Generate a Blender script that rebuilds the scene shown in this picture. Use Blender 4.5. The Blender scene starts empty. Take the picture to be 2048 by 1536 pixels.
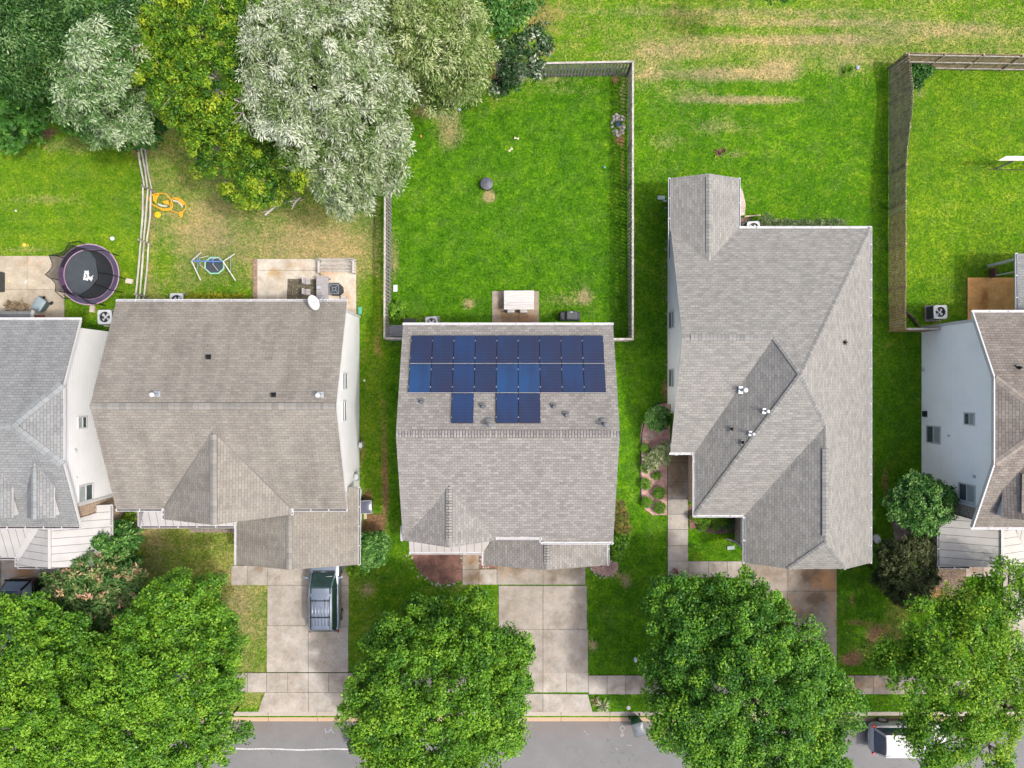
import bpy, math, random
import numpy as np
from mathutils import Vector, Matrix
R = math.radians
S = bpy.context.scene
COL = S.collection

# ------------------------------------------------------------------ camera, sky, sun, exposure
H = 42.0            # camera height in metres
F = 1400.0          # focal length in photo pixels (photo 2048 px wide)
cam_d = bpy.data.cameras.new("camera")
cam = bpy.data.objects.new("camera", cam_d)
COL.objects.link(cam)
cam.location = (0, 0, H)
cam.rotation_euler = (0, 0, 0)
cam_d.sensor_width = 36.0
cam_d.lens = 36.0 * F / 2048.0
cam_d.clip_start = 0.5
cam_d.clip_end = 2000.0
S.camera = cam

SUN = Vector((3.44, -1.1, 6.27)).normalized()
world = bpy.data.worlds.new("World")
S.world = world
world.use_nodes = True
nt = world.node_tree
sky = nt.nodes.new("ShaderNodeTexSky")
sky.sky_type = 'NISHITA'
sky.sun_disc = False
sky.sun_elevation = math.asin(SUN.z)
sky.sun_rotation = math.atan2(SUN.x, SUN.y)
sky.dust_density = 6.0
sky.air_density = 0.7
sky.ozone_density = 1.0
bg = nt.nodes["Background"]
bg.inputs[1].default_value = 0.15
nt.links.new(sky.outputs[0], bg.inputs[0])
sun_d = bpy.data.lights.new("sun", 'SUN')
sun_d.energy = 1.3
sun_d.angle = R(3.0)
sun_d.color = (1.0, 0.975, 0.93)
sun = bpy.data.objects.new("sun", sun_d)
COL.objects.link(sun)
sun.rotation_euler = SUN.to_track_quat('Z', 'Y').to_euler()
sun.location = (20, -8, 60)
S.view_settings.view_transform = 'Standard'
S.view_settings.look = 'None'
S.view_settings.gamma = 1.0
S.view_settings.use_curve_mapping = False
S.view_settings.exposure = 1.2

# ------------------------------------------------------------------ helpers
def P(px, py, z=0.0):
    k = (H - z) / F
    return ((px - 1024) * k, (768 - py) * k, z)

def PX(px, z=0.0): return (px - 1024) * (H - z) / F
def PY(py, z=0.0): return (768 - py) * (H - z) / F

def tag(o, label=None, cat=None, group=None, kind=None):
    if label: o['label'] = label
    if cat: o['category'] = cat
    if group: o['group'] = group
    if kind: o['kind'] = kind
    return o

def empty(name, loc, label=None, cat=None, group=None):
    o = bpy.data.objects.new(name, None)
    COL.objects.link(o)
    o.location = loc
    o.empty_display_size = 0.3
    return tag(o, label, cat, group)

def worg(o):
    v = Vector((0, 0, 0))
    while o is not None:
        v += Vector(o.location)
        o = o.parent
    return v

def copy_tree(o, parent=None):
    c = o.copy()
    COL.objects.link(c)
    c.parent = parent
    for ch in list(o.children):
        copy_tree(ch, c)
    return c

class MB:
    def __init__(s):
        s.v = []; s.f = []; s.m = []; s.uv = []
    def add(s, vs, fs, m=0, uvs=None):
        b = len(s.v)
        s.v += [tuple(map(float, q)) for q in vs]
        for i, f in enumerate(fs):
            s.f.append(tuple(b + j for j in f)); s.m.append(m)
            s.uv.append(uvs[i] if uvs else [(0, 0)] * len(f))
    def box(s, x0, x1, y0, y1, z0, z1, m=0):
        v = [(x0,y0,z0),(x1,y0,z0),(x1,y1,z0),(x0,y1,z0),(x0,y0,z1),(x1,y0,z1),(x1,y1,z1),(x0,y1,z1)]
        s.add(v, [(0,3,2,1),(4,5,6,7),(0,1,5,4),(1,2,6,5),(2,3,7,6),(3,0,4,7)], m)
    def obox(s, c, size, rot=(0,0,0), m=0, taper=1.0):
        from mathutils import Euler
        E = Euler(rot).to_matrix(); c = Vector(c)
        a, b, h = [q / 2 for q in size]
        v = []
        for z, t in ((-h, 1.0), (h, taper)):
            for x, y in ((-a,-b),(a,-b),(a,b),(-a,b)):
                v.append(c + E @ Vector((x*t, y*t, z)))
        s.add(v, [(0,3,2,1),(4,5,6,7),(0,1,5,4),(1,2,6,5),(2,3,7,6),(3,0,4,7)], m)
    def beam(s, p0, p1, w, h, m=0, up=(0,0,1)):
        p0 = Vector(p0); p1 = Vector(p1); d = (p1 - p0).normalized()
        up = Vector(up)
        if abs(d.dot(up)) > .98: up = Vector((1,0,0))
        a = d.cross(up).normalized() * (w/2); b = a.cross(d).normalized() * (h/2)
        v = [p0-a-b, p0+a-b, p0+a+b, p0-a+b, p1-a-b, p1+a-b, p1+a+b, p1-a+b]
        s.add(v, [(0,1,2,3),(7,6,5,4),(0,4,5,1),(1,5,6,2),(2,6,7,3),(3,7,4,0)], m)
    def tube(s, pts, r, n=8, m=0, cap=True, closed=False):
        pts = [Vector(p) for p in pts]; N = len(pts)
        rs = r if isinstance(r, (list, tuple)) else [r] * N
        vs = []; prev = None
        for i, p in enumerate(pts):
            if closed: d = pts[(i+1) % N] - pts[i-1]
            else: d = pts[min(i+1, N-1)] - pts[max(i-1, 0)]
            d.normalize()
            if prev is None:
                a = d.orthogonal().normalized()
            else:
                a = (prev - d * prev.dot(d))
                a = a.normalized() if a.length > 1e-6 else d.orthogonal().normalized()
            prev = a; b = d.cross(a)
            for k in range(n):
                t = 2*math.pi*k/n
                vs.append(p + (a*math.cos(t) + b*math.sin(t)) * rs[i])
        fs = []
        for i in range(N if closed else N-1):
            j = (i+1) % N
            for k in range(n):
                l = (k+1) % n
                fs.append((i*n+k, i*n+l, j*n+l, j*n+k))
        if cap and not closed:
            fs.append(tuple(range(n))[::-1]); fs.append(tuple((N-1)*n + k for k in range(n)))
        s.add(vs, fs, m)
    def prism(s, poly, z0, z1, m=0, mt=None):
        n = len(poly)
        ar = sum(poly[i][0]*poly[(i+1) % n][1] - poly[(i+1) % n][0]*poly[i][1] for i in range(n))
        if ar < 0: poly = poly[::-1]
        v = [(x, y, z0) for x, y in poly] + [(x, y, z1) for x, y in poly]
        s.add(v, [tuple(range(n))[::-1]] + [(i, (i+1) % n, n+(i+1) % n, n+i) for i in range(n)], m)
        s.add(v, [tuple(range(n, 2*n))], m if mt is None else mt)
    def prof_x(s, prof, x0, x1, m=0):
        n = len(prof)
        ar = sum(prof[i][0]*prof[(i+1) % n][1] - prof[(i+1) % n][0]*prof[i][1] for i in range(n))
        if ar < 0: prof = prof[::-1]
        v = [(x0, y, z) for y, z in prof] + [(x1, y, z) for y, z in prof]
        s.add(v, [tuple(range(n))[::-1], tuple(range(n, 2*n))] + [(i, (i+1) % n, n+(i+1) % n, n+i) for i in range(n)], m)
    def lathe(s, c, prof, n=24, m=0, sx=1.0, sy=1.0):
        cx, cy, cz = c; vs = []; fs = []
        for r, z in prof:
            for k in range(n):
                t = 2*math.pi*k/n
                vs.append((cx + r*sx*math.cos(t), cy + r*sy*math.sin(t), cz + z))
        for i in range(len(prof)-1):
            for k in range(n):
                l = (k+1) % n
                fs.append((i*n+k, i*n+l, (i+1)*n+l, (i+1)*n+k))
        fs.append(tuple(range(n))[::-1]); fs.append(tuple((len(prof)-1)*n + k for k in range(n)))
        s.add(vs, fs, m)
    def build(s, name, mats, parent=None, smooth=False, label=None, cat=None, group=None, kind=None, loc=None, bevel=0):
        if not isinstance(mats, (list, tuple)): mats = [mats]
        if parent is not None: org = worg(parent)
        elif loc is not None: org = Vector(loc)
        else:
            org = Vector((0, 0, 0))
            if kind is None and s.v:
                a = np.array(s.v)
                org = Vector(((a[:,0].min()+a[:,0].max())/2, (a[:,1].min()+a[:,1].max())/2, a[:,2].min()))
        me = bpy.data.meshes.new(name)
        me.from_pydata([(x-org.x, y-org.y, z-org.z) for x, y, z in s.v], [], s.f)
        for mt in mats: me.materials.append(mt)
        me.polygons.foreach_set("material_index", s.m)
        uvl = me.uv_layers.new(name="UVMap")
        uvl.data.foreach_set("uv", [c for u in s.uv for q in u for c in q])
        if smooth:
            me.polygons.foreach_set("use_smooth", [True]*len(s.f))
        me.update()
        o = bpy.data.objects.new(name, me)
        COL.objects.link(o)
        if parent is not None: o.parent = parent
        else: o.location = org
        if bevel:
            bv = o.modifiers.new("bevel", 'BEVEL'); bv.width = bevel; bv.segments = 2; bv.limit_method = 'ANGLE'
        return tag(o, label, cat, group, kind)

# ------------------------------------------------------------------ materials
_mc = {}
AL = .68            # the picture is exposed for its dark surfaces; real base colours sit below their picture values
def nodes(name):
    m = bpy.data.materials.new(name); m.use_nodes = True
    t = m.node_tree
    return m, t, t.nodes["Principled BSDF"]
def N(t, typ, **kw):
    n = t.nodes.new("ShaderNode" + typ)
    for k, v in kw.items():
        if k.startswith('i_'):
            n.inputs[k[2:].replace('_', ' ')].default_value = v
        else: setattr(n, k, v)
    return n
def ramp(t, stops, fac):
    r = t.nodes.new("ShaderNodeValToRGB")
    el = r.color_ramp.elements
    while len(el) < len(stops): el.new(0.5)
    for e, (p, c) in zip(el, stops):
        e.position = p; e.color = (c[0], c[1], c[2], 1)
    if fac is not None: t.links.new(fac, r.inputs[0])
    return r.outputs[0]
def mixc(t, f, a, b, mode='MIX'):
    n = t.nodes.new("ShaderNodeMix"); n.data_type = 'RGBA'; n.blend_type = mode
    for sock, val in ((n.inputs[0], f), (n.inputs[6], a), (n.inputs[7], b)):
        if hasattr(val, 'is_output'): t.links.new(val, sock)
        elif isinstance(val, (int, float)): sock.default_value = val
        else: sock.default_value = (val[0], val[1], val[2], 1)
    return n.outputs[2]
def math_(t, op, a, b=0.0, c=0.0):
    n = t.nodes.new("ShaderNodeMath"); n.operation = op
    for i, val in enumerate((a, b, c)):
        if hasattr(val, 'is_output'): t.links.new(val, n.inputs[i])
        else: n.inputs[i].default_value = val
    return n.outputs[0]

def M(name, col, rough=.6, var=.2, scale=6.0, bump=0.0, metal=0.0, coat=0.0, col2=None, spec=.4, stretch=None, alpha=1.0):
    if name in _mc: return _mc[name]
    col = tuple(c*AL for c in col); col2 = tuple(c*AL for c in col2) if col2 else None
    m, t, b = nodes(name)
    tc = N(t, 'TexCoord').outputs['Object']
    if stretch:
        mp = N(t, 'Mapping'); mp.inputs['Scale'].default_value = stretch
        t.links.new(tc, mp.inputs[0]); tc = mp.outputs[0]
    n1 = N(t, 'TexNoise', i_Scale=scale, i_Detail=6.0, i_Roughness=.65)
    t.links.new(tc, n1.inputs['Vector'])
    c2 = col2 or tuple(c*(1-var) for c in col)
    c1 = tuple(min(1, c*(1+var*.5)) for c in col) if not col2 else col
    t.links.new(ramp(t, [(.35, c2), (.65, c1)], n1.outputs['Fac']), b.inputs['Base Color'])
    b.inputs['Roughness'].default_value = rough
    b.inputs['Metallic'].default_value = metal
    b.inputs['Specular IOR Level'].default_value = spec
    if coat:
        b.inputs['Coat Weight'].default_value = coat; b.inputs['Coat Roughness'].default_value = .05
    if bump:
        n2 = N(t, 'TexNoise', i_Scale=scale*5, i_Detail=4.0)
        t.links.new(tc, n2.inputs['Vector'])
        bp = N(t, 'Bump', i_Strength=bump, i_Distance=.03)
        t.links.new(n2.outputs['Fac'], bp.inputs['Height'])
        t.links.new(bp.outputs[0], b.inputs['Normal'])
    if alpha < 1: b.inputs['Alpha'].default_value = alpha
    _mc[name] = m
    return m

def shingle(name, c1, c2, dark, stain=(.5,.45,.42), stain_amt=.5, bw=.32, rh=.145, streak=1.0, mort=.009, vary=.8):
    c1, c2, dark = [tuple(q*w for q, w in zip(c, (.45,.48,.49))) for c in (c1, c2, dark)]
    m, t, b = nodes(name)
    uv = N(t, 'TexCoord').outputs['UV']
    def brick(off, w, h, ca, cb):
        mp = N(t, 'Mapping'); mp.inputs['Location'].default_value = off
        t.links.new(uv, mp.inputs[0])
        br = N(t, 'TexBrick', i_Scale=1.0)
        br.inputs['Brick Width'].default_value = w; br.inputs['Row Height'].default_value = h
        br.inputs['Mortar Size'].default_value = mort; br.inputs['Mortar Smooth'].default_value = .3
        br.inputs['Color1'].default_value = (*ca, 1); br.inputs['Color2'].default_value = (*cb, 1)
        br.inputs['Mortar'].default_value = (*dark, 1)
        t.links.new(mp.outputs[0], br.inputs['Vector'])
        return br
    b1 = brick((0, 0, 0), bw, rh, c1, c2)
    b2 = brick((7.3, rh*8, 0), bw*1.0, rh, (1.12,1.1,1.08), (.84,.84,.85))
    b2.inputs['Mortar Size'].default_value = 0.0
    c = mixc(t, vary, b1.outputs['Color'], b2.outputs['Color'], 'MULTIPLY')
    # weather streaks running down the slope, and broad patches
    mp = N(t, 'Mapping'); mp.inputs['Scale'].default_value = (1.0, .22*streak, 1)
    t.links.new(uv, mp.inputs[0])
    n1 = N(t, 'TexNoise', i_Scale=1.1, i_Detail=7.0, i_Roughness=.68); t.links.new(mp.outputs[0], n1.inputs['Vector'])
    f = math_(t, 'MULTIPLY', math_(t, 'SUBTRACT', n1.outputs['Fac'], .42), 3.2*stain_amt)
    f.node.use_clamp = True
    c = mixc(t, f, c, mixc(t, 1.0, c, stain, 'MULTIPLY'))
    n2 = N(t, 'TexNoise', i_Scale=45.0, i_Detail=3.0); t.links.new(uv, n2.inputs['Vector'])
    c = mixc(t, .55, c, ramp(t, [(.3, (.62,.62,.62)), (.7, (1.25,1.25,1.25))], n2.outputs['Fac']), 'MULTIPLY')
    t.links.new(c, b.inputs['Base Color'])
    b.inputs['Roughness'].default_value = .9; b.inputs['Specular IOR Level'].default_value = .25
    bp = N(t, 'Bump', i_Strength=.6, i_Distance=.02)
    t.links.new(b1.outputs['Fac'], bp.inputs['Height']); bp.invert = True
    t.links.new(bp.outputs[0], b.inputs['Normal'])
    return m

def seam_metal(name, col):
    m, t, b = nodes(name)
    uv = N(t, 'TexCoord').outputs['UV']
    br = N(t, 'TexBrick', i_Scale=1.0); br.offset = 0.0
    br.inputs['Brick Width'].default_value = .42; br.inputs['Row Height'].default_value = 60.0
    br.inputs['Mortar Size'].default_value = .016; br.inputs['Mortar Smooth'].default_value = .2
    br.inputs['Color1'].default_value = (*col, 1); br.inputs['Color2'].default_value = (*[c*.96 for c in col], 1)
    br.inputs['Mortar'].default_value = (*[c*.42 for c in col], 1)
    t.links.new(uv, br.inputs['Vector'])
    n = N(t, 'TexNoise', i_Scale=1.2, i_Detail=5.0); t.links.new(uv, n.inputs['Vector'])
    c = mixc(t, .5, br.outputs['Color'], ramp(t, [(.35, (.8,.79,.76)), (.6, (1,1,1))], n.outputs['Fac']), 'MULTIPLY')
    t.links.new(c, b.inputs['Base Color'])
    b.inputs['Roughness'].default_value = .7; b.inputs['Specular IOR Level'].default_value = .15
    bp = N(t, 'Bump', i_Strength=.5, i_Distance=.03); t.links.new(br.outputs['Fac'], bp.inputs['Height'])
    t.links.new(bp.outputs[0], b.inputs['Normal'])
    return m

def siding(name, col, lap=.15):
    m, t, b = nodes(name)
    tc = N(t, 'TexCoord').outputs['Object']
    sx = N(t, 'SeparateXYZ'); t.links.new(tc, sx.inputs[0])
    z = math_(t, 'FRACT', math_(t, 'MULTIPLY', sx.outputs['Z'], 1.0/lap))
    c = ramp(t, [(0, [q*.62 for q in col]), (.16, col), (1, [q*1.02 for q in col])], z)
    n = N(t, 'TexNoise', i_Scale=.6, i_Detail=6.0, i_Roughness=.7); t.links.new(tc, n.inputs['Vector'])
    c = mixc(t, .6, c, ramp(t, [(.3, (.86,.87,.84)), (.55, (1,1,1))], n.outputs['Fac']), 'MULTIPLY')
    t.links.new(c, b.inputs['Base Color'])
    b.inputs['Roughness'].default_value = .55
    bp = N(t, 'Bump', i_Strength=.5, i_Distance=.015); t.links.new(z, bp.inputs['Height']); bp.invert = True
    t.links.new(bp.outputs[0], b.inputs['Normal'])
    return m

def stonewall(name, c1, c2, dark, bw=.25, rh=.1):
    m, t, b = nodes(name)
    tc = N(t, 'TexCoord').outputs['Object']
    sx = N(t, 'SeparateXYZ'); t.links.new(tc, sx.inputs[0])
    cb = N(t, 'CombineXYZ')
    t.links.new(math_(t, 'ADD', sx.outputs['X'], sx.outputs['Y']), cb.inputs[0]); t.links.new(sx.outputs['Z'], cb.inputs[1])
    br = N(t, 'TexBrick', i_Scale=1.0)
    br.inputs['Brick Width'].default_value = bw; br.inputs['Row Height'].default_value = rh
    br.inputs['Mortar Size'].default_value = .012
    br.inputs['Color1'].default_value = (*c1, 1); br.inputs['Color2'].default_value = (*c2, 1); br.inputs['Mortar'].default_value = (*dark, 1)
    t.links.new(cb.outputs[0], br.inputs['Vector'])
    n = N(t, 'TexNoise', i_Scale=9.0, i_Detail=4.0); t.links.new(tc, n.inputs['Vector'])
    c = mixc(t, .8, br.outputs['Color'], ramp(t, [(.3, (.6,.6,.6)), (.7, (1.2,1.15,1.1))], n.outputs['Fac']), 'MULTIPLY')
    t.links.new(c, b.inputs['Base Color']); b.inputs['Roughness'].default_value = .9
    bp = N(t, 'Bump', i_Strength=.7, i_Distance=.02); t.links.new(br.outputs['Fac'], bp.inputs['Height']); bp.invert = True
    t.links.new(bp.outputs[0], b.inputs['Normal'])
    return m

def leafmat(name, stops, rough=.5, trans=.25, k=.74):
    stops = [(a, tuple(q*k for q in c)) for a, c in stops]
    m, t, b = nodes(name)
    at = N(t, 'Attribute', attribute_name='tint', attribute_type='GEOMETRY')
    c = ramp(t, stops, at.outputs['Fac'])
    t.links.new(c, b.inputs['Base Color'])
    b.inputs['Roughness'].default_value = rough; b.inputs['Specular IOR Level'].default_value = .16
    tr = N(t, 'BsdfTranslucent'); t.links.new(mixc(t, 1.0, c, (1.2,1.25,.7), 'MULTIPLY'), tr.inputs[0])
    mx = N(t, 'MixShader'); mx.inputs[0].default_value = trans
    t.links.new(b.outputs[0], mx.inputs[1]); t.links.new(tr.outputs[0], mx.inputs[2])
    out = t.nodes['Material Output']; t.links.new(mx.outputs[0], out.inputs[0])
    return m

WHITE = M('white trim paint', (.66,.66,.66), .5, .06, 3)
GUT = M('white aluminium gutter', (.62,.63,.64), .5, .12, 4)
DARKIN = M('dark inner faces', (.07,.06,.05), .9, .5, 12)
BLACK = M('black plastic', (.02,.02,.023), .5, .3, 8)
BLKMET = M('black painted metal', (.015,.016,.018), .35, .3, 8, metal=.3)
GLASS = M('window glass', (.09,.12,.13), .08, .3, 1.5, spec=.8)
BLIND = M('window blinds behind glass', (.42,.47,.47), .15, .2, 2, spec=.8)
GALV = M('galvanised metal', (.5,.54,.57), .4, .25, 10, metal=.5)
WCAP = M('white vent cap', (.60,.63,.64), .4, .08, 10)
# ------------------------------------------------------------------ ground
def blobs(gx, gy, lst):
    a = np.zeros_like(gx)
    for x, y, rx, ry, amp in lst:
        a += amp*np.exp(-(((gx-x)/rx)**2 + ((gy-y)/ry)**2))
    return a
def box_mask(gx, gy, x0, x1, y0, y1, s=8.0):
    sg = lambda q: 1/(1+np.exp(-np.clip(q/s*2.2, -30, 30)))
    return sg(gx-x0)*sg(x1-gx)*sg(gy-y0)*sg(y1-gy)

def ground_masks(gx, gy):
    hue = np.full_like(gx, .35); dry = np.full_like(gx, .12); soil = np.zeros_like(gx)
    def reg(x0, x1, y0, y1, h, d, s=8):
        nonlocal hue, dry
        m = box_mask(gx, gy, x0, x1, y0, y1, s)
        hue = hue*(1-m) + h*m; dry = dry*(1-m) + d*m
    reg(-900, 1250, -900, 310, .6, .35, 20)            # wood floor
    reg(-900, 283, 250, 640, .66, .14)                  # left yard
    reg(283, 765, 250, 640, .68, .50)                   # second yard
    reg(1050, 3000, -900, 70, .66, .38, 30)             # field
    reg(1262, 3000, 60, 140, .65, .50, 20)
    reg(778, 1250, 140, 700, .28, .14, 5)               # fenced green yard
    reg(1256, 1780, 140, 700, .38, .18, 20)
    reg(1786, 3000, 130, 700, .62, .12, 5)
    reg(720, 772, 560, 1100, .65, .22)
    reg(772, 1000, 1040, 1360, .45, .22)
    reg(275, 537, 1040, 1420, .78, .52)
    reg(690, 760, 1120, 1400, .68, .28)
    reg(1165, 1340, 640, 1420, .3, .14)
    reg(1340, 1800, 660, 1420, .34, .18)
    reg(1740, 1850, 560, 1000, .4, .16)
    dry = dry + blobs(gx, gy, [
        (900,260,30,45,.7),(860,225,45,12,.6),(1170,590,14,18,.7),(937,607,11,10,1.0),(860,640,30,10,.4),
        (789,520,9,50,.6),(1130,600,45,20,.35),(978,392,11,11,1.6),(1245,200,10,40,.4),
        (1450,148,120,14,.8),(1500,200,110,8,.9),(1380,190,60,20,.3),(1330,100,90,18,.4),(1600,80,180,9,.6),(1620,45,240,8,.5),
        (1430,250,70,20,.35),(1560,140,40,22,.7),(1330,285,40,20,.3),(1700,130,60,30,.3),(1900,60,140,14,.45),(1480,25,300,9,.35),
        (1840,188,16,12,.5),(150,290,120,18,.4),(80,400,150,14,.3),(200,270,60,10,.4),(400,470,70,40,.35),(600,500,120,30,.3),(690,540,50,60,.25),(330,520,20,60,-.2),(460,585,60,18,-.3),(740,590,20,40,-.2),(1000,330,120,60,-.1),(620,470,100,40,.3),
        (420,420,60,60,.2),(60,500,80,10,.4),(1960,560,60,12,.3),(1290,150,40,30,.45),(1230,1150,24,8,.6),(1252,1165,9,12,1.1),
        (900,1175,60,8,.3),(480,1200,40,80,.3),(310,1060,18,60,.4),(1185,1290,10,14,.8),(735,1180,12,12,.6),(1950,600,60,20,.25),
        (1470,310,20,8,.5),(1145,180,60,10,.3),(1100,160,80,8,.4)])
    soil = blobs(gx, gy, [
        (85,268,24,14,.9),(70,300,16,10,.5),(290,1075,8,50,.6),(302,420,7,90,.65),(300,560,6,60,.5),(268,300,5,20,1.1),
        (735,1000,9,22,1.3),(745,1040,16,14,1.3),(735,1060,22,14,1.0),(728,1100,14,20,.8),(726,900,6,50,.8),(728,700,7,60,.5),(755,690,12,60,.6),
        (768,880,7,120,.7),(772,1000,8,80,.7),(1110,60,30,60,.35),(1080,20,60,30,.35),(1095,100,14,12,.7),(1230,160,10,10,1.0),(1236,280,12,10,.8),(1243,330,6,80,.6),
        (1326,560,5,120,.6),(1330,780,10,30,.8),(1745,940,9,60,.5),(1770,960,10,30,.7),(1780,1010,10,30,.8),(1705,1200,10,16,.7),(1712,1245,25,7,.8),(1750,1270,20,20,.7),
        (1700,1320,20,12,.9),(1720,1310,40,30,.5),(1795,1250,50,60,.55),(1850,1000,14,40,.6),(1300,1020,22,8,.5),(1480,385,8,20,.3),
        (1770,690,25,8,.5),(1825,660,16,6,.5),(1160,1190,16,10,.8),(1860,1180,60,30,.8),(1950,1200,60,30,.4),(250,1075,14,50,.9),(1275,1260,6,40,.4),
        (450,250,160,20,.8),(200,262,100,8,.8),(820,165,40,20,.9),(960,155,60,8,.5),(600,400,100,14,.3),(1320,1040,20,8,.4),(860,215,20,8,.4),(760,1050,6,30,.5)])
    soil = soil + .35*box_mask(gx, gy, -900, 1090, -900, 235, 18)
    return np.clip(hue, 0, 1), np.clip(dry, 0, 1.6), np.clip(soil, 0, 1.4)

def ground_z(x, y):
    # lawn level 0, dropping to the road bed beyond the kerb and rising again across the street
    road = (y < -20.05) & (y > -29.2)
    return np.where(road, -.32, 0.0)

xs = np.concatenate([[-420,-260,-150,-90,-60,-45,-38], np.arange(-33, 33.01, .2), [38,45,60,90,150,260,420]])
ys = np.concatenate([[-420,-260,-150,-90,-60,-45,-36,-29.25,-29.15], np.arange(-25, 25.01, .2), [28,34,45,60,90,150,260,420]])
ys = np.unique(np.sort(np.concatenate([ys, [-20.1, -20.0]])))
gx, gy = np.meshgrid(xs, ys)
gz = ground_z(gx, gy)
nx, ny = len(xs), len(ys)
me = bpy.data.meshes.new("ground")
me.vertices.add(nx*ny)
me.vertices.foreach_set("co", np.stack([gx, gy, gz], -1).astype(np.float32).ravel())
ii, jj = np.meshgrid(np.arange(nx-1), np.arange(ny-1))
a = (jj*nx+ii).ravel()
quads = np.stack([a, a+1, a+1+nx, a+nx], -1).astype(np.int32)
def fill_mesh(me, quads):
    n = len(quads)
    me.loops.add(n*4); me.loops.foreach_set("vertex_index", quads.ravel())
    me.polygons.add(n); me.polygons.foreach_set("loop_start", np.arange(0, n*4, 4, dtype=np.int32))
    me.update(calc_edges=True)
fill_mesh(me, quads)
hue, dry, soil = ground_masks(gx*F/H+1024, 768-gy*F/H)
for nm, arr in (('hue', hue), ('dry', dry), ('soil', soil)):
    at = me.attributes.new(nm, 'FLOAT', 'POINT'); at.data.foreach_set('value', arr.astype(np.float32).ravel())

def ground_material():
    m, t, b = nodes('lawn and soil')
    tc = N(t, 'TexCoord').outputs['Object']
    A = lambda n: N(t, 'Attribute', attribute_name=n, attribute_type='GEOMETRY').outputs['Fac']
    def noise(sc, det=6.0, rg=.65, st=None):
        v = tc
        if st:
            mp = N(t, 'Mapping'); mp.inputs['Scale'].default_value = st; t.links.new(tc, mp.inputs[0]); v = mp.outputs[0]
        n = N(t, 'TexNoise', i_Scale=sc, i_Detail=det, i_Roughness=rg); t.links.new(v, n.inputs['Vector']); return n.outputs['Fac']
    big = noise(.22, 5); mid = noise(1.1, 6); fine = noise(7.0, 6, .75); tiny = noise(22.0, 3, .8)
    streak = noise(.7, 6, .7, (.35, 1.6, 1))
    hv = math_(t, 'ADD', A('hue'), math_(t, 'MULTIPLY', math_(t, 'SUBTRACT', mid, .5), 1.5))
    hv = math_(t, 'ADD', hv, math_(t, 'MULTIPLY', math_(t, 'SUBTRACT', fine, .5), .9))
    grass = ramp(t, [(0, (.026,.092,.003)), (.35, (.060,.170,.005)), (.7, (.108,.208,.009)), (1, (.16,.235,.016))], hv)
    cl = math_(t, 'MULTIPLY', math_(t, 'SUBTRACT', noise(.75, 7, .72), .5), 5.0); cl.node.use_clamp = True
    grass = mixc(t, math_(t, 'MULTIPLY', cl, .5), grass, (.10,.165,.035))
    # dry straw shows where the dryness mask beats a breakup noise
    bn = math_(t, 'ADD', math_(t, 'MULTIPLY', mid, .65), math_(t, 'ADD', math_(t, 'MULTIPLY', fine, .75), math_(t, 'MULTIPLY', streak, .5)))
    df = math_(t, 'MULTIPLY', math_(t, 'SUBTRACT', math_(t, 'ADD', A('dry'), bn), 1.28), 1.9); df.node.use_clamp = True
    straw = mixc(t, tiny, (.215,.165,.085), (.35,.29,.165))
    c = mixc(t, math_(t, 'MULTIPLY', df, .82), grass, straw)
    sn = math_(t, 'ADD', math_(t, 'MULTIPLY', mid, .65), math_(t, 'MULTIPLY', fine, .65))
    sf = math_(t, 'MULTIPLY', math_(t, 'SUBTRACT', math_(t, 'ADD', A('soil'), sn), .98), 2.0); sf.node.use_clamp = True
    dirt = mixc(t, fine, (.12,.062,.038), (.30,.165,.10))
    c = mixc(t, math_(t, 'MULTIPLY', sf, .9), c, dirt)
    c = mixc(t, 1.0, c, ramp(t, [(.28, (.45,.5,.4)), (.5, (1,1,1)), (.72, (1.55,1.5,1.35))], fine), 'MULTIPLY')
    c = mixc(t, .9, c, ramp(t, [(.3, (.5,.54,.45)), (.52, (1,1,1)), (.75, (1.6,1.55,1.4))], tiny), 'MULTIPLY')
    c = mixc(t, .8, c, ramp(t, [(.35, (.68,.74,.85)), (.65, (1.32,1.15,1.1))], big), 'MULTIPLY')
    c = mixc(t, .7, c, ramp(t, [(.3, (.62,.70,.65)), (.5, (1,1,1)), (.7, (1.45,1.28,1.25))], noise(2.2, 7, .75)), 'MULTIPLY')
    t.links.new(c, b.inputs['Base Color'])
    b.inputs['Roughness'].default_value = .95; b.inputs['Specular IOR Level'].default_value = .03
    bp = N(t, 'Bump', i_Strength=.9, i_Distance=.06)
    t.links.new(math_(t, 'ADD', fine, math_(t, 'MULTIPLY', tiny, .8)), bp.inputs['Height'])
    t.links.new(bp.outputs[0], b.inputs['Normal'])
    return m
GROUNDM = ground_material()
me.materials.append(GROUNDM)
ground = bpy.data.objects.new("ground", me); COL.objects.link(ground); tag(ground, kind='structure')

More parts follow.
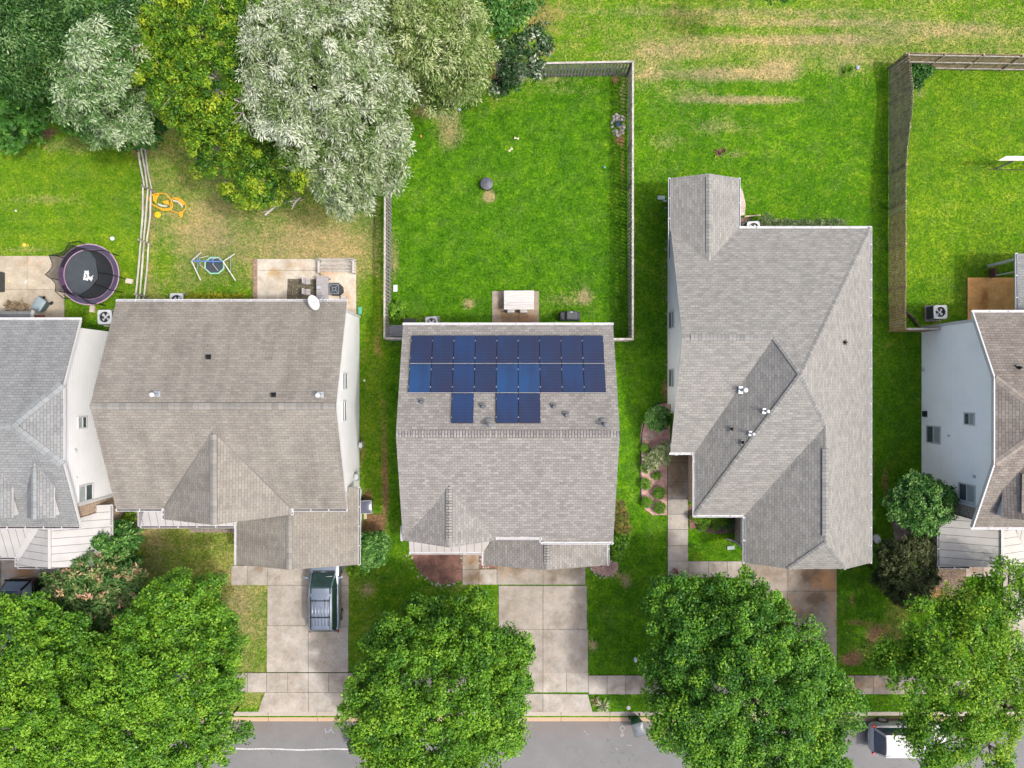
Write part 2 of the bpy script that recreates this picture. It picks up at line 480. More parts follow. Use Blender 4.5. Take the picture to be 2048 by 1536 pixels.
# ------------------------------------------------------------------ road, kerb, paving
def asphalt():
    m, t, b = nodes('worn asphalt')
    tc = N(t, 'TexCoord').outputs['Object']
    def noise(sc, det=6.0, rg=.65):
        n = N(t, 'TexNoise', i_Scale=sc, i_Detail=det, i_Roughness=rg); t.links.new(tc, n.inputs['Vector']); return n.outputs['Fac']
    c = ramp(t, [(.3, (.108,.109,.109)), (.7, (.138,.139,.139))], noise(.5))
    c = mixc(t, .8, c, ramp(t, [(.3, (.75,.75,.75)), (.7, (1.2,1.2,1.2))], noise(18, 5, .8)), 'MULTIPLY')
    vo = N(t, 'TexVoronoi', feature='DISTANCE_TO_EDGE', i_Scale=.42)
    w = N(t, 'Vector' + 'Math'); w.operation = 'ADD'
    n = N(t, 'TexNoise', i_Scale=1.6, i_Detail=6.0); t.links.new(tc, n.inputs['Vector'])
    t.links.new(tc, w.inputs[0]); t.links.new(n.outputs['Color'], w.inputs[1]); t.links.new(w.outputs[0], vo.inputs['Vector'])
    crack = math_(t, 'LESS_THAN', vo.outputs['Distance'], .0045)
    crack = math_(t, 'MULTIPLY', crack, math_(t, 'GREATER_THAN', noise(.6), .5))
    c = mixc(t, math_(t, 'MULTIPLY', crack, .5), c, (.045,.045,.045))
    sx = N(t, 'SeparateXYZ'); t.links.new(tc, sx.inputs[0])
    # orange clay wash along the gutter
    e = math_(t, 'MULTIPLY', math_(t, 'ADD', sx.outputs['Y'], 21.6), .75); e.node.use_clamp = True
    e = math_(t, 'MULTIPLY', e, noise(.9))
    c = mixc(t, math_(t, 'MULTIPLY', e, .8), c, (.15,.11,.085))
    t.links.new(c, b.inputs['Base Color']); b.inputs['Roughness'].default_value = .9
    bp = N(t, 'Bump', i_Strength=.4, i_Distance=.01); t.links.new(noise(60, 2), bp.inputs['Height']); t.links.new(bp.outputs[0], b.inputs['Normal'])
    return m
q = MB(); q.box(-200, 200, -29.0, -20.2, -.35, -.12)
q.build('road', asphalt(), kind='structure')
# wavy white line painted on the road
q = MB()
rs = np.random.RandomState(5)
xx = np.arange(-40, 40, .25)
yy = -22.02 + .05*np.sin(xx*.55) + .03*np.sin(xx*1.7+1) + np.cumsum(rs.randn(len(xx)))*.004 - .12*np.clip((xx+12)/6, -1, 1)
for i in range(len(xx)-1):
    wv = .035 + .012*rs.rand()
    if xx[i] > -8.4: break
    q.add([(xx[i], yy[i]-wv, -.116), (xx[i+1], yy[i+1]-wv, -.116), (xx[i+1], yy[i+1]+wv, -.116), (xx[i], yy[i]+wv, -.116)], [(0,1,2,3)])
q.build('road_line', M('worn white road paint', (.55,.55,.53), .7, .35, 14), kind='structure')

def kerb_mat():
    m, t, b = nodes('stained kerb concrete')
    tc = N(t, 'TexCoord').outputs['Object']
    sx = N(t, 'SeparateXYZ'); t.links.new(tc, sx.inputs[0])
    n = N(t, 'TexNoise', i_Scale=1.3, i_Detail=6.0); t.links.new(tc, n.inputs['Vector'])
    n2 = N(t, 'TexNoise', i_Scale=20.0, i_Detail=4.0); t.links.new(tc, n2.inputs['Vector'])
    y = math_(t, 'ADD', sx.outputs['Y'], math_(t, 'MULTIPLY', math_(t, 'SUBTRACT', n.outputs['Fac'], .5), .18))
    f = math_(t, 'MULTIPLY', math_(t, 'SUBTRACT', -19.86, y), 9.0); f.node.use_clamp = True
    c = mixc(t, f, (.30,.265,.225), (.34,.24,.15))
    fr = math_(t, 'FRACT', math_(t, 'MULTIPLY', sx.outputs['X'], 1/2.93))
    c = mixc(t, math_(t, 'LESS_THAN', fr, .012), c, (.1,.08,.05))
    c = mixc(t, .7, c, ramp(t, [(.3, (.75,.75,.75)), (.7, (1.15,1.15,1.15))], n2.outputs['Fac']), 'MULTIPLY')
    t.links.new(c, b.inputs['Base Color']); b.inputs['Roughness'].default_value = .85
    return m
KERBM = kerb_mat()
q = MB(); prof = [(-19.66,-.3), (-19.66,.02), (-19.84,.025), (-20.0,-.03), (-20.29,-.105), (-20.27,-.3)]
q.prof_x([(y, z) for y, z in prof], -200, 200)
q.prof_x([(-29.6,-.3), (-29.6,.02), (-29.3,.025), (-29.0,-.1), (-28.9,-.3)], -200, 200)
q.build('kerb', KERBM, kind='structure')

def concrete(name, c1, c2, st=(.25,.17,.10)):
    c1, c2 = [tuple(q*w for q, w in zip(c, (.62,.645,.66))) for c in (c1, c2)]
    m, t, b = nodes(name)
    tc = N(t, 'TexCoord').outputs['Object']
    def noise(sc, det=6.0, rg=.65):
        n = N(t, 'TexNoise', i_Scale=sc, i_Detail=det, i_Roughness=rg); t.links.new(tc, n.inputs['Vector']); return n.outputs['Fac']
    A = lambda n: N(t, 'Attribute', attribute_name=n, attribute_type='GEOMETRY').outputs['Fac']
    c = ramp(t, [(.32, c2), (.6, c1)], noise(1.0, 7, .7))
    c = mixc(t, .75, c, ramp(t, [(.38, (.66,.63,.58)), (.55, (1,1,1)), (.75, (1.1,1.1,1.1))], noise(.55, 8, .75)), 'MULTIPLY')
    c = mixc(t, .8, c, ramp(t, [(.3, (.78,.78,.77)), (.7, (1.16,1.16,1.16))], noise(11, 6, .8)), 'MULTIPLY')
    sf = math_(t, 'MULTIPLY', math_(t, 'SUBTRACT', math_(t, 'ADD', A('stain'), noise(1.7, 6, .7)), .62), 2.2); sf.node.use_clamp = True
    c = mixc(t, math_(t, 'MULTIPLY', sf, .85), c, mixc(t, 1.0, c, tuple(x*2.1 for x in st), 'MULTIPLY'))
    rf = math_(t, 'MULTIPLY', math_(t, 'SUBTRACT', math_(t, 'ADD', A('rust'), noise(2.3)), .56), 2.4); rf.node.use_clamp = True
    c = mixc(t, math_(t, 'MULTIPLY', rf, .75), c, (.34,.17,.06))
    c = mixc(t, 1.0, c, ramp(t, [(0, (.86,.86,.86)), (1, (1.08,1.08,1.08))], A('slab')), 'MULTIPLY')
    t.links.new(c, b.inputs['Base Color']); b.inputs['Roughness'].default_value = .88
    bp = N(t, 'Bump', i_Strength=.3, i_Distance=.01); t.links.new(noise(30, 3), bp.inputs['Height']); t.links.new(bp.outputs[0], b.inputs['Normal'])
    return m
CONC = concrete('driveway concrete', (.52,.465,.40), (.38,.33,.275))
CONCP = concrete('pale patio concrete', (.80,.72,.60), (.66,.56,.44), (.40,.30,.17))
CONCD = concrete('brown patio concrete', (.46,.39,.31), (.30,.235,.17))
CONCB = concrete('brown stained driveway concrete', (.40,.335,.27), (.28,.235,.19), (.20,.14,.09))
CONCC = concrete('weathered driveway concrete', (.47,.415,.35), (.33,.285,.235), (.23,.17,.10))
DIRTJ = M('joint dirt', (.075,.062,.035), .95, .5, 7, col2=(.05,.07,.015))

def slabs(name, rects, z=.05, stains=(), rusts=(), mat=CONC, seed=1, gap=.8, base=True):
    """rects: list of (px0,px1,py0,py1) or 4-corner polygons in ground pixels; each slab is its own block with open joints"""
    rr = np.random.RandomState(seed)
    V = []; Q = []; ST = []; RU = []; SL = []
    for r in rects:
        if len(r) == 4 and not isinstance(r[0], tuple):
            x0, x1, y0, y1 = r; cs = [(x0,y1), (x1,y1), (x1,y0), (x0,y0)]
        else: cs = list(r)
        sl = rr.rand()
        c = np.array(cs, float); cen = c.mean(0)
        c = c + np.sign(cen - c)*gap/2
        w = max(np.hypot(*(c[1]-c[0])), np.hypot(*(c[2]-c[3]))); h = max(np.hypot(*(c[3]-c[0])), np.hypot(*(c[2]-c[1])))
        nu = max(1, int(w/6)); nv = max(1, int(h/6))
        u, v = np.meshgrid(np.linspace(0, 1, nu+1), np.linspace(0, 1, nv+1))
        px = (1-u)*(1-v)*c[0,0] + u*(1-v)*c[1,0] + u*v*c[2,0] + (1-u)*v*c[3,0]
        py = (1-u)*(1-v)*c[0,1] + u*(1-v)*c[1,1] + u*v*c[2,1] + (1-u)*v*c[3,1]
        X = (px-1024)*H/F; Y = (768-py)*H/F
        b = len(V)
        V += [(x, y, z) for x, y in zip(X.ravel(), Y.ravel())]
        Q += [(b+j*(nu+1)+i, b+j*(nu+1)+i+1, b+(j+1)*(nu+1)+i+1, b+(j+1)*(nu+1)+i) for j in range(nv) for i in range(nu)]
        ST += list(blobs(px, py, stains).ravel()); RU += list(blobs(px, py, rusts).ravel()); SL += [sl]*X.size
        # sides
        ring = [(0, i) for i in range(nu+1)] + [(j, nu) for j in range(1, nv+1)] + [(nv, i) for i in range(nu-1, -1, -1)] + [(j, 0) for j in range(nv-1, 0, -1)]
        b2 = len(V)
        for j, i in ring: V.append((X[j, i], Y[j, i], -.05)); ST.append(.4); RU.append(0); SL.append(sl)
        n = len(ring)
        for k in range(n):
            j, i = ring[k]; j2, i2 = ring[(k+1) % n]
            Q.append((b+j*(nu+1)+i, b2+k, b2+(k+1) % n, b+j2*(nu+1)+i2))
    me = bpy.data.meshes.new(name); me.from_pydata(V, [], Q); me.materials.append(mat)
    for nm, arr in (('stain', ST), ('rust', RU), ('slab', SL)):
        at = me.attributes.new(nm, 'FLOAT', 'POINT'); at.data.foreach_set('value', np.array(arr, np.float32))
    me.update()
    o = bpy.data.objects.new(name, me); COL.objects.link(o); tag(o, kind='structure')
    if base:
        q = MB()
        for r in rects:
            if len(r) == 4 and not isinstance(r[0], tuple):
                x0, x1, y0, y1 = r; cs = [(x0,y1), (x1,y1), (x1,y0), (x0,y0)]
            else: cs = list(r)
            cx = sum(p[0] for p in cs)/4; cy = sum(p[1] for p in cs)/4
            q.add([P(x + (x-cx)*.001, y + (y-cy)*.001, .02) for x, y in cs], [(0,1,2,3)])
        q.build(name + '_bed', DIRTJ, kind='structure')
    return o

# driveway of the house with the silver suv
slabs('driveway', [(536,618,1105,1170),(618,698,1105,1170),(535,617,1170,1251),(617,698,1170,1253),(534,617,1251,1344),(617,697,1253,1344)], .05,
      [(660,1280,30,30,.25),(640,1180,20,30,.3),(560,1150,30,12,.25)], seed=3)
slabs('driveway', [[(516,1424),(617,1424),(617,1384),(530,1384)], [(617,1424),(706,1424),(697,1384),(617,1384)]], .045, seed=4)
slabs('footpath', [(463,496,1131,1170),(496,536,1131,1170)], .05, [(520,1135,14,8,.5)], seed=6)
# the pavement along the street
xs_ = [-60,-20,20,60,100,140,180,220,260,300,340,380,420,459,496,534,576,617,658,697,735,773,811,849,887,925,962,1000,1043,1086,1133,1177,1214,1251,1290,1328,1366,1404,1442,1480,1518,1556,1594,1632,1670,1708,1746,1786,1826,1866,1906,1946,1986,2026,2066,2106]
slabs('pavement', [(xs_[i], xs_[i+1], 1345 + (5 if xs_[i] > 1170 else 0), 1384 + (4 if xs_[i] > 1170 else 0)) for i in range(len(xs_)-1)], .055,
      [(700,1365,40,20,.3),(1290,1370,60,20,.35),(1700,1365,100,20,.5)], [(1700,1370,120,14,.2)], seed=9)
# driveway of the house with the solar panels
st = [(1010,1130,70,22,.45),(940,1120,20,30,.45),(1120,1140,50,14,.35),(950,1160,22,10,.5),(1085,1150,12,12,-.2),(1105,1158,8,8,.5),(1160,1120,14,10,.4),(1030,1190,20,20,-.3),(1150,1200,40,60,.12),(1110,1280,30,30,-.1)]
slabs('driveway', [(994,1086,1100,1169),(1086,1171,1100,1169),(997,1086,1171,1258),(1086,1174,1171,1258),(999,1086,1258,1348),(1086,1176,1258,1348)], .05,
      st, [(1000,1140,60,16,.12)], CONCC, seed=11)
slabs('driveway', [[(985,1424),(1086,1424),(1086,1387),(1000,1387)], [(1086,1424),(1185,1424),(1176,1388),(1086,1387)]], .045, [(1150,1410,14,10,-.3)], seed=12)
slabs('footpath', [(925,958,1092,1138),(925,958,1138,1169),(958,994,1138,1169)], .05, [(945,1125,20,25,.5),(950,1158,22,12,.55)], [(945,1110,14,14,.25)], seed=13)
# driveway of the grey hipped house
slabs('driveway', [(1490,1575,1110,1183),(1575,1673,1110,1182),(1491,1575,1183,1285),(1575,1673,1182,1285),(1492,1575,1285,1348),(1575,1673,1285,1348)], .05,
      [(1625,1150,22,20,1.0),(1630,1195,26,12,.8),(1610,1225,40,20,.45),(1620,1270,30,14,.4),(1560,1150,30,20,.3),(1640,1330,30,20,.4),(1520,1140,30,14,.3)],
      [(1655,1155,18,30,.45),(1560,1215,30,20,.3),(1640,1170,30,10,.25),(1665,1210,8,60,.3)], CONCB, seed=15)
slabs('driveway', [[(1478,1424),(1575,1424),(1575,1387),(1490,1387)], [(1575,1424),(1685,1424),(1673,1387),(1575,1387)]], .045, seed=16)
slabs('footpath', [(1335,1376,880,925),(1335,1376,925,963),(1335,1376,963,996),(1335,1376,996,1028),(1335,1376,1028,1059),(1335,1376,1059,1091),(1335,1376,1091,1122),(1335,1376,1122,1155),
                   (1376,1417,1122,1155),(1417,1454,1122,1155),(1454,1484,1122,1155)], .05,
      [(1355,905,30,24,.9),(1352,945,24,24,.75),(1350,980,24,18,.45),(1390,1150,20,10,.3),(1430,1135,16,10,.3)], seed=17)
# left neighbour's drive, right neighbour's drive
slabs('driveway', [(-80,2,1100,1345),(3,82,1090,1345)], .05, [(40,1120,30,14,.3)], [(50,1150,26,24,.6)], seed=18)
slabs('footpath', [(82,112,1120,1146),(112,146,1120,1146)], .05, seed=19)
slabs('footpath', [(1931,1965,1117,1153),(1965,2001,1117,1153)], .05, [(1950,1140,20,14,.5)], seed=20)
slabs('driveway', [(2005,2100,1120,1230),(2005,2100,1230,1345)], .05, seed=21)
# patios
slabs('patio', [(515,640,518,541),(641,713,518,541),(515,640,541,626),(641,713,541,645)], .06,
      [(545,546,14,7,.6),(645,545,14,14,.5),(690,620,20,20,.25),(590,530,20,8,.35),(560,560,25,25,.3),(580,605,60,8,.25)],
      [(600,532,14,7,.2),(655,545,20,10,.35),(690,600,20,20,.3),(560,600,50,10,.25)], CONCP, seed=22, gap=.6)
slabs('patio', [(-60,57,512,579),(57,130,512,579),(-60,57,579,640),(57,130,579,640)], .06, [(20,520,40,8,.2)], [(60,530,50,14,.1)],
      concrete('beige patio concrete', (.60,.51,.39), (.47,.39,.28)), seed=23, gap=.5)
slabs('patio', [(984,1078,582,660)], .05, [(1040,640,40,20,.9),(1000,600,8,30,.2),(1005,620,10,20,.3)], [(1060,630,30,16,.15)], CONCD, seed=24)
slabs('patio', [(1934,2040,555,640)], .05, [(1968,600,10,26,.6),(1945,620,16,20,.2)], [], concrete('clay stained concrete', (1.35,.66,.20), (1.05,.48,.14)), seed=25)
# ------------------------------------------------------------------ planting beds
def bed_mat(name, c1, c2, sc=14):
    c1, c2 = [tuple(q*.62 for q in c) for c in (c1, c2)]
    m, t, b = nodes(name)
    tc = N(t, 'TexCoord').outputs['Object']
    vo = N(t, 'TexVoronoi', i_Scale=float(sc)); t.links.new(tc, vo.inputs['Vector'])
    n = N(t, 'TexNoise', i_Scale=1.5, i_Detail=6.0); t.links.new(tc, n.inputs['Vector'])
    c = mixc(t, vo.outputs['Color'], c1, c2)
    c = mixc(t, .8, c, ramp(t, [(.35, (.55,.55,.55)), (.65, (1.25,1.2,1.2))], n.outputs['Fac']), 'MULTIPLY')
    t.links.new(c, b.inputs['Base Color']); b.inputs['Roughness'].default_value = .95
    bp = N(t, 'Bump', i_Strength=.9, i_Distance=.05); t.links.new(vo.outputs['Distance'], bp.inputs['Height']); t.links.new(bp.outputs[0], b.inputs['Normal'])
    return m
MULCH = bed_mat('red brown mulch', (.22,.11,.08), (.34,.19,.14))
MULCHP = bed_mat('pinkish mulch', (.46,.27,.24), (.66,.43,.38))
MULCHD = bed_mat('dark mulch', (.12,.085,.06), (.27,.19,.15))
PEBB = bed_mat('leaf litter and bark', (.18,.13,.1), (.46,.38,.33), 9)
def bed(pts, mat, z=.03):
    q = MB(); q.prism([P(x, y)[:2] for x, y in pts], -.02, z)
    return q.build('planting_bed', mat, kind='structure')
bed([(822,1090),(926,1090),(926,1160),(905,1166),(880,1168),(858,1160),(838,1142),(826,1120)], MULCH)
bed([(958,1100),(994,1100),(994,1137),(958,1137)], MULCH)
bed([(1172,1125),(1236,1118),(1236,1140),(1222,1150),(1200,1150),(1182,1140)], MULCHP)
bed([(1281,870),(1284,850),(1292,832),(1305,815),(1320,808),(1338,805),(1340,870),(1340,890),(1334,900),(1334,1030),(1305,1030),(1290,1018),(1283,1000)], MULCHP)
bed([(1377,1010),(1395,1012),(1395,1052),(1380,1060)], MULCH)
bed([(1395,1025),(1490,1025),(1490,1062),(1440,1068),(1395,1062)], MULCHD)
bed([(1786,1010),(1794,985),(1806,960),(1832,952),(1846,960),(1860,1090),(1830,1110),(1800,1110),(1790,1080),(1782,1040)], PEBB)
bed([(1880,1125),(1932,1120),(1932,1180),(1900,1190),(1870,1170)], MULCHD)
bed([(222,1012),(276,1012),(284,1140),(225,1140)], MULCHD)
bed([(1480,436),(1500,433),(1504,460),(1480,460)], MULCHD)

# ------------------------------------------------------------------ roofs and walls
SH_A = shingle('grey shingles', (.43,.42,.41), (.36,.355,.345), (.18,.18,.175), (.62,.63,.65), .6, vary=.5)
SH_B = shingle('weathered brown shingles', (.47,.415,.35), (.395,.345,.29), (.26,.235,.21), (.66,.64,.64), .9, vary=.5)
SH_C = shingle('mottled taupe shingles', (.49,.445,.405), (.36,.325,.295), (.22,.20,.185), (.82,.80,.80), .5, bw=.26, vary=.6)
SH_D = shingle('pale taupe shingles', (.475,.445,.405), (.385,.36,.325), (.24,.228,.21), (.85,.84,.84), .35, bw=.30)
SH_E = shingle('streaked brown shingles', (.45,.385,.33), (.36,.305,.26), (.15,.125,.11), (.55,.50,.50), .75)
CAP_A = shingle('grey ridge caps', (.44,.45,.445), (.39,.40,.395), (.25,.25,.25), bw=.9, rh=.3)
CAP_B = shingle('brown ridge caps', (.44,.405,.36), (.38,.35,.31), (.28,.25,.22), bw=.9, rh=.3)
CAP_C = shingle('taupe ridge caps', (.50,.46,.425), (.38,.35,.325), (.07,.06,.06), bw=.9, rh=.145, mort=.016)
CAP_D = shingle('pale ridge caps', (.46,.44,.41), (.39,.37,.345), (.13,.12,.11), bw=.9, rh=.2)
METAL = seam_metal('pale standing seam metal', (.33,.33,.325))
METAL_T = seam_metal('taupe standing seam metal', (.32,.305,.295))
METAL_E = seam_metal('beige standing seam metal', (.34,.335,.315))
SIDW = siding('white vinyl siding', (.64,.645,.65))
SIDG = siding('pale blue grey siding', (.84,.855,.86))
SIDL = siding('light grey siding', (.70,.70,.715))
STONE = stonewall('tan stone veneer', (.50,.38,.27), (.36,.28,.21), (.12,.09,.07))
BRICK = stonewall('tan brick', (.52,.37,.25), (.42,.30,.21), (.25,.2,.15), .2, .07)
FASC = M('fascia', (.70,.69,.67), .5, .1, 3)

def roof(parent, polys, mat, thick=.15, name='roof', label=None, fasc=None):
    q = MB()
    cnt = {}
    key = lambda p: (round(p[0], 3), round(p[1], 3), round(p[2], 3))
    fixed = []
    for pl in polys:
        n = Vector((0, 0, 0))
        for i in range(len(pl)):
            a, b = pl[i], pl[(i+1) % len(pl)]
            n += Vector(((a[1]-b[1])*(a[2]+b[2]), (a[2]-b[2])*(a[0]+b[0]), (a[0]-b[0])*(a[1]+b[1])))
        if n.z < 0: pl = pl[::-1]; n = -n
        n.normalize()
        e = Vector((-n.y, n.x, 0)).normalized() if n.xy.length > 1e-4 else Vector((1, 0, 0))
        s = n.cross(e)
        uv = [(Vector(p).dot(e), Vector(p).dot(s)) for p in pl]
        q.add(pl, [tuple(range(len(pl)))], 0, [uv])
        fixed.append(pl)
        for i in range(len(pl)):
            k = frozenset((key(pl[i]), key(pl[(i+1) % len(pl)]))); cnt[k] = cnt.get(k, 0) + 1
    for pl in fixed:
        m = len(pl)
        q.add([(p[0], p[1], p[2]-thick) for p in pl], [tuple(range(m))[::-1]], 1)
        for i in range(m):
            a, b = pl[i], pl[(i+1) % m]
            if cnt[frozenset((key(a), key(b)))] == 1:
                q.add([a, (a[0], a[1], a[2]-thick), (b[0], b[1], b[2]-thick), b], [(0,1,2,3)], 1)
    return q.build(name, [mat, fasc or FASC], parent, label=label)

def cap(parent, p0, p1, mat, w=.30, h=.02, drop=.07, name='ridge_cap', raised=False):
    """a strip of cap shingles folded over a ridge or hip"""
    p0 = Vector(p0); p1 = Vector(p1); d = (p1-p0); L = d.length; d.normalize()
    a = d.cross(Vector((0,0,1))).normalized()*(w/2)
    q = MB(); up = Vector((0,0,h)); dn = Vector((0,0,h-drop))
    for s_ in (1, -1):
        vs = [p0+up, p0+a*s_+dn, p1+a*s_+dn, p1+up]
        uv = [[(0,0),(w/2,0),(w/2,L),(0,L)]]
        if s_ == 1: q.add(vs, [(0,1,2,3)], 0, uv)
        else: q.add(vs[::-1], [(0,1,2,3)], 0, [uv[0][::-1]])
        e0 = Vector((0,0,-.05 if raised else -.025))
        q.add([p0+a*s_+dn, p0+a*s_+dn+e0, p1+a*s_+dn+e0, p1+a*s_+dn], [(0,1,2,3)], 1)
    q.add([p0+up, p0+a+dn, p0-a+dn], [(0,1,2)], 1); q.add([p1+up, p1+a+dn, p1-a+dn], [(0,1,2)], 1)
    if raised:
        for s_ in (1, -1):      # dark vent slot along each edge
            e = a*s_*1.06
            q.add([p0+e+dn+Vector((0,0,-.015)), p0+a*s_*.9+dn+Vector((0,0,-.012)), p1+a*s_*.9+dn+Vector((0,0,-.012)), p1+e+dn+Vector((0,0,-.015))], [(0,1,2,3)], 1)
    return q.build(name, [mat, DARKIN], parent)

def gutter(parent, p0, p1, out, dark_floor=0.0, name='gutter', w=.115, dk=None):
    """open aluminium trough with hanger straps; out = direction away from the wall"""
    p0 = Vector(p0); p1 = Vector(p1); o = Vector((out[0], out[1], 0)).normalized(); q = MB()
    z = Vector((0,0,-.03)); c = o*(w/2+.004)
    q.beam(p0+o*.01+z, p1+o*.01+z, .012, .10)
    q.beam(p0+o*(w)+z, p1+o*(w)+z, .025, .11)
    q.beam(p0+c+z*2.4, p1+c+z*2.4, w, .01)
    n = max(2, int((p1-p0).length/.95))
    for i in range(n+1):
        c_ = p0.lerp(p1, i/n)
        q.beam(c_+o*.01+Vector((0,0,.022)), c_+o*w+Vector((0,0,.022)), .05, .012)
    if dark_floor:
        q.beam(p0+c+z*2.1, p1+c+z*2.1, w-.05, .012, 1)  # dark strip laid along the trough floor
    return q.build(name, [GUT, dk or DARKIN], parent)

def window(parent, x, y0, y1, z0, z1, sx, split=True, vert=False):
    """window in a wall facing +-X; y0>y1"""
    f = MB(); t = .07; ya, yb = min(y0, y1), max(y0, y1)
    X0, X1 = sorted((x - sx*.05, x + sx*.05))
    f.box(X0, X1, ya-t, ya, z0-t, z1+t); f.box(X0, X1, yb, yb+t, z0-t, z1+t)
    f.box(X0, X1, ya, yb, z0-t, z0); f.box(X0, X1, ya, yb, z1, z1+t)
    zm = (z0+z1)/2
    f.box(X0, X1-0.0, ya, yb, zm-.022, zm+.022)
    fr = f.build('window', WHITE, parent)
    a, b = sorted((x, x + sx*.02))
    p = MB(); p.box(a, b, ya, yb, z0, zm-.022); p.build('pane', GLASS, fr)
    p = MB(); p.box(a, b, ya, yb, zm+.022, z1); p.build('pane', BLIND, fr)
    return fr

def window_y(parent, y, x0, x1, z0, z1, sy):
    f = MB(); t = .07; Y0, Y1 = sorted((y, y + sy*.05))
    f.box(x0-t, x0, Y0, Y1, z0-t, z1+t); f.box(x1, x1+t, Y0, Y1, z0-t, z1+t); f.box(x0, x1, Y0, Y1, z0-t, z0); f.box(x0, x1, Y0, Y1, z1, z1+t)
    zm = (z0+z1)/2; f.box(x0, x1, Y0, Y1, zm-.022, zm+.022); fr = f.build('window', WHITE, parent)
    a, b = sorted((y, y + sy*.02))
    q = MB(); q.box(x0, x1, a, b, z0, zm-.022); q.build('pane', GLASS, fr)
    q = MB(); q.box(x0, x1, a, b, zm+.022, z1); q.build('pane', BLIND, fr)

def vent(parent, p, kind='black', zb=0.0, lean=(0,0)):
    """roof vents: boot with a pipe; p = point on the roof"""
    x, y, z = p; q = MB()
    if kind == 'black':
        q.obox((x, y, z+.02), (.26, .30, .03), (R(20)*lean[1], R(20)*lean[0], 0)); q.lathe((x, y, z), [(.10,0),(.085,.1),(.05,.14),(.05,.30)], 12)
        q.lathe((x, y, z+.3), [(.035,0),(.035,.004)], 10, 1)
        return q.build('roof_vent', [BLKMET, DARKIN], parent, label=None)
    if kind == 'grey':
        q.obox((x, y, z+.02), (.30, .34, .03), (R(20)*lean[1], R(20)*lean[0], 0)); q.lathe((x, y, z), [(.12,0),(.10,.08),(.06,.12),(.055,.26)], 14)
        return q.build('roof_vent', M('dark grey flashing', (.11,.12,.13), .5, .2, 8), parent)
    if kind == 'tall':
        q.obox((x, y+.22, z+.06), (.34, .12, .05), (0, 0, 0)); q.lathe((x, y, z), [(.09,0),(.08,.16),(.08,.5)], 14)
        q.lathe((x, y, z+.5), [(.12,0),(.13,.05),(.11,.09),(.02,.11)], 14)
        return q.build('roof_vent', M('dark grey flashing', (.11,.12,.13), .5, .2, 8), parent)
    if kind == 'flue':
        sc = 1.0 + zb
        q.obox((x, y, z+.02), (.42*sc, .42*sc, .02), (R(20)*lean[1], R(20)*lean[0], 0)); q.lathe((x, y, z), [(.13*sc,0),(.09*sc,.12),(.07*sc,.18),(.07*sc,.55*sc)], 16)
        o = q.build('roof_vent', GALV, parent, smooth=False)
        c = MB(); c.lathe((x, y, z+.55*sc), [(.07*sc,0),(.14*sc,.02),(.15*sc,.10),(.12*sc,.15),(.02,.17)], 16)
        c.build('vent_cap', WCAP, o); return o

# ---------- A: the grey roofed house at the left edge
def yroof(Y, ye, ze, s): return ze + s*abs(ye-Y)
hA = empty('house', (-28, -2, 0), 'white sided two-storey house with grey shingles and two small dormers, cut by the left edge', 'house')
ra, fa, xa, za = 3.36, -7.47, -22.65, 5.3
roof(hA, [[(-37,ra,za),(xa,ra,za),(xa,0,6.65),(-24.7,-2.05,7.47),(-37,-2.05,7.47)],
          [(xa,0,6.65),(xa,-4.09,6.65),(-24.7,-2.05,7.47)],
          [(-37,fa,za),(xa,fa,za),(xa,-4.09,6.65),(-24.7,-2.05,7.47),(-37,-2.05,7.47)]], SH_A)
cap(hA, (xa-.05,0,6.67), (-24.7,-2.05,7.49), CAP_A, .42); cap(hA, (xa-.05,-4.09,6.67), (-24.7,-2.05,7.49), CAP_A, .42)
cap(hA, (-37,-2.05,7.49), (-24.7,-2.05,7.49), CAP_A, .32)
q = MB(); q.prof_x([(3.0,0),(3.0,5.28),(0,6.48),(-4.09,6.48),(-7.1,5.28),(-7.1,0)], -37, -23.08)
q.build('wall', SIDW, hA)
q = MB(); q.prof_x([(-6.5,0),(-6.5,5.2),(-7.13,5.2),(-7.13,0)], -23.2, -23.05); q.box(-37, -23.05, -7.16, -7.1, 0, 5.2)
q.build('stone_wall', STONE, hA)
q = MB(); q.box(-23.09, -23.03, -6.5, -6.36, .0, 5.2); q.beam((xa-.02,ra,za-.1), (xa-.02,0,6.55), .06, .16); q.beam((xa-.02,0,6.55),(xa-.02,-4.09,6.55), .06, .16); q.beam((xa-.02,-4.09,6.55),(xa-.02,fa,za-.1), .06, .16)
q.build('trim', WHITE, hA)
gutter(hA, (-37,ra,za-.02), (xa+.05,ra,za-.02), (0,1), 0); gutter(hA, (-37,fa,za-.02), (xa,fa,za-.02), (0,-1), 1)
window(hA, -23.08, -1.8, -2.33, 4.07, 4.75, 1); window(hA, -23.08, -5.5, -6.3, 3.55, 4.7, 1)
for bx_ in ((-23.08,-22.98,-3.6,-3.45,5.0,5.16), (-23.08,-23.0,-5.0,-4.93,4.9,4.98)):
    q = MB(); q.box(*bx_); q.build('wall_vent', WCAP, hA)
vent(hA, (-25.9+.0, -.38, yroof(-.38, ra, za, .4)), 'black')
for k, xr in enumerate((-23.42, -25.55, -27.7)):            # dormers
    xl = xr-1.38; xm = (xl+xr)/2; yf = -6.83
    d = roof(hA, [[(xr,yf,6.2),(xm,yf,6.72),(xm,-3.95,6.72),(xr,-5.25,6.2)], [(xl,yf,6.2),(xm,yf,6.72),(xm,-3.95,6.72),(xl,-5.25,6.2)]], SH_A, .08, 'dormer')
    q = MB(); q.prof_x([(-5.3,6.14),(-6.78,6.14),(-6.78,5.5),(-6.6,5.5)], xl+.1, xr-.12)
    q.build('dormer_wall', WHITE, d); cap(d, (xm,yf,6.74), (xm,-4.2,6.74), CAP_A, .28)
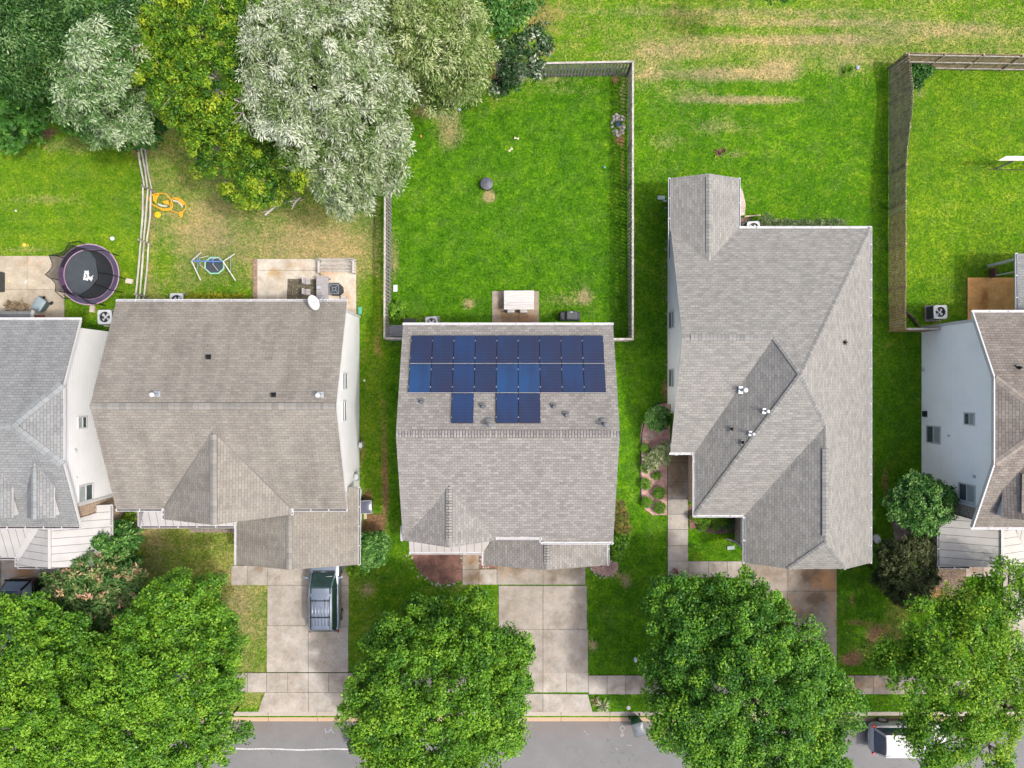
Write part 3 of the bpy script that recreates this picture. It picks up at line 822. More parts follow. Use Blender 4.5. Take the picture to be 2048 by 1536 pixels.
# metal porch roofs
zr = 4.05
roof(hA, [[(-22.45,-10.2,2.9),(-25.05,-9.95,zr),(-25.05,-6.6,zr),(-22.45,-6.75,2.9)],
          [(-27.6,-10.2,2.9),(-25.05,-9.95,zr),(-25.05,-6.6,zr),(-27.6,-6.6,2.9)]], METAL, .12, 'porch_roof')
roof(hA, [[(-37,-9.69,2.9),(-27.5,-9.69,2.9),(-25.2,-6.6,4.03),(-37,-6.6,4.03)]], METAL, .12, 'porch_roof')
q = MB(); q.beam((-25.05,-10.0,zr+.03), (-25.05,-6.6,zr+.03), .16, .05); q.beam((-27.5,-9.69,2.95), (-25.4,-6.9,3.98), .4, .04)
q.build('ridge_cap', M('pale metal flashing', (.52,.515,.50), .6, .06, 4), hA)
gutter(hA, (-22.45,-6.75,2.88), (-22.45,-10.2,2.88), (1,0), 1); gutter(hA, (-27.6,-10.2,2.88), (-22.4,-10.2,2.88), (0,-1), 1)
gutter(hA, (-37,-9.7,2.88), (-27.6,-9.7,2.88), (0,-1), 1); gutter(hA, (-27.65,-10.2,2.88), (-27.65,-9.7,2.88), (-1,0), 1)
q = MB(); q.box(-27.0,-23.0,-9.8,-7.15,0,2.78); q.build('garage', STONE, hA)
roof(hA, [[(-37,4.07,2.8),(-26.9,4.07,2.8),(-26.9,2.9,3.2),(-37,2.9,3.2)]], SH_A, .12, 'rear_roof')
gutter(hA, (-26.9,2.9,3.15), (-26.9,4.1,2.8), (1,0), 0)

# ---------- B: brown roofed house with the silver suv
hB = empty('house', (-14.5, -1.2, 0), 'two-storey white sided house with a brown roof and satellite dish, second from left', 'house')
rb, fb, zb_, zrb, yr = 4.32, -6.55, 5.3, 7.6, -1.1
xl, xr = -20.75, -8.65
roof(hB, [[(xl,rb,zb_),(xr,rb,zb_),(xr,yr,zrb),(xl,yr,zrb)], [(xl,fb,zb_),(xr,fb,zb_),(xr,yr,zrb),(xl,yr,zrb)]], SH_B)
cap(hB, (-19.9,yr,zrb+.02), (-9.3,yr,zrb+.02), CAP_B, .34, raised=True, name='ridge_vent')
cap(hB, (xl,yr,zrb+.005), (-19.9,yr,zrb+.005), CAP_B, .30); cap(hB, (-9.3,yr,zrb+.005), (xr,yr,zrb+.005), CAP_B, .30)
# cross gable
g0, g1 = P(328,1039,5.3), P(582,1029,5.3); gm = (-14.92, -7.05, 7.0)
roof(hB, [[g0, gm, (-14.92,-2.2,7.05), (-18.24,-6.2,5.3)], [g1, gm, (-14.92,-2.2,7.05), (-11.59,-6.2,5.3)]], SH_B, .13)
cap(hB, (-14.92,-7.0,7.03), (-14.92,-2.5,7.08), CAP_B, .34, raised=True, name='ridge_vent')
for a, b in (((-14.92,-2.3,7.08), (-18.24,-6.5,5.33)), ((-14.92,-2.3,7.08), (-11.59,-6.5,5.33))):
    q = MB(); q.beam(a, b, .07, .02); q.build('valley_flashing', M('dark valley flashing', (.16,.15,.14), .6, .2, 6), hB)
gutter(hB, (xl,rb,zb_-.02), (xr,rb,zb_-.02), (0,1), 1, dk=M('grey gutter guard', (.42,.42,.42), .6, .3, 3)); gutter(hB, (xl,fb,zb_-.02), (-18.3,fb,zb_-.02), (0,-1), 1); gutter(hB, (-11.5,fb,zb_-.02), (xr,fb,zb_-.02), (0,-1), 1)
gutter(hB, (-18.24,-6.55,5.28), (-18.24,-7.1,5.28), (-1,0), 1); gutter(hB, (-11.59,-6.55,5.28), (-11.59,-6.85,5.28), (1,0), 1)
q = MB(); q.prof_x([(4.05,0),(4.05,5.25),(-1.1,7.42),(-6.2,5.25),(-6.2,0)], -20.3, -9.15)
q.box(-17.85,-12.0,-6.75,-6.2,0,5.15); q.add([(-17.85,-6.75,5.15),(-12.0,-6.75,5.15),(-14.92,-6.75,6.7)], [(0,1,2)])
q.build('wall', SIDW, hB)
q = MB()
q.beam((-9.12,4.02,.0), (-9.12,4.02,5.2), .14, .06, up=(1,0,0)); q.beam((-9.12,-6.1,2.9), (-9.12,-6.1,5.2), .14, .06, up=(1,0,0))
q.beam((-8.72,rb,zb_-.12), (-8.72,yr,zrb-.12), .05, .12); q.beam((-8.72,fb,zb_-.12), (-8.72,yr,zrb-.12), .05, .12)
q.build('trim', WHITE, hB)
window(hB, -9.15, .55, -.22, 3.25, 4.25, 1); window(hB, -9.15, -.95, -1.95, 3.45, 4.3, 1)
q = MB(); q.lathe((-9.1,-.98,4.9), [(.06,-.05),(.06,.05)], 10); q.build('wall_vent', WCAP, hB)
# garage and porch
roof(hB, [[(-15.39,-10.1,2.9),(-11.98,-9.98,4.4),(-11.98,-5.4,4.4),(-14.4,-6.3,3.336),(-15.39,-7.93,2.9)],
          [(-8.6,-10.1,2.9),(-11.98,-9.98,4.4),(-11.98,-5.4,4.4),(-8.6,-5.78,2.9)]], SH_B, .14, 'garage_roof')
cap(hB, (-11.98,-9.98,4.42), (-11.98,-6.6,4.42), CAP_B, .32, raised=True, name='ridge_vent')
gutter(hB, (-15.39,-10.1,2.88), (-15.39,-7.9,2.88), (-1,0), 0); gutter(hB, (-8.6,-5.78,2.88), (-8.6,-10.1,2.88), (1,0), 1)
q = MB(); q.prof_x([(-6.3,0),(-6.3,2.78),(-9.55,2.78),(-9.55,0)], -15.0, -9.0); q.add([(-15.0,-9.55,2.78),(-9.0,-9.55,2.78),(-11.98,-9.55,4.2)], [(0,1,2)])
q.build('garage', SIDW, hB)
q = MB(); q.box(-14.4,-9.6,-9.62,-9.56,.05,2.2)
for k in range(3): q.box(-14.35,-9.65,-9.64,-9.62,.55+k*.53,.57+k*.53)
q.build('garage_door', WHITE, hB)
roof(hB, [[(-20.75,-7.93,2.9),(-15.44,-7.93,2.9),(-14.5,-6.3,3.5),(-20.1,-6.3,3.5)], [(-20.75,-7.93,2.9),(-20.1,-6.3,3.5),(-20.75,-6.3,2.9)]], METAL, .1, 'porch_roof')
gutter(hB, (-20.75,-7.93,2.88), (-15.5,-7.93,2.88), (0,-1), 1); gutter(hB, (-20.78,-6.3,2.88), (-20.78,-7.93,2.88), (-1,0), 1)
for x in (-20.4,-18.0,-15.8): q = MB(); q.box(x-.07,x+.07,-7.75,-7.61,0,2.8); q.build('porch_post', WHITE, hB)
for px, py, kd in ((417,715,'black'),(547,791,'black')):
    k = P(px, py, 6.8); z = yroof(k[1], rb, zb_, .424); vent(hB, (*P(px, py, z)[:2], z), kd)
for px, py in ((318,791),(643,792)):
    z = 7.2; k = P(px, py, z); vent(hB, (k[0], k[1]+.05, yroof(k[1], rb, zb_, .424)), 'flue', -.2)
# satellite dish on the rear eave
dish = empty('satellite_dish', (-10.3, 4.35, 5.35)); dish.parent = hB; dish.location = Vector((-10.3,4.35,5.35)) - Vector(hB.location)
q = MB(); c0 = P(628,605,5.9); c0 = Vector(c0); nrm = Vector((.78,.25,.50)).normalized()
a_ = nrm.cross(Vector((0,1,0))).normalized(); b_ = a_.cross(nrm)
vs = []; fs = []; n = 28
ax1 = Vector((.25,-.90,.15)); ax1 = (ax1 - nrm*ax1.dot(nrm)).normalized(); ax2 = nrm.cross(ax1)
for i, rr_ in enumerate((0.0, .2, .33, .42)):
    for k in range(n):
        t = 2*math.pi*k/n; dpt = .1*(rr_/.47)**2
        vs.append(c0 + ax1*math.cos(t)*rr_*.98 + ax2*math.sin(t)*rr_*.9 + nrm*(dpt-.1))
for i in range(3):
    for k in range(n): fs.append((i*n+k, i*n+(k+1)%n, (i+1)*n+(k+1)%n, (i+1)*n+k))
q.add(vs, fs)
q.build('dish', M('white dish enamel', (.62,.63,.64), .4, .04, 3), dish, smooth=True)
q = MB(); c1 = Vector((-9.95,4.45,5.45)); q.tube([c0-nrm*.1, (-10.1,4.35,5.55), c1], .022, 8); q.tube([c1, (-9.8,4.7,5.6), (-9.95,4.95,5.7)], .018, 8); q.tube([(-9.55,4.1,5.42), c1+Vector((.02,0,0)), (-10.2,4.4,5.5)], .018, 8)
q.obox((-10.0,5.0,5.72), (.2,.14,.1), (0,0,.3)); q.build('arm', GALV, dish)

# ---------- C: the house with solar panels
hC = empty('house', (-.2, -2.6, 0), 'house with blue solar panels on its mottled taupe roof, in the middle', 'house')
rc, zc, yc, zrc, fc = 3.09, 5.3, -2.46, 7.6, -8.28
xl, xr = -5.71, 5.30
sC = (zrc-zc)/(rc-yc); sF = (zrc-zc)/(yc-fc)
z2 = zc + sF*(-8.02-fc); xs2, xs3 = -.81, 1.55
roof(hC, [[(xl,rc,zc),(xr,rc,zc),(xr,yc,zrc),(xl,yc,zrc)],
          [(xl,-8.2,zc+sF*.08),(xs2,-8.2,zc+sF*.08),(xs2,-8.02,z2),(xs3,-8.02,z2),(xs3,fc,zc),(xr,fc,zc),(xr,yc,zrc),(xl,yc,zrc)]], SH_C)
cap(hC, (-4.9,yc,zrc+.02), (4.85,yc,zrc+.02), CAP_C, .36, raised=True, name='ridge_vent')
cap(hC, (xl,yc,zrc+.005), (-4.9,yc,zrc+.005), CAP_C, .3); cap(hC, (4.85,yc,zrc+.005), (xr,yc,zrc+.005), CAP_C, .3)
roof(hC, [[(xl,-8.18,5.34),(-3.2,-8.3,6.5),(-3.2,-4.8,6.5),(xl,-7.7,5.34)], [(xs2,-8.18,5.34),(-3.2,-8.3,6.5),(-3.2,-4.8,6.5),(xs2,-7.7,5.34)]], SH_C, .1)
cap(hC, (-3.2,-7.95,6.53), (-3.2,-5.1,6.53), CAP_C, .32, raised=True, name='ridge_vent')
gutter(hC, (xl,rc,zc-.02), (xr,rc,zc-.02), (0,1), 0); gutter(hC, (xs2,-8.02,z2-.02), (xs3,-8.02,z2-.02), (0,-1), 0); gutter(hC, (xs3,fc,zc-.02), (xr,fc,zc-.02), (0,-1), 0)
gutter(hC, (xl,-7.45,5.3), (xl,-8.2,5.3), (-1,0), 0); gutter(hC, (xs3+.02,-8.02,5.28), (xs3+.02,-8.3,5.28), (-1,0), 0)
q = MB(); q.prof_x([(2.8,0),(2.8,5.2),(yc,7.4),(-7.8,5.1),(-7.8,0)], -5.35, 4.95); q.build('wall', SIDG, hC)
roof(hC, [[(-5.72,-9.39,2.9),(-1.6,-9.39,2.9),(-.55,-7.7,3.5),(-5.72,-7.7,3.5)]], METAL_T, .1, 'porch_roof')
gutter(hC, (-5.72,-9.39,2.88), (-1.62,-9.39,2.88), (0,-1), 0)
roof(hC, [[(-1.56,-10.12,2.9),(1.87,-10.0,4.4),(1.87,-7.5,4.4),(-.3,-7.5,3.45),(-1.56,-9.39,2.9)],
          [(5.31,-10.12,2.9),(1.87,-10.0,4.4),(1.87,-7.5,4.4),(5.31,-7.5,2.9)]], SH_C, .14, 'garage_roof')
cap(hC, (1.87,-9.7,4.43), (1.87,-8.1,4.43), CAP_C, .32, raised=True, name='ridge_vent')
gutter(hC, (-1.56,-10.12,2.88), (-1.56,-9.4,2.88), (-1,0), 0); gutter(hC, (5.31,-8.3,2.88), (5.31,-10.12,2.88), (1,0), 0)
q = MB(); q.prof_x([(-7.8,0),(-7.8,2.78),(-9.6,2.78),(-9.6,0)], -1.2, 4.95); q.add([(-1.2,-9.6,2.78),(4.95,-9.6,2.78),(1.87,-9.6,4.2)], [(0,1,2)]); q.build('garage', SIDG, hC)
q = MB(); q.box(-.6,4.3,-9.67,-9.61,.05,2.2)
for k in range(3): q.box(-.55,4.25,-9.69,-9.67,.55+k*.53,.57+k*.53)
q.build('garage_door', WHITE, hC)
for x in (-5.4,-1.7): q = MB(); q.box(x-.07,x+.07,-9.2,-9.06,0,2.8); q.build('porch_post', WHITE, hC)
q = MB(); k = P(1135,1097,3.7); q.obox((k[0], k[1], 3.66), (.34,.34,.03), (0, math.atan(.436), 0)); q.build('roof_patch', M('dark roof patch', (.13,.13,.135), .8, .3, 9), hC)
q = MB(); q.beam((5.2,-10.1,2.75), (5.0,-10.25,2.55), .1, .06); q.build('camera_light', BLACK, hC)
zat = lambda Y: zc + sC*(rc-Y)
for px, py, kd in ((843,804,'grey'),(965,813,'grey'),(1107,813,'grey'),(1132,830,'grey'),(979,848,'tall'),(1208,848,'tall')):
    z = 7.1
    for _ in range(4): z = zat(P(px, py, z)[1])
    k = P(px, py, z); vent(hC, (k[0], k[1], z), kd, lean=(0,1))
# solar panels
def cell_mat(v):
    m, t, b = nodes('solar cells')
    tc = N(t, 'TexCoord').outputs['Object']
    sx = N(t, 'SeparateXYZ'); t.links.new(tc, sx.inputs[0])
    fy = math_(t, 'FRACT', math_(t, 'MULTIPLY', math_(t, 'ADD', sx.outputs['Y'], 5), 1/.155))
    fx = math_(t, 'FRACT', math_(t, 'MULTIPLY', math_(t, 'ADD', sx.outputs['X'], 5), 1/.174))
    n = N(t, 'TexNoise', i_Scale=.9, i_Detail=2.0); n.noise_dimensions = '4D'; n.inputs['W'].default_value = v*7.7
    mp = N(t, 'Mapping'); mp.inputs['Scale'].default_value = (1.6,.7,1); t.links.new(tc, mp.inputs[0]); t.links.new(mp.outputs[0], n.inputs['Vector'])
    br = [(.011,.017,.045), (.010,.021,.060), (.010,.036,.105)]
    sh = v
    c = ramp(t, [(.25, (.016,.014,.034)), (.48, br[0]), (.62+.15*(1-sh), br[1]), (.82+.15*(1-sh), br[2])], n.outputs['Fac'])  # blue patches put sky reflections into the cell colour
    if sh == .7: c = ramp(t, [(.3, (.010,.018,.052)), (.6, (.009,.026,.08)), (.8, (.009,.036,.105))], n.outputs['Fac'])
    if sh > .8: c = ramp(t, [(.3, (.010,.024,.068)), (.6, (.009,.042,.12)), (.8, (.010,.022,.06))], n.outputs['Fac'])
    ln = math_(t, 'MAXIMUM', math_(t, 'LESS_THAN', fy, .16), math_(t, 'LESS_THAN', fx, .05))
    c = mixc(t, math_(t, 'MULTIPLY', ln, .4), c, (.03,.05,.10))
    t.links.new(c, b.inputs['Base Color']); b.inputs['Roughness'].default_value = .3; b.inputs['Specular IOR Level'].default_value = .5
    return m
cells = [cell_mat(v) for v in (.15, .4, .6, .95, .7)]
PFR = M('black panel frame', (.03,.034,.05), .4, .2, 5, metal=.4)
CLIP = M('silver clamp', (.50,.51,.51), .5, .1, 5)
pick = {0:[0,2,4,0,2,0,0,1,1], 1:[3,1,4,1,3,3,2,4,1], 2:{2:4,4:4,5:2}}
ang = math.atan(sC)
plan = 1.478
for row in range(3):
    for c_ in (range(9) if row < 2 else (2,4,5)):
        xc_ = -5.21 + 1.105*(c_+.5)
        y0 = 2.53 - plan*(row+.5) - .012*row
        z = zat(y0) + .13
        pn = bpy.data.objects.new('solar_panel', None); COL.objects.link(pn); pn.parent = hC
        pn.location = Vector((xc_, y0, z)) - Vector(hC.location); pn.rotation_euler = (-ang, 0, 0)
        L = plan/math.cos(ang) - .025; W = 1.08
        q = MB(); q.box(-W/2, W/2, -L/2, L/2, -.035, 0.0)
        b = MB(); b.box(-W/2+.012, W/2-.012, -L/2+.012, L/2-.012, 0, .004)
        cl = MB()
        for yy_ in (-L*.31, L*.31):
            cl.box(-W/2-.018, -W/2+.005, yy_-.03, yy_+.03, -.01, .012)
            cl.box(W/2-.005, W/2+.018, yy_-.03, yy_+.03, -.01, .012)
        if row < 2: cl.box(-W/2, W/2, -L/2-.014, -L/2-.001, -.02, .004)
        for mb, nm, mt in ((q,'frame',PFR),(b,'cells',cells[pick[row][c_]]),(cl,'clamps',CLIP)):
            me = bpy.data.meshes.new(nm); me.from_pydata(mb.v, [], mb.f); me.materials.append(mt); me.update()
            o = bpy.data.objects.new(nm, me); COL.objects.link(o); o.parent = pn
pn = None

# ---------- D: single-storey hipped house
hD = empty('house', (15, -.5, 0), 'single-storey pale taupe hip roofed house with a rear wing, right of the solar house', 'house')
ze = 2.9
nY, sN = 8.69, .42; s0Y = -3.83; e_x, sE = 20.0, .65; s1Y, sS1 = -7.32, .43; wX, sW = 10.22, .77; w2X = 13.02
yrg = (nY+s0Y)/2; zrg = ze + sN*(nY-yrg)
xp = (sE*e_x + sW*wX)/(sE+sW); zp = ze + sW*(xp-wX); yp = nY - (zp-ze)/sN; sS1 = (zp-ze)/(yp-s1Y)
x_w = wX + (zrg-ze)/sW
xg = (e_x+w2X)/2; zg = ze + sE*(e_x-xg); yg = s1Y + (zg-ze)/sS1
yv = s1Y
def solve(px, py, f):
    z = 4.0
    for _ in range(20): z = f(*P(px, py, z)[:2])
    return (*P(px, py, z)[:2], z)
xlft = 8.87
yval = s0Y
Nn = [(xlft,nY,ze),(e_x,nY,ze),(xp,yp,zp),(x_w,yrg,zrg),(xlft,yrg,zrg)]
S0 = [(xlft,s0Y,ze),(wX,s0Y,ze),(x_w,yrg,zrg),(xlft,yrg,zrg)]
W1 = [(wX,s0Y,ze),(wX,s1Y,ze),(xp,yp,zp),(x_w,yrg,zrg)]
S1 = [(wX,s1Y,ze),(w2X,s1Y,ze),(xg,yg,zg),(xp,yp,zp)]
jl = (14.95,-10.0,ze+sE*(14.95-w2X)); jr = (18.07,-10.0,ze+sE*(e_x-18.07)); ja = (xg,-8.35,zg)
W2 = [(w2X,s1Y,ze),(w2X,-10.0,ze),jl,ja,(xg,yg,zg)]
Ee = [(e_x,nY,ze),(e_x,-10.0,ze),jr,ja,(xg,yg,zg),(xp,yp,zp)]
Jf = [jl, jr, ja]
roof(hD, [Nn, S0, W1, S1, W2, Ee, Jf], SH_D, .14)
wingx = 10.75
roof(hD, [[(8.85,11.5,2.9),(wingx,11.5,3.76),(wingx,6.4,3.76),(8.85,8.3,2.9)], [(12.65,11.5,2.9),(wingx,11.5,3.76),(wingx,6.4,3.76),(12.65,8.5,2.9)]], SH_D, .12, 'wing_roof')
U = lambda p, d=.02: (p[0], p[1], p[2]+d)
cap(hD, (wingx,11.3,3.78), (wingx,7.2,3.78), CAP_D, .3, raised=True, name='ridge_vent')
cap(hD, (9.3,yrg,zrg+.02), (12.2,yrg,zrg+.02), CAP_D, .34, raised=True, name='ridge_vent')
cap(hD, (xg,-8.0,zg+.02), (xg,yg-1.2,zg+.02), CAP_D, .34, raised=True, name='ridge_vent')
for a, b in ((U((e_x,nY,ze)),U((xp,yp,zp))), (U((xp,yp,zp)),U((wX,s1Y,ze))), (U((x_w,yrg,zrg)),U((xp,yp,zp))), (U((xp,yp,zp)),U((xg,yg,zg))), (U(jl),U(ja)), (U(jr),U(ja)), ((12.2,yrg,zrg+.015),(x_w,yrg,zrg+.015))):
    cap(hD, a, b, CAP_D, .22, .012, .045)
gutter(hD, (12.7,nY,ze-.02), (e_x,nY,ze-.02), (0,1), 0); gutter(hD, (e_x,nY+.1,ze-.02), (e_x,-10.0,ze-.02), (1,0), 0, w=.10)
gutter(hD, (wX,-3.3,ze-.02), (wX,s1Y-.1,ze-.02), (-1,0), 0); gutter(hD, (wX-.1,s1Y,ze-.02), (13.35,s1Y,ze-.02), (0,-1), 0); gutter(hD, (w2X,s1Y-.15,ze-.02), (w2X,-10.0,ze-.02), (-1,0), 1)
gutter(hD, (xlft-.05,s0Y,ze-.02), (10.1,s0Y,ze-.02), (0,-1), 0); gutter(hD, (8.85,11.5,2.88), (8.85,7.0,2.88), (-1,0), 1, w=.10); gutter(hD, (12.65,8.75,2.88), (12.65,11.5,2.88), (1,0), 0, w=.10)
q = MB(); q.box(9.33,19.6,-1.7,8.3,0,2.74); q.box(10.62,19.59,-6.92,-1.7,0,2.74); q.box(13.42,19.58,-9.5,-6.92,0,2.74); q.box(9.34,12.2,8.3,11.1,0,2.74)
q.prof_x([(8.25,2.74),(8.25,2.85),(yrg,zrg-.16),(s0Y+.2,2.85),(s0Y+.2,2.74)], 9.33, 9.5)
q.add([(9.34,11.1,2.74),(12.2,11.1,2.74),(wingx,11.1,3.6)], [(0,1,2)])
q.build('wall', SIDL, hD)
q = MB(); q.box(10.56,10.62,-6.95,-1.9,0,.85); q.box(13.36,13.42,-9.55,-7.0,0,.85); q.box(10.58,13.4,-6.98,-6.92,0,.85); q.box(9.27,9.33,-1.75,-1.2,0,.9)
q.build('brick_base', BRICK, hD)
q = MB(); q.box(9.25,9.45,-3.7,-3.5,0,2.74); q.build('porch_post', WHITE, hD)
q = MB(); q.beam((9.0,-3.6,2.6),(9.4,-1.8,2.6),.1,.2); q.box(9.3,9.42,-1.72,-1.64,0,2.7); q.build('trim', WHITE, hD)
q = MB(); q.box(13.7,19.3,-9.57,-9.5,.05,2.2); q.build('garage_door', WHITE, hD)
window(hD, 9.33, 4.19, 3.3, .5, 1.75, -1); window(hD, 9.33, .82, -.12, .5, 1.75, -1)
for px, py, kd, s_ in ((1484,780,'flue',-.1),(1530,822,'flue',-.35),(1502,867,'flue',-.4),(1464,858,'black',0),(1486,885,'black',0),(1689,685,'black',0)):
    if px == 1689: f = lambda x, y: ze + sE*(e_x-x)
    elif px < 1520: f = lambda x, y: ze + sW*(x-wX)
    else: f = lambda x, y: ze + sW*(x-wX)
    k = solve(px, py, f); vent(hD, k, kd, s_)
# ---------- E: blue-grey sided house at the right edge
hE = empty('house', (30, -2, 0), 'two-storey pale blue grey sided house with a streaked brown roof, at the right edge', 'house')
re_, fe, xe, z0_ = 3.75, -7.52, 24.14, 5.3
roof(hE, [[(38,re_,z0_),(xe,re_,z0_),(xe,.33,6.94),(26.3,-1.87,7.98),(38,-1.87,7.98)],
          [(xe,.33,6.94),(xe,-4.0,6.94),(26.3,-1.87,7.98)],
          [(38,fe,z0_),(xe,fe,z0_),(xe,-4.0,6.94),(26.3,-1.87,7.98),(38,-1.87,7.98)]], SH_E)
CAP_E = shingle('tan ridge caps', (.50,.42,.35), (.44,.37,.31), (.22,.18,.15), bw=.9, rh=.3)
cap(hE, (xe+.05,.33,6.96), (26.3,-1.87,8.0), CAP_E, .34); cap(hE, (xe+.05,-4.0,6.96), (26.3,-1.87,8.0), CAP_E, .34); cap(hE, (26.3,-1.87,8.0), (38,-1.87,8.0), CAP_E, .3)
q = MB(); q.prof_x([(3.4,0),(3.4,5.28),(.33,6.78),(-4.0,6.78),(-7.15,5.28),(-7.15,0)], 24.57, 38); q.build('wall', SIDG, hE)
q = MB(); q.box(24.5,24.6,-7.2,-6.55,0,5.1); q.box(24.5,38,-7.22,-7.15,0,5.1); q.build('stone_wall', stonewall('brown stone veneer', (.42,.33,.28), (.27,.22,.2), (.1,.08,.07)), hE)
q = MB(); q.beam((xe+.02,re_,z0_-.08),(xe+.02,.33,6.86),.07,.2); q.beam((xe+.02,.33,6.86),(xe+.02,-4.0,6.86),.07,.2); q.beam((xe+.02,-4.0,6.86),(xe+.02,fe,z0_-.08),.07,.2)
q.box(24.5,24.6,-6.55,-6.42,0,5.1); q.box(24.52,24.6,3.3,3.46,0,5.25); q.build('trim', WHITE, hE)
gutter(hE, (xe,re_,z0_-.02), (38,re_,z0_-.02), (0,1), 0); gutter(hE, (xe-.05,fe,z0_-.02), (38,fe,z0_-.02), (0,-1), 0)
window(hE, 24.57, -2.5, -3.4, .6, 1.85, -1); window(hE, 24.57, -1.6, -2.15, 4.05, 4.8, -1); window(hE, 24.57, -5.45, -6.3, 3.6, 4.85, -1)
q = MB(); q.box(24.45,24.57,-1.95,-1.6,.25,.6); q.build('dryer_vent', BLACK, hE)
for bx_ in ((24.5,24.57,-2.95,-2.85,2.6,2.72), (24.5,24.57,-4.98,-4.83,4.75,4.92), (24.45,24.57,.75,.95,.2,.35)):
    q = MB(); q.box(*bx_); q.build('wall_vent', WCAP, hE)
vent(hE, (*P(2046,735,7.0)[:2], yroof(P(2046,735,7.0)[1], re_, z0_, .478)), 'black')
xd = 25.03; xm = xd+.69; xd2 = xd+1.38
d = roof(hE, [[(xd,-6.83,6.25),(xm,-6.83,6.85),(xm,-3.9,6.95),(xd,-5.2,6.35)], [(xd2,-6.83,6.25),(xm,-6.83,6.85),(xm,-3.9,6.95),(xd2,-5.2,6.35)]], SH_E, .08, 'dormer')
q = MB(); q.prof_x([(-5.5,6.2),(-6.78,6.2),(-6.78,5.6),(-6.6,5.6)], xd+.1, xd2-.1); q.build('dormer_wall', WHITE, d)
cap(d, (xm,-6.5,6.92), (xm,-4.5,6.97), CAP_E, .3, raised=True)
roof(hE, [[(23.9,-10.2,2.9),(26.56,-9.95,4.05),(26.56,-6.8,4.05),(23.9,-7.2,2.9)], [(29.2,-10.2,2.9),(26.56,-9.95,4.05),(26.56,-6.8,4.05),(29.2,-7.0,2.9)]], METAL_E, .12, 'porch_roof')
roof(hE, [[(38,-9.7,2.9),(28.5,-9.7,3.1),(27.2,-7.1,3.9),(38,-7.1,3.9)]], METAL_E, .12, 'porch_roof')
q = MB(); q.beam((26.56,-9.98,4.08),(26.56,-6.9,4.08),.16,.05); q.build('ridge_cap', M('beige metal flashing', (.48,.47,.45), .6, .06, 4), hE)
gutter(hE, (23.9,-7.2,2.88), (23.9,-10.2,2.88), (-1,0), 1); gutter(hE, (23.85,-10.2,2.88), (25.6,-10.2,2.88), (0,-1), 1)
q = MB(); q.box(24.5,28.8,-9.7,-7.22,0,2.78); q.build('garage', STONE, hE)
roof(hE, [[(28.25,7.3,2.9),(38,7.3,2.9),(38,3.5,2.95),(28.25,3.5,2.95)]], SH_A, .12, 'rear_roof'); gutter(hE, (28.25,3.6,2.9), (28.25,7.3,2.88), (-1,0), 1)
q = MB()
q.box(28.5,28.65,7.0,7.15,0,2.8); q.build('porch_post', WHITE, hE)

# windows and doors in the walls that face the street and the yards
for x in (-4.3, -1.9, 1.2, 3.6): window_y(hC, 2.8, x-.45, x+.45, 3.4, 4.7, 1)
for x in (-3.6, 2.9): window_y(hC, 2.8, x-.45, x+.45, .9, 2.1, 1)
for x in (-3.6, 2.2, 3.8): window_y(hC, -7.8, x-.45, x+.45, 3.6, 4.8, -1)
for x in (-4.4, -3.3): window_y(hC, -7.8, x-.4, x+.4, .8, 2.1, -1)
for y in (1.2, -4.8): window(hC, 4.95, y+.4, y-.4, 3.5, 4.6, 1); window(hC, -5.35, y+.4, y-.4, 3.5, 4.6, -1)
for x in (-18.6, -16.2, -13.4, -11.0): window_y(hB, 4.05, x-.45, x+.45, 3.4, 4.7, 1)
for x in (-19.2, -10.4): window_y(hB, -6.2, x-.35, x+.35, 3.6, 4.7, -1)
for x in (-15.9, -14.0): window_y(hB, -6.75, x-.45, x+.45, 3.6, 4.8, -1)
for x in (-19.0, -17.6): window_y(hB, -6.2, x-.4, x+.4, .9, 2.1, -1)
for x in (14.0, 16.0, 18.0): window_y(hD, 8.3, x-.5, x+.5, 1.0, 2.1, 1)
for x in (11.3, 12.5): window_y(hD, -6.98, x-.4, x+.4, 1.0, 2.1, -1)
for y in (5.5, 1.5, -4.0): window(hD, 19.6, y+.4, y-.4, 1.0, 2.0, 1)
for x in (26.2, 28.6): window_y(hE, 3.4, x-.45, x+.45, 3.4, 4.7, 1)
for x in (-25.0, -27.5): window_y(hA, 3.0, x-.45, x+.45, 3.4, 4.7, 1)
for hh, x, y in ((hC, -2.3, -7.8), (hB, -16.4, -6.2)):
    q = MB(); q.box(x-.48, x+.48, y-.05, y, .1, 2.2); q.build('front_door', M('dark red door paint', (.16,.05,.04), .4, .1, 3), hh)
# ------------------------------------------------------------------ foliage
BARK = M('grey brown bark', (.20,.16,.12), .9, .4, 7, bump=.5)
BARKP = M('pale dead wood', (.55,.50,.46), .9, .3, 9)

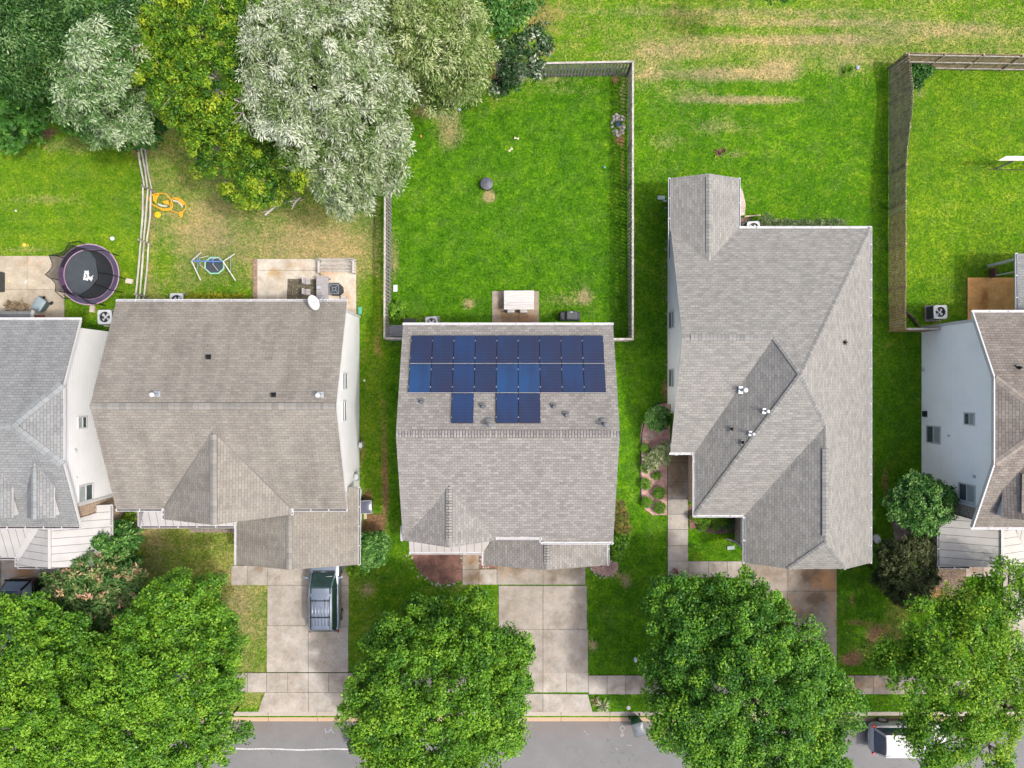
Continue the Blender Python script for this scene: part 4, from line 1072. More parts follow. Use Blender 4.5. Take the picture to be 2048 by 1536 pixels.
def leaf_mesh(name, cl, per, L, W, style, mat, parent, seed, label=None, flat=.75, spread=1.0):
    """cl: array (n,5): x,y,z,radius,tint; builds real leaf faces spread through each clump"""
    rs = np.random.RandomState(seed)
    n = len(cl); T = n*per
    C = np.repeat(cl, per, 0)
    d = rs.randn(T, 3); d /= np.linalg.norm(d, axis=1)[:, None]
    d[:, 2] = np.abs(d[:, 2])*.95 - .25*rs.rand(T)
    d /= np.linalg.norm(d, axis=1)[:, None]
    rad = C[:, 3]*(rs.rand(T)**.45)*spread
    pos = C[:, :3] + d*rad[:, None]*np.array([1, 1, flat])
    rnd = rs.randn(T, 3)
    s = (.7+.6*rs.rand(T))
    if style == 'broad':
        nrm = d*.75 + np.array([0, 0, .5]) + rnd*.42
    else:
        nrm = d*.45 + np.array([0, 0, .55]) + rnd*.42
    nrm /= np.linalg.norm(nrm, axis=1)[:, None]
    if style == 'spray':
        u = d + rnd*.35; u[:, 2] *= .6
    elif style == 'plume':
        u = np.array([0, 0, .5]) + d*.8 + rnd*.25
    else:
        u = rs.randn(T, 3)
    u = u - nrm*(u*nrm).sum(1)[:, None]
    u /= np.linalg.norm(u, axis=1)[:, None] + 1e-9
    v = np.cross(nrm, u)
    Lh = (L*s*.5)[:, None]; Wh = (W*s*.5)[:, None]
    bend = nrm*(Lh*.18)
    org = np.array(worg(parent)) if parent is not None else np.zeros(3)
    base = pos - org
    V = np.stack([base - u*Lh - bend, base + v*Wh, base + u*Lh - bend, base - v*Wh], 1).reshape(-1, 3)
    me = bpy.data.meshes.new(name)
    me.vertices.add(T*4); me.vertices.foreach_set("co", V.astype(np.float32).ravel())
    fill_mesh(me, np.arange(T*4, dtype=np.int32).reshape(-1, 4))
    tint = np.clip(C[:, 4] + .18*rs.randn(T), 0, 1)
    at = me.attributes.new('tint', 'FLOAT', 'FACE'); at.data.foreach_set('value', tint.astype(np.float32))
    me.materials.append(mat)
    o = bpy.data.objects.new(name, me); COL.objects.link(o)
    o.parent = parent
    return tag(o, label)

def lobes_to_clumps(lobes, space, cr, seed, tmean=.5, tvar=.2, inner=.45, rough=.13, zmin=.3, low=-.1):
    """lobes: (px,py,rpx,ztop[,tint shift[,squash]]) -> clump array on the lobes' uneven surface"""
    rs = np.random.RandomState(seed); out = []
    L = []
    for lb in lobes:
        px, py, rp, zt = lb[:4]; ts = lb[4] if len(lb) > 4 else 0; sq = lb[5] if len(lb) > 5 else .8
        r = rp*(H-zt)/F/(1+.02)
        rz = min(r*sq, zt*.85); cz = zt - rz
        zc = cz + rz*.45
        k = (H-zc)/F
        c = np.array([(px-1024)*k, (768-py)*k, cz]); r = rp*k
        L.append((c, r, rz, ts))
    for li, (c, r, rz, ts) in enumerate(L):
        for frac, ns in ((1.0, 1.0), (.84, inner*1.5), (.62, inner*1.6)):
            n = max(3, int(2*math.pi*r*r*frac**2/(space*space)*ns*1.25))
            d = rs.randn(n, 3); d /= np.linalg.norm(d, axis=1)[:, None]
            d[:, 2] = np.where(d[:, 2] < low, -d[:, 2], d[:, 2])
            ph = rs.rand(6)*6.28
            th = np.arctan2(d[:, 1], d[:, 0])
            bump = 1 + rough*(np.sin(3*th+ph[0])*.5 + np.sin(5*th+ph[1])*.45 + np.sin(9*th+ph[2]+4*d[:, 2])*.45) + rough*.5*rs.randn(n)
            fq = r/1.15; K = rs.randn(5, 3); K /= np.linalg.norm(K, axis=1)[:, None]; K *= fq*2.6*(.7+.6*rs.rand(5))[:, None]
            lum = np.sin(d @ K.T + rs.rand(5)*6.28).sum(1)/1.58
            bump = bump + .10*min(1, 2.2/r)*lum
            p = c + d*np.array([r, r, rz])*(frac*bump)[:, None]
            keep = (lum > -.95) if frac == 1.0 else np.ones(n, bool)
            for lj, (c2, r2, rz2, _) in enumerate(L):
                if lj != li:
                    q = (p-c2)/np.array([r2, r2, rz2])
                    keep &= (np.linalg.norm(q, axis=1) > .70)
            keep &= p[:, 2] > zmin
            p = p[keep]; n = len(p)
            t = tmean + ts + tvar*rs.randn(n) - (0.12 if frac < 1 else 0)  # inner clumps tinted darker: crown shade put into the leaf colour
            out.append(np.column_stack([p, cr*(.65+.7*rs.rand(n)), np.clip(t, 0, 1)]))
    return np.vstack(out), L

def tree(name, label, cat, lobes, mat, seed, space=.56, cr=.42, per=112, L=.135, W=.088, style='broad', trunk=None, tr=.22, group=None,
         tmean=.5, tvar=.15, rough=.13, extra=None, inner=.45, flat=.75, bare=0, low=-.1, spread=1.0, barkmat=None):
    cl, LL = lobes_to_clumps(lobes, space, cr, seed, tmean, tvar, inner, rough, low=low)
    w = np.array([l[1]**2 for l in LL]); cen = sum(l[0]*ww for l, ww in zip(LL, w))/w.sum()
    if trunk is None: bx, by = cen[0], cen[1]
    else: bx, by = P(*trunk)[:2]
    root = empty(name, (bx, by, 0), label, cat, group)
    leaf_mesh('crown', cl, per, L, W, style, mat, root, seed+1, flat=flat, spread=spread)
    rs = np.random.RandomState(seed+2)
    q = MB(); base = Vector((bx, by, 0)); hgt = max(l[0][2] for l in LL)
    fork = Vector((bx+.1, by-.05, max(.25, hgt*.42)))
    q.tube([base+Vector((0,0,-.1)), base+Vector((0,0,.2)), fork], [tr*1.5, tr, tr*.75], 9)
    for l in LL:
        c = Vector(l[0]); m = fork.lerp(c, .5) + Vector((rs.randn()*.15, rs.randn()*.15, .1))
        q.tube([fork, m, c], [tr*.55, tr*.35, tr*.14], 7)
        nb = int(4 + l[1]*2)
        for _ in range(nb):
            d = Vector(rs.randn(3)); d.z = abs(d.z)*.7; d.normalize()
            e = c + Vector((d.x*l[1], d.y*l[1], d.z*l[2]))*(.9 if not bare else 1.02)
            q.tube([c, c.lerp(e, .5)+Vector(rs.randn(3))*.12, e], [tr*.2, tr*.1, .012], 5)
    q.build('trunk', barkmat or BARK, root, smooth=True)
    return root

G = {}
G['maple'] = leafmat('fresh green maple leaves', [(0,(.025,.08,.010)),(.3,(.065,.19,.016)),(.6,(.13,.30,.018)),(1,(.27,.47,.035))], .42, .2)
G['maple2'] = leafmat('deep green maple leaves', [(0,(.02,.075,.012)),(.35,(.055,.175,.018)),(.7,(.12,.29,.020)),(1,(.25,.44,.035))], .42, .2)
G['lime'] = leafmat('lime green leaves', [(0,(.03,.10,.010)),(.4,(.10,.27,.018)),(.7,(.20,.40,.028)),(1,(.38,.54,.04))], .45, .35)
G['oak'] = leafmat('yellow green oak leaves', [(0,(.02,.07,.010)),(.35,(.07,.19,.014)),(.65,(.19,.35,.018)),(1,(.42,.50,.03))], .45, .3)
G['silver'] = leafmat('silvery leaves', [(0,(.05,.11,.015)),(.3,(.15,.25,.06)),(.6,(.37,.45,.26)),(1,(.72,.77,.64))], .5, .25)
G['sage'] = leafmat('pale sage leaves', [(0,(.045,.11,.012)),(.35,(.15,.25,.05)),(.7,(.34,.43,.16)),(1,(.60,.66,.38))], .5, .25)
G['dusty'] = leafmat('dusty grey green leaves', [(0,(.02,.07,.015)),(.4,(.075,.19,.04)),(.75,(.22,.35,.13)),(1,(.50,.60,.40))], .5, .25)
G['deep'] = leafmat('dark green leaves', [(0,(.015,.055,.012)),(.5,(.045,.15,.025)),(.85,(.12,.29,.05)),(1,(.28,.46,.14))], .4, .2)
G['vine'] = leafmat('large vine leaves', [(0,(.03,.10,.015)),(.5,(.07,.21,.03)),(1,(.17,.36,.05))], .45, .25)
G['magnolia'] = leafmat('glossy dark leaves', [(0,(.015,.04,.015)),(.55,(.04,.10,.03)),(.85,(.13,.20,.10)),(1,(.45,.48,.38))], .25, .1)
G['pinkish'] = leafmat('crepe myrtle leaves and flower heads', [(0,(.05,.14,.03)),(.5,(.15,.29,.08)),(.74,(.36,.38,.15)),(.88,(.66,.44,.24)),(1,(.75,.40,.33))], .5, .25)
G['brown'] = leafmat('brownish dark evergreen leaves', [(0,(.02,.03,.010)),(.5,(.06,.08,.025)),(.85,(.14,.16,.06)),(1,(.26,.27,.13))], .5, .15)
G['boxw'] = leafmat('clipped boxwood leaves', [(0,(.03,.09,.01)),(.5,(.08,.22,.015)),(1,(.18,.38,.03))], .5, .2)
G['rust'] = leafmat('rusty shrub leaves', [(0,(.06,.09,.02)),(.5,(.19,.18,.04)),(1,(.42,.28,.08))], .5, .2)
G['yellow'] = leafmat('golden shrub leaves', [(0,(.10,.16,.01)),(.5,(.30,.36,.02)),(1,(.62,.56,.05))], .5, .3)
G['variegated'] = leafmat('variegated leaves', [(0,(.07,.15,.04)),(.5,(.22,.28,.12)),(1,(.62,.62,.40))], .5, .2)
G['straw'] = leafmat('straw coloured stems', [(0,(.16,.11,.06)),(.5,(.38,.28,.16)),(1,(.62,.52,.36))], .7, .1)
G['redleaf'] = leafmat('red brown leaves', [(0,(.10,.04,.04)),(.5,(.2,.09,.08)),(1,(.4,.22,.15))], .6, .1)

# street trees
SG = 'street trees along the pavement'
tree('maple_tree', 'bright green street tree at the bottom left, left of the mailbox', 'tree',
     [(330,1330,128,7.6,.02),(350,1245,88,7.0,.0),(240,1420,130,8.2,.05),(390,1430,85,6.8,-.04),(190,1345,66,6.6,-.1),(310,1500,115,7.4,.03)],
     G['maple'], 101, trunk=(290,1400), group=SG)
tree('maple_tree', 'yellowish green street tree in the bottom left corner', 'tree',
     [(50,1430,135,8.4,.14),(0,1300,100,7.2,-.02),(110,1350,85,7.4,.02),(60,1258,52,6.2,-.05),(150,1490,95,7.8,.1),(-20,1520,110,7.8,.15),(130,1275,38,6.4,-.12)],
     G['maple'], 111, trunk=(20,1400), group=SG)
tree('maple_tree', 'round street tree between the silver car and the middle driveway', 'tree',
     [(870,1400,150,8.6,.03),(800,1330,82,7.2,-.06),(930,1250,58,5.6,.0),(1000,1320,60,6.0,-.02),(790,1460,95,7.6,.12),(950,1420,100,7.6,.0),(850,1500,110,7.8,.1),(860,1245,45,5.2,-.08),(740,1395,42,6.0,-.12),(1015,1390,45,5.8,-.05)],
     G['maple'], 121, trunk=(873,1388), group=SG)
tree('maple_tree', 'large deep green street tree covering the grey driveway and its pavement', 'tree',
     [(1480,1360,150,8.6,.0),(1400,1250,92,7.2,.0),(1500,1210,62,6.4,.14),(1590,1330,72,7.2,.0),(1620,1420,95,7.6,.08),(1374,1322,70,6.8,-.1),(1420,1440,105,7.8,.08),(1540,1480,120,8.0,.08),(1378,1395,48,6.4,-.06),(1600,1500,80,7.2,.1),(1440,1200,42,5.8,-.05)],
     G['maple2'], 131, trunk=(1480,1380), group=SG)
tree('maple_tree', 'open lime green street tree above the white car at the bottom right', 'tree',
     [(1920,1330,72,7.6,.06),(1860,1260,46,6.4,.0),(1975,1250,56,7.0,.1),(2030,1180,52,6.2,.02),(1900,1215,32,5.6,.12),(1800,1315,42,5.6,.04),(1845,1370,56,6.8,-.04),(1950,1410,66,7.2,.08),(1900,1480,66,6.8,.0),(2030,1340,60,7.0,.1),(1850,1460,40,6.0,.02),(1880,1500,46,6.2,.02),(1990,1500,56,6.6,.14),(2050,1440,40,6.6,.2),(1950,1180,26,5.0,.08),(1775,1302,28,5.2,.0),(1765,1330,20,5.0,.0)],
     G['lime'], 141, trunk=(1945,1380), space=.66, cr=.46, per=90, inner=.3, bare=1, group=SG)
# yard trees front
tree('crepe_myrtle', 'crepe myrtle with pink flower tips between the left houses', 'tree',
     [(190,1195,74,4.4,.0,.7),(140,1180,45,4.0,.05,.7),(240,1175,42,4.2,.02,.7),(200,1232,44,4.0,-.05,.7),(110,1195,26,3.8,.1,.7)], G['pinkish'], 151, space=.36, cr=.26, per=30, L=.24, W=.07, style='plume', trunk=(195,1195), tr=.1, tmean=.42, tvar=.24, rough=.2, inner=.5)
tree('leafy_shrub', 'dark green leafy shrub beside the pale metal porch roof', 'shrub',
     [(240,1075,34,2.6,.0),(225,1105,28,3.1,.05),(250,1110,26,2.2,-.05),(205,1085,14,3.4,.0)], G['deep'], 155, space=.3, cr=.24, per=34, L=.2, W=.07, style='spray', tr=.06, tmean=.62)
tree('golden_shrub', 'small golden green shrub between the stone wall and the brick edging', 'shrub', [(259,1034,13,1.0),(248,1040,6,.8)], G['lime'], 158, space=.2, cr=.15, per=34, L=.09, W=.06, tr=.03, tmean=.7)
tree('golden_shrub', 'lime green shrub in front of the dark leafy shrub', 'shrub', [(265,1112,13,1.1),(262,1128,10,.9)], G['lime'], 159, space=.2, cr=.15, per=34, L=.1, W=.06, tr=.03, tmean=.75)
tree('clipped_shrub', 'squarish dark green shrub at the garage corner of the brown roofed house', 'shrub',
     [(743,1105,26,2.3,.0,1),(735,1088,20,2.2,.0,1),(756,1088,20,2.2,.0,1),(733,1120,19,2.1,.0,1),(757,1118,19,2.1,.0,1)], G['deep'], 161, space=.22, cr=.16, per=36, L=.13, W=.06, tr=.06, tmean=.72, rough=.03, low=-.6)
tree('low_shrub', 'low yellow green shrub between the silver car and the clipped shrub', 'shrub', [(712,1145,12,.7),(730,1148,12,.7),(700,1143,8,.7),(742,1150,8,.6)], G['lime'], 165, space=.2, cr=.14, per=34, L=.09, W=.05, tr=.02, tmean=.6)
tree('round_tree', 'round glossy dark green tree beside the blue grey wall', 'tree',
     [(1848,1008,54,4.2,.0),(1810,1005,30,3.4,-.05),(1885,1000,28,3.8,.0),(1850,1045,26,3.0,-.05),(1830,985,30,3.8,.05)], G['deep'], 171, space=.3, cr=.25, per=44, L=.14, W=.07, tr=.09, tmean=.66, trunk=(1840,1008), rough=.1)
tree('dark_shrub', 'broad brownish dark evergreen shrub above the bottom right tree', 'shrub',
     [(1820,1135,62,3.2,.0,.7),(1790,1115,34,2.6,.0,.7),(1850,1110,36,2.9,.0,.7),(1830,1180,34,2.4,-.05,.7),(1775,1150,26,2.2,-.1,.7)], G['brown'], 175, space=.28, cr=.22, per=44, L=.14, W=.05, style='spray', tr=.1, tmean=.5, rough=.1)
tree('round_shrub', 'rounded green shrub beside the porch of the single-storey house', 'shrub', [(1320,840,27,1.9,.0,.9)], G['deep'], 181, space=.2, cr=.15, per=40, L=.11, W=.06, tr=.05, tmean=.78, rough=.05)
tree('leafy_bush', 'bright green bush at the right wall of the solar house', 'shrub', [(1238,1092,18,1.5),(1248,1075,12,1.2),(1232,1110,12,1.2)], G['maple'], 184, space=.24, cr=.18, per=22, L=.16, W=.09, tr=.03, tmean=.5)
tree('rusty_shrub', 'rusty orange shrub beside the front right wall of the solar house', 'shrub', [(1243,1035,17,1.9),(1246,1055,13,1.5),(1241,1015,11,1.7)], G['rust'], 186, space=.2, cr=.16, per=40, L=.1, W=.04, style='spray', tr=.04, tmean=.5)
tree('variegated_shrub', 'pale variegated shrub under the porch corner of the single-storey house', 'shrub', [(1322,910,19,.9,.0,.6),(1302,925,14,.8,.0,.6),(1330,893,10,.9,.0,.6)], G['variegated'], 188, space=.2, cr=.15, per=24, L=.12, W=.05, style='spray', tr=.03, tmean=.5)
BB = 'clipped boxwood balls'
def boxball(px, py, rp, label, seed, mat='boxw'):
    r = rp*.98*(H-.5)/F
    x, y, _ = P(px, py, .55); root = empty('boxwood_ball', (x, y, 0), label, 'shrub', BB)
    rs = np.random.RandomState(seed); n = int(60*(r/.35)**2)
    d = rs.randn(n, 3); d /= np.linalg.norm(d, axis=1)[:, None]
    c = np.array([x, y, r*.85]) + d*np.array([r, r, r*.85])*.82; c = c[c[:, 2] > .05]
    leaf_mesh('foliage', np.column_stack([c, np.full(len(c), .11), .78+.1*rs.randn(len(c))]), 26, .055, .035, 'broad', G[mat], root, seed)
    q = MB(); q.tube([(x, y, -.05), (x, y, r)], [.03, .02], 6); q.build('stem', BARK, root)
for i, (px, py, rp, lb) in enumerate([
    (1292,898,10,'boxwood ball just below the round shrub, topmost of the left column'),
    (1293,937,11,'boxwood ball in the left column under the variegated shrub'),
    (1316,953,9,'smallest boxwood ball, topmost of the right column beside the footpath'),
    (1293,969,12,'third boxwood ball down the left column of the pink mulch bed'),
    (1320,987,13,'boxwood ball in the middle of the right column beside the footpath'),
    (1296,1006,12,'lowest boxwood ball of the left column'),
    (1321,1017,13,'lowest boxwood ball of the right column beside the footpath'),
    (1409,1054,10,'left boxwood ball in front of the porch bed'),
    (1434,1053,10,'right boxwood ball in front of the porch bed'),
    (1688,1136,8,'left boxwood ball beside the garage front of the single-storey house'),
    (1708,1137,8,'right boxwood ball beside the garage front of the single-storey house')]):
    boxball(px, py, rp, lb, 300+i)
tree('low_hedge', 'yellow green hedge under the front gutter of the single-storey house', 'hedge', [(1400,1036,9,.8),(1415,1036,10,.8),(1432,1037,10,.8),(1445,1042,9,.7),(1391,1035,7,.7)], G['lime'], 320, space=.18, cr=.13, per=34, L=.07, W=.04, tr=.02, tmean=.55)
tree('golden_hedge', 'low golden hedge along the back wall of the brown roofed house', 'hedge', [(x,596,8,.7) for x in range(378,490,9)], G['yellow'], 322, space=.17, cr=.12, per=34, L=.08, W=.04, tr=.015, tmean=.5)
tree('flowering_hedge', 'pale green hedge along the rear gutter of the single-storey house', 'hedge', [(x,448+(x%3),9,.8) for x in range(1528,1690,11)] + [(1533,436,9,1.0)], G['variegated'], 324, space=.2, cr=.14, per=30, L=.09, W=.035, style='spray', tr=.015, tmean=.32, tvar=.15)
tree('leafy_bush', 'bright bush in the corner of the picket fence by the grey deck box', 'shrub', [(790,625,16,.9),(800,612,11,.8),(783,638,10,.7)], G['maple'], 326, space=.2, cr=.15, per=24, L=.13, W=.08, tr=.02, tmean=.55)
tree('vine_bush', 'dark vine leaves inside the corner of the tall brown fence', 'shrub', [(1832,140,22,.7,0,.5),(1826,165,14,.6,0,.5),(1850,140,14,.6,0,.5)], G['deep'], 328, space=.24, cr=.18, per=24, L=.14, W=.09, tr=.03, tmean=.4)
tree('porch_shrub', 'blue green shrub beside the porch bed brick wall', 'shrub', [(1455,1052,8,.6),(1462,1044,6,.5)], G['dusty'], 329, space=.16, cr=.12, per=20, L=.1, W=.04, style='spray', tr=.015, tmean=.4)
def tuft(name, px, py, n, h, sp, mat, label, cat, seed, tm=.5, w=.02):
    """a small plant of separate upright blades"""
    x, y, _ = P(px, py); root = empty(name, (x, y, 0), label, cat); rs = np.random.RandomState(seed)
    V = []; T = []
    for _ in range(n):
        a = rs.rand()*6.28; r0 = sp*.25*rs.rand(); r1 = sp*(.4+.6*rs.rand()); hh = h*(.5+.5*rs.rand())
        b = np.array([math.cos(a)*r0, math.sin(a)*r0, 0]); e = np.array([math.cos(a)*r1, math.sin(a)*r1, hh*.7]); md = (b+e)/2 + np.array([0,0,hh*.4]); s_ = np.array([-math.sin(a), math.cos(a), 0])*w
        V += [b-s_, b+s_, md+s_, md-s_, md-s_, md+s_, e+s_*.2, e-s_*.2]; t = np.clip(tm+.2*rs.randn(), 0, 1); T += [t, t]
    me = bpy.data.meshes.new('blades'); V = np.array(V); me.vertices.add(len(V)); me.vertices.foreach_set('co', V.astype(np.float32).ravel())
    fill_mesh(me, np.arange(len(V), dtype=np.int32).reshape(-1,4)); at = me.attributes.new('tint','FLOAT','FACE'); at.data.foreach_set('value', np.array(T, np.float32))
    me.materials.append(mat); o = bpy.data.objects.new('blades', me); COL.objects.link(o); o.parent = root
    return root
tuft('grassy_plant', 1694, 143, 70, .5, .5, G['lime'], 'spiky lily clump in the field left of the tall brown fence', 'plant', 401, .55, .015)
tuft('weed', 1436, 308, 22, .35, .35, G['redleaf'], 'dark reddish weed in the lawn above the rear wing, left one', 'plant', 402)
tuft('weed', 1447, 302, 16, .3, .28, G['redleaf'], 'dark reddish weed in the lawn above the rear wing, right one', 'plant', 403)
tuft('weed', 1432, 318, 12, .25, .25, G['lime'], 'pale green weed below the reddish weeds', 'plant', 404, .8)
tuft('dry_plant', 1204, 1408, 60, .5, .62, G['variegated'], 'pale straggly plant beside the middle driveway apron', 'plant', 405, .8, .018)
tuft('dry_plant', 1190, 1400, 30, .3, .4, G['straw'], 'brown dry plant at the kerb side corner of the middle driveway', 'plant', 406, .4, .014)
tuft('potted_plant', 1350, 1142, 40, .3, .3, G['redleaf'], 'reddish potted plant on the corner of the footpath', 'plant', 407, .6, .02)
tuft('dry_plant', 1978, 1165, 50, .4, .5, G['straw'], 'straw coloured ornamental grass below the beige metal porch roof', 'plant', 408, .6, .014)
tuft('weed', 1735, 1105, 40, .5, .35, G['maple'], 'leafy weed beside the right gutter corner of the single-storey house', 'plant', 409, .7, .03)
tuft('weed', 1738, 1085, 24, .4, .3, G['deep'], 'dark leafy weed beside the gas meter pipes', 'plant', 410, .7, .03)
tuft('weed', 760, 920, 20, .3, .3, G['lime'], 'pale weed on the bare strip left of the solar house', 'plant', 411, .7, .02)
for i in range(14):
    tuft('dry_shrub', 18+i*6-(i%3)*2, 617-(i%3)*5, 26, .5, .42, G['straw'], 'dry brown brush heaped along the patio wall, %s' % ['at the left edge','second clump from the left','third clump from the left','fourth clump from the left','fifth clump from the left','sixth clump from the left','seventh clump from the left','seventh clump from the right','sixth clump from the right','fifth clump from the right','fourth clump from the right','third clump from the right','second clump from the right','at the right end'][i], 'dry shrub', 420+i, .3, .012) if i < 8 else None

# the wood at the top left
tree('silver_tree', 'tall silvery leaved tree left of the picket fenced yard', 'tree',
     [(640,110,120,12.5,.04),(560,60,85,11.8,.1),(700,190,95,11.5,.0),(600,210,92,11.4,.08),(560,160,70,11.0,.04),(730,290,88,9.8,.02),(678,310,74,9.8,.0),(706,375,50,8.2,.0),(770,300,52,9.0,.02),(640,250,60,10.6,-.05),(650,20,80,11.6,-.05),(690,410,22,6.5,0)],
     G['silver'], 501, space=.56, cr=.44, per=96, L=.19, W=.048, style='spray', trunk=(660,230), tmean=.55, tvar=.17, rough=.14)
tree('sage_tree', 'pale sage green tree hanging over the rear picket fence', 'tree',
     [(860,55,92,11.0,.04),(905,110,68,9.8,.0),(820,100,62,10.2,.0),(880,165,52,8.4,.0),(790,25,52,10.2,-.08),(850,190,35,7.0,.0),(935,50,36,9.0,.0),(930,160,34,7.4,-.02)],
     G['sage'], 511, space=.56, cr=.44, per=90, L=.18, W=.048, style='spray', trunk=(850,100), tmean=.55, tvar=.17, rough=.14)
tree('oak_tree', 'yellow green tree between the dusty green tree and the silvery tree', 'tree',
     [(390,60,92,11.5,.05),(430,150,72,10.8,.0),(350,160,66,10.5,.08),(310,90,50,10.0,.06),(470,230,64,9.8,.04),(400,230,60,9.2,.08),(540,290,68,8.6,-.02),(510,350,52,7.6,.04),(592,322,42,9.3,.02),(430,300,48,7.6,-.14),(470,70,50,10.8,-.08),(540,385,34,6.4,.02),(290,150,28,9.0,.12),(470,375,26,6.2,.08),(500,5,50,11.2,-.04),(410,-40,70,11.8,.05)],
     G['oak'], 521, space=.60, cr=.36, per=90, L=.13, W=.075, trunk=(440,190), tmean=.50, tvar=.20, rough=.16, bare=1, barkmat=BARKP)
tree('dusty_tree', 'dusty grey green tree above the rail fence', 'tree',
     [(205,115,62,11.2,.12),(180,170,62,10.4,.14),(235,215,56,8.6,.12),(150,200,46,8.6,.05),(265,240,36,7.4,.04),(200,250,36,7.0,-.04),(145,120,38,9.4,.1)],
     G['dusty'], 531, space=.56, cr=.42, per=84, L=.18, W=.055, style='spray', trunk=(200,180), tmean=.68, tvar=.18, rough=.16)
tree('broadleaf_tree', 'dark green tree filling the top left corner', 'tree',
     [(40,40,78,11.0,.0),(95,100,62,10.4,.04),(30,120,58,10.0,.0),(170,25,62,10.8,.02),(240,60,50,10.4,.0),(90,20,50,10.8,-.1),(60,165,46,9.2,.02),(-30,60,60,10.5,0),(250,-10,60,11.2,.02),(120,-40,70,11.2,0)],
     G['dusty'], 541, space=.62, cr=.46, per=84, L=.17, W=.06, style='spray', trunk=(70,70), tmean=.30, tvar=.16, rough=.17)
tree('vine_thicket', 'mass of large green vine leaves at the edge of the wood', 'shrub',
     [(40,215,48,4.5,.02),(100,210,42,4.8,.0),(20,265,34,2.4,.06),(60,258,22,1.6,.05),(150,235,36,4.0,.0),(205,258,28,3.0,-.05),(255,262,26,2.8,-.05),(10,190,40,5.6,-.05),(130,190,34,5.6,-.08),(300,255,24,3.4,-.06)],
     G['vine'], 551, space=.48, cr=.34, per=34, L=.22, W=.17, trunk=(90,225), tr=.12, tmean=.42, tvar=.2, rough=.14)
tree('magnolia_tree', 'glossy dark leaved tree overhanging the rear picket fence corner', 'tree',
     [(1040,110,42,5.6,.0),(1015,140,30,5.0,.0),(1075,60,26,5.6,-.02),(1000,170,16,4.0,.0),(1065,130,20,4.6,.0),(1088,85,18,5.0,.05)], G['magnolia'], 561, space=.44, cr=.38, per=30, L=.2, W=.085, trunk=(1045,105), tr=.12, tmean=.55, tvar=.24, rough=.24, inner=.25)
tree('cedar_tree', 'dark green evergreen at the top edge between the sage tree and the open field', 'tree',
     [(975,15,44,7.4,.0),(960,40,30,6.6,-.05),(1000,40,26,6.2,.0),(1040,0,36,6.4,.06)], G['deep'], 565, space=.44, cr=.36, per=46, L=.16, W=.08, trunk=(990,15), tr=.12, tmean=.6, rough=.16)
tree('fern_shrub', 'bright yellow green feathery shrub left of the glossy dark tree', 'shrub', [(1020,50,20,3.4,.0),(1005,65,14,3.0,0),(1035,35,14,3.4,0)], G['lime'], 569, space=.34, cr=.34, per=20, L=.3, W=.05, style='spray', tr=.04, tmean=.7, trunk=(1020,52))
tree('silver_tree', 'silvery crown crossing the top edge right of the tall silvery tree', 'tree', [(720,-30,70,11.5,.04),(770,-50,60,11,.0)], G['silver'], 571, space=.56, cr=.44, per=80, L=.19, W=.048, style='spray', trunk=(740,-40), tmean=.55, tvar=.17)
# the row of trees just beyond the top edge (their crowns shade and edge the field)
tree('broadleaf_tree', 'tree clipped by the top edge above the single-storey house', 'tree', [(1560,-22,28,6.0,.0),(1530,-40,34,6.0,0)], G['deep'], 575, space=.5, cr=.4, per=40, trunk=(1545,-40), tmean=.6)
# dead limbs showing through the oak
def limbs(parent_pts, name, label, seed, r=.035):
    q = MB(); rs = np.random.RandomState(seed)
    for pts in parent_pts:
        pp = [P(*p) for p in pts]
        q.tube(pp, [r*(1-.7*i/(len(pp)-1)) for i in range(len(pp))], 6)
    return q, label
rs = np.random.RandomState(77)
oak = [o for o in COL.objects if o.name.startswith('oak_tree')][0]
for a, b, c, z in (((482,200),(488,235),(530,272),9.6),((530,430),(548,415),(556,398),5.0),((560,402),(575,404),(598,400),5.0),((455,175),(470,200),(484,205),9.8),((300,185),(318,190),(332,178),8.6),((262,100),(268,90),(282,95),9.8),((600,395),(590,405),(584,418),5)):
    q = MB(); pp = [P(*a, z), P(*b, z+.1), P(*c, z-.05)]
    q.tube(pp, [.05,.045,.02], 6)
    for _ in range(6):
        t = rs.rand(); s_ = Vector(pp[0]).lerp(Vector(pp[1]), t) if rs.rand() < .5 else Vector(pp[1]).lerp(Vector(pp[2]), t)
        e = s_ + Vector((rs.randn(), rs.randn(), .3))*.4
        q.tube([s_, s_.lerp(e, .5)+Vector(rs.randn(3))*.05, e], [.016,.011,.006], 4)
    q.build('dead_branch', BARKP, oak)
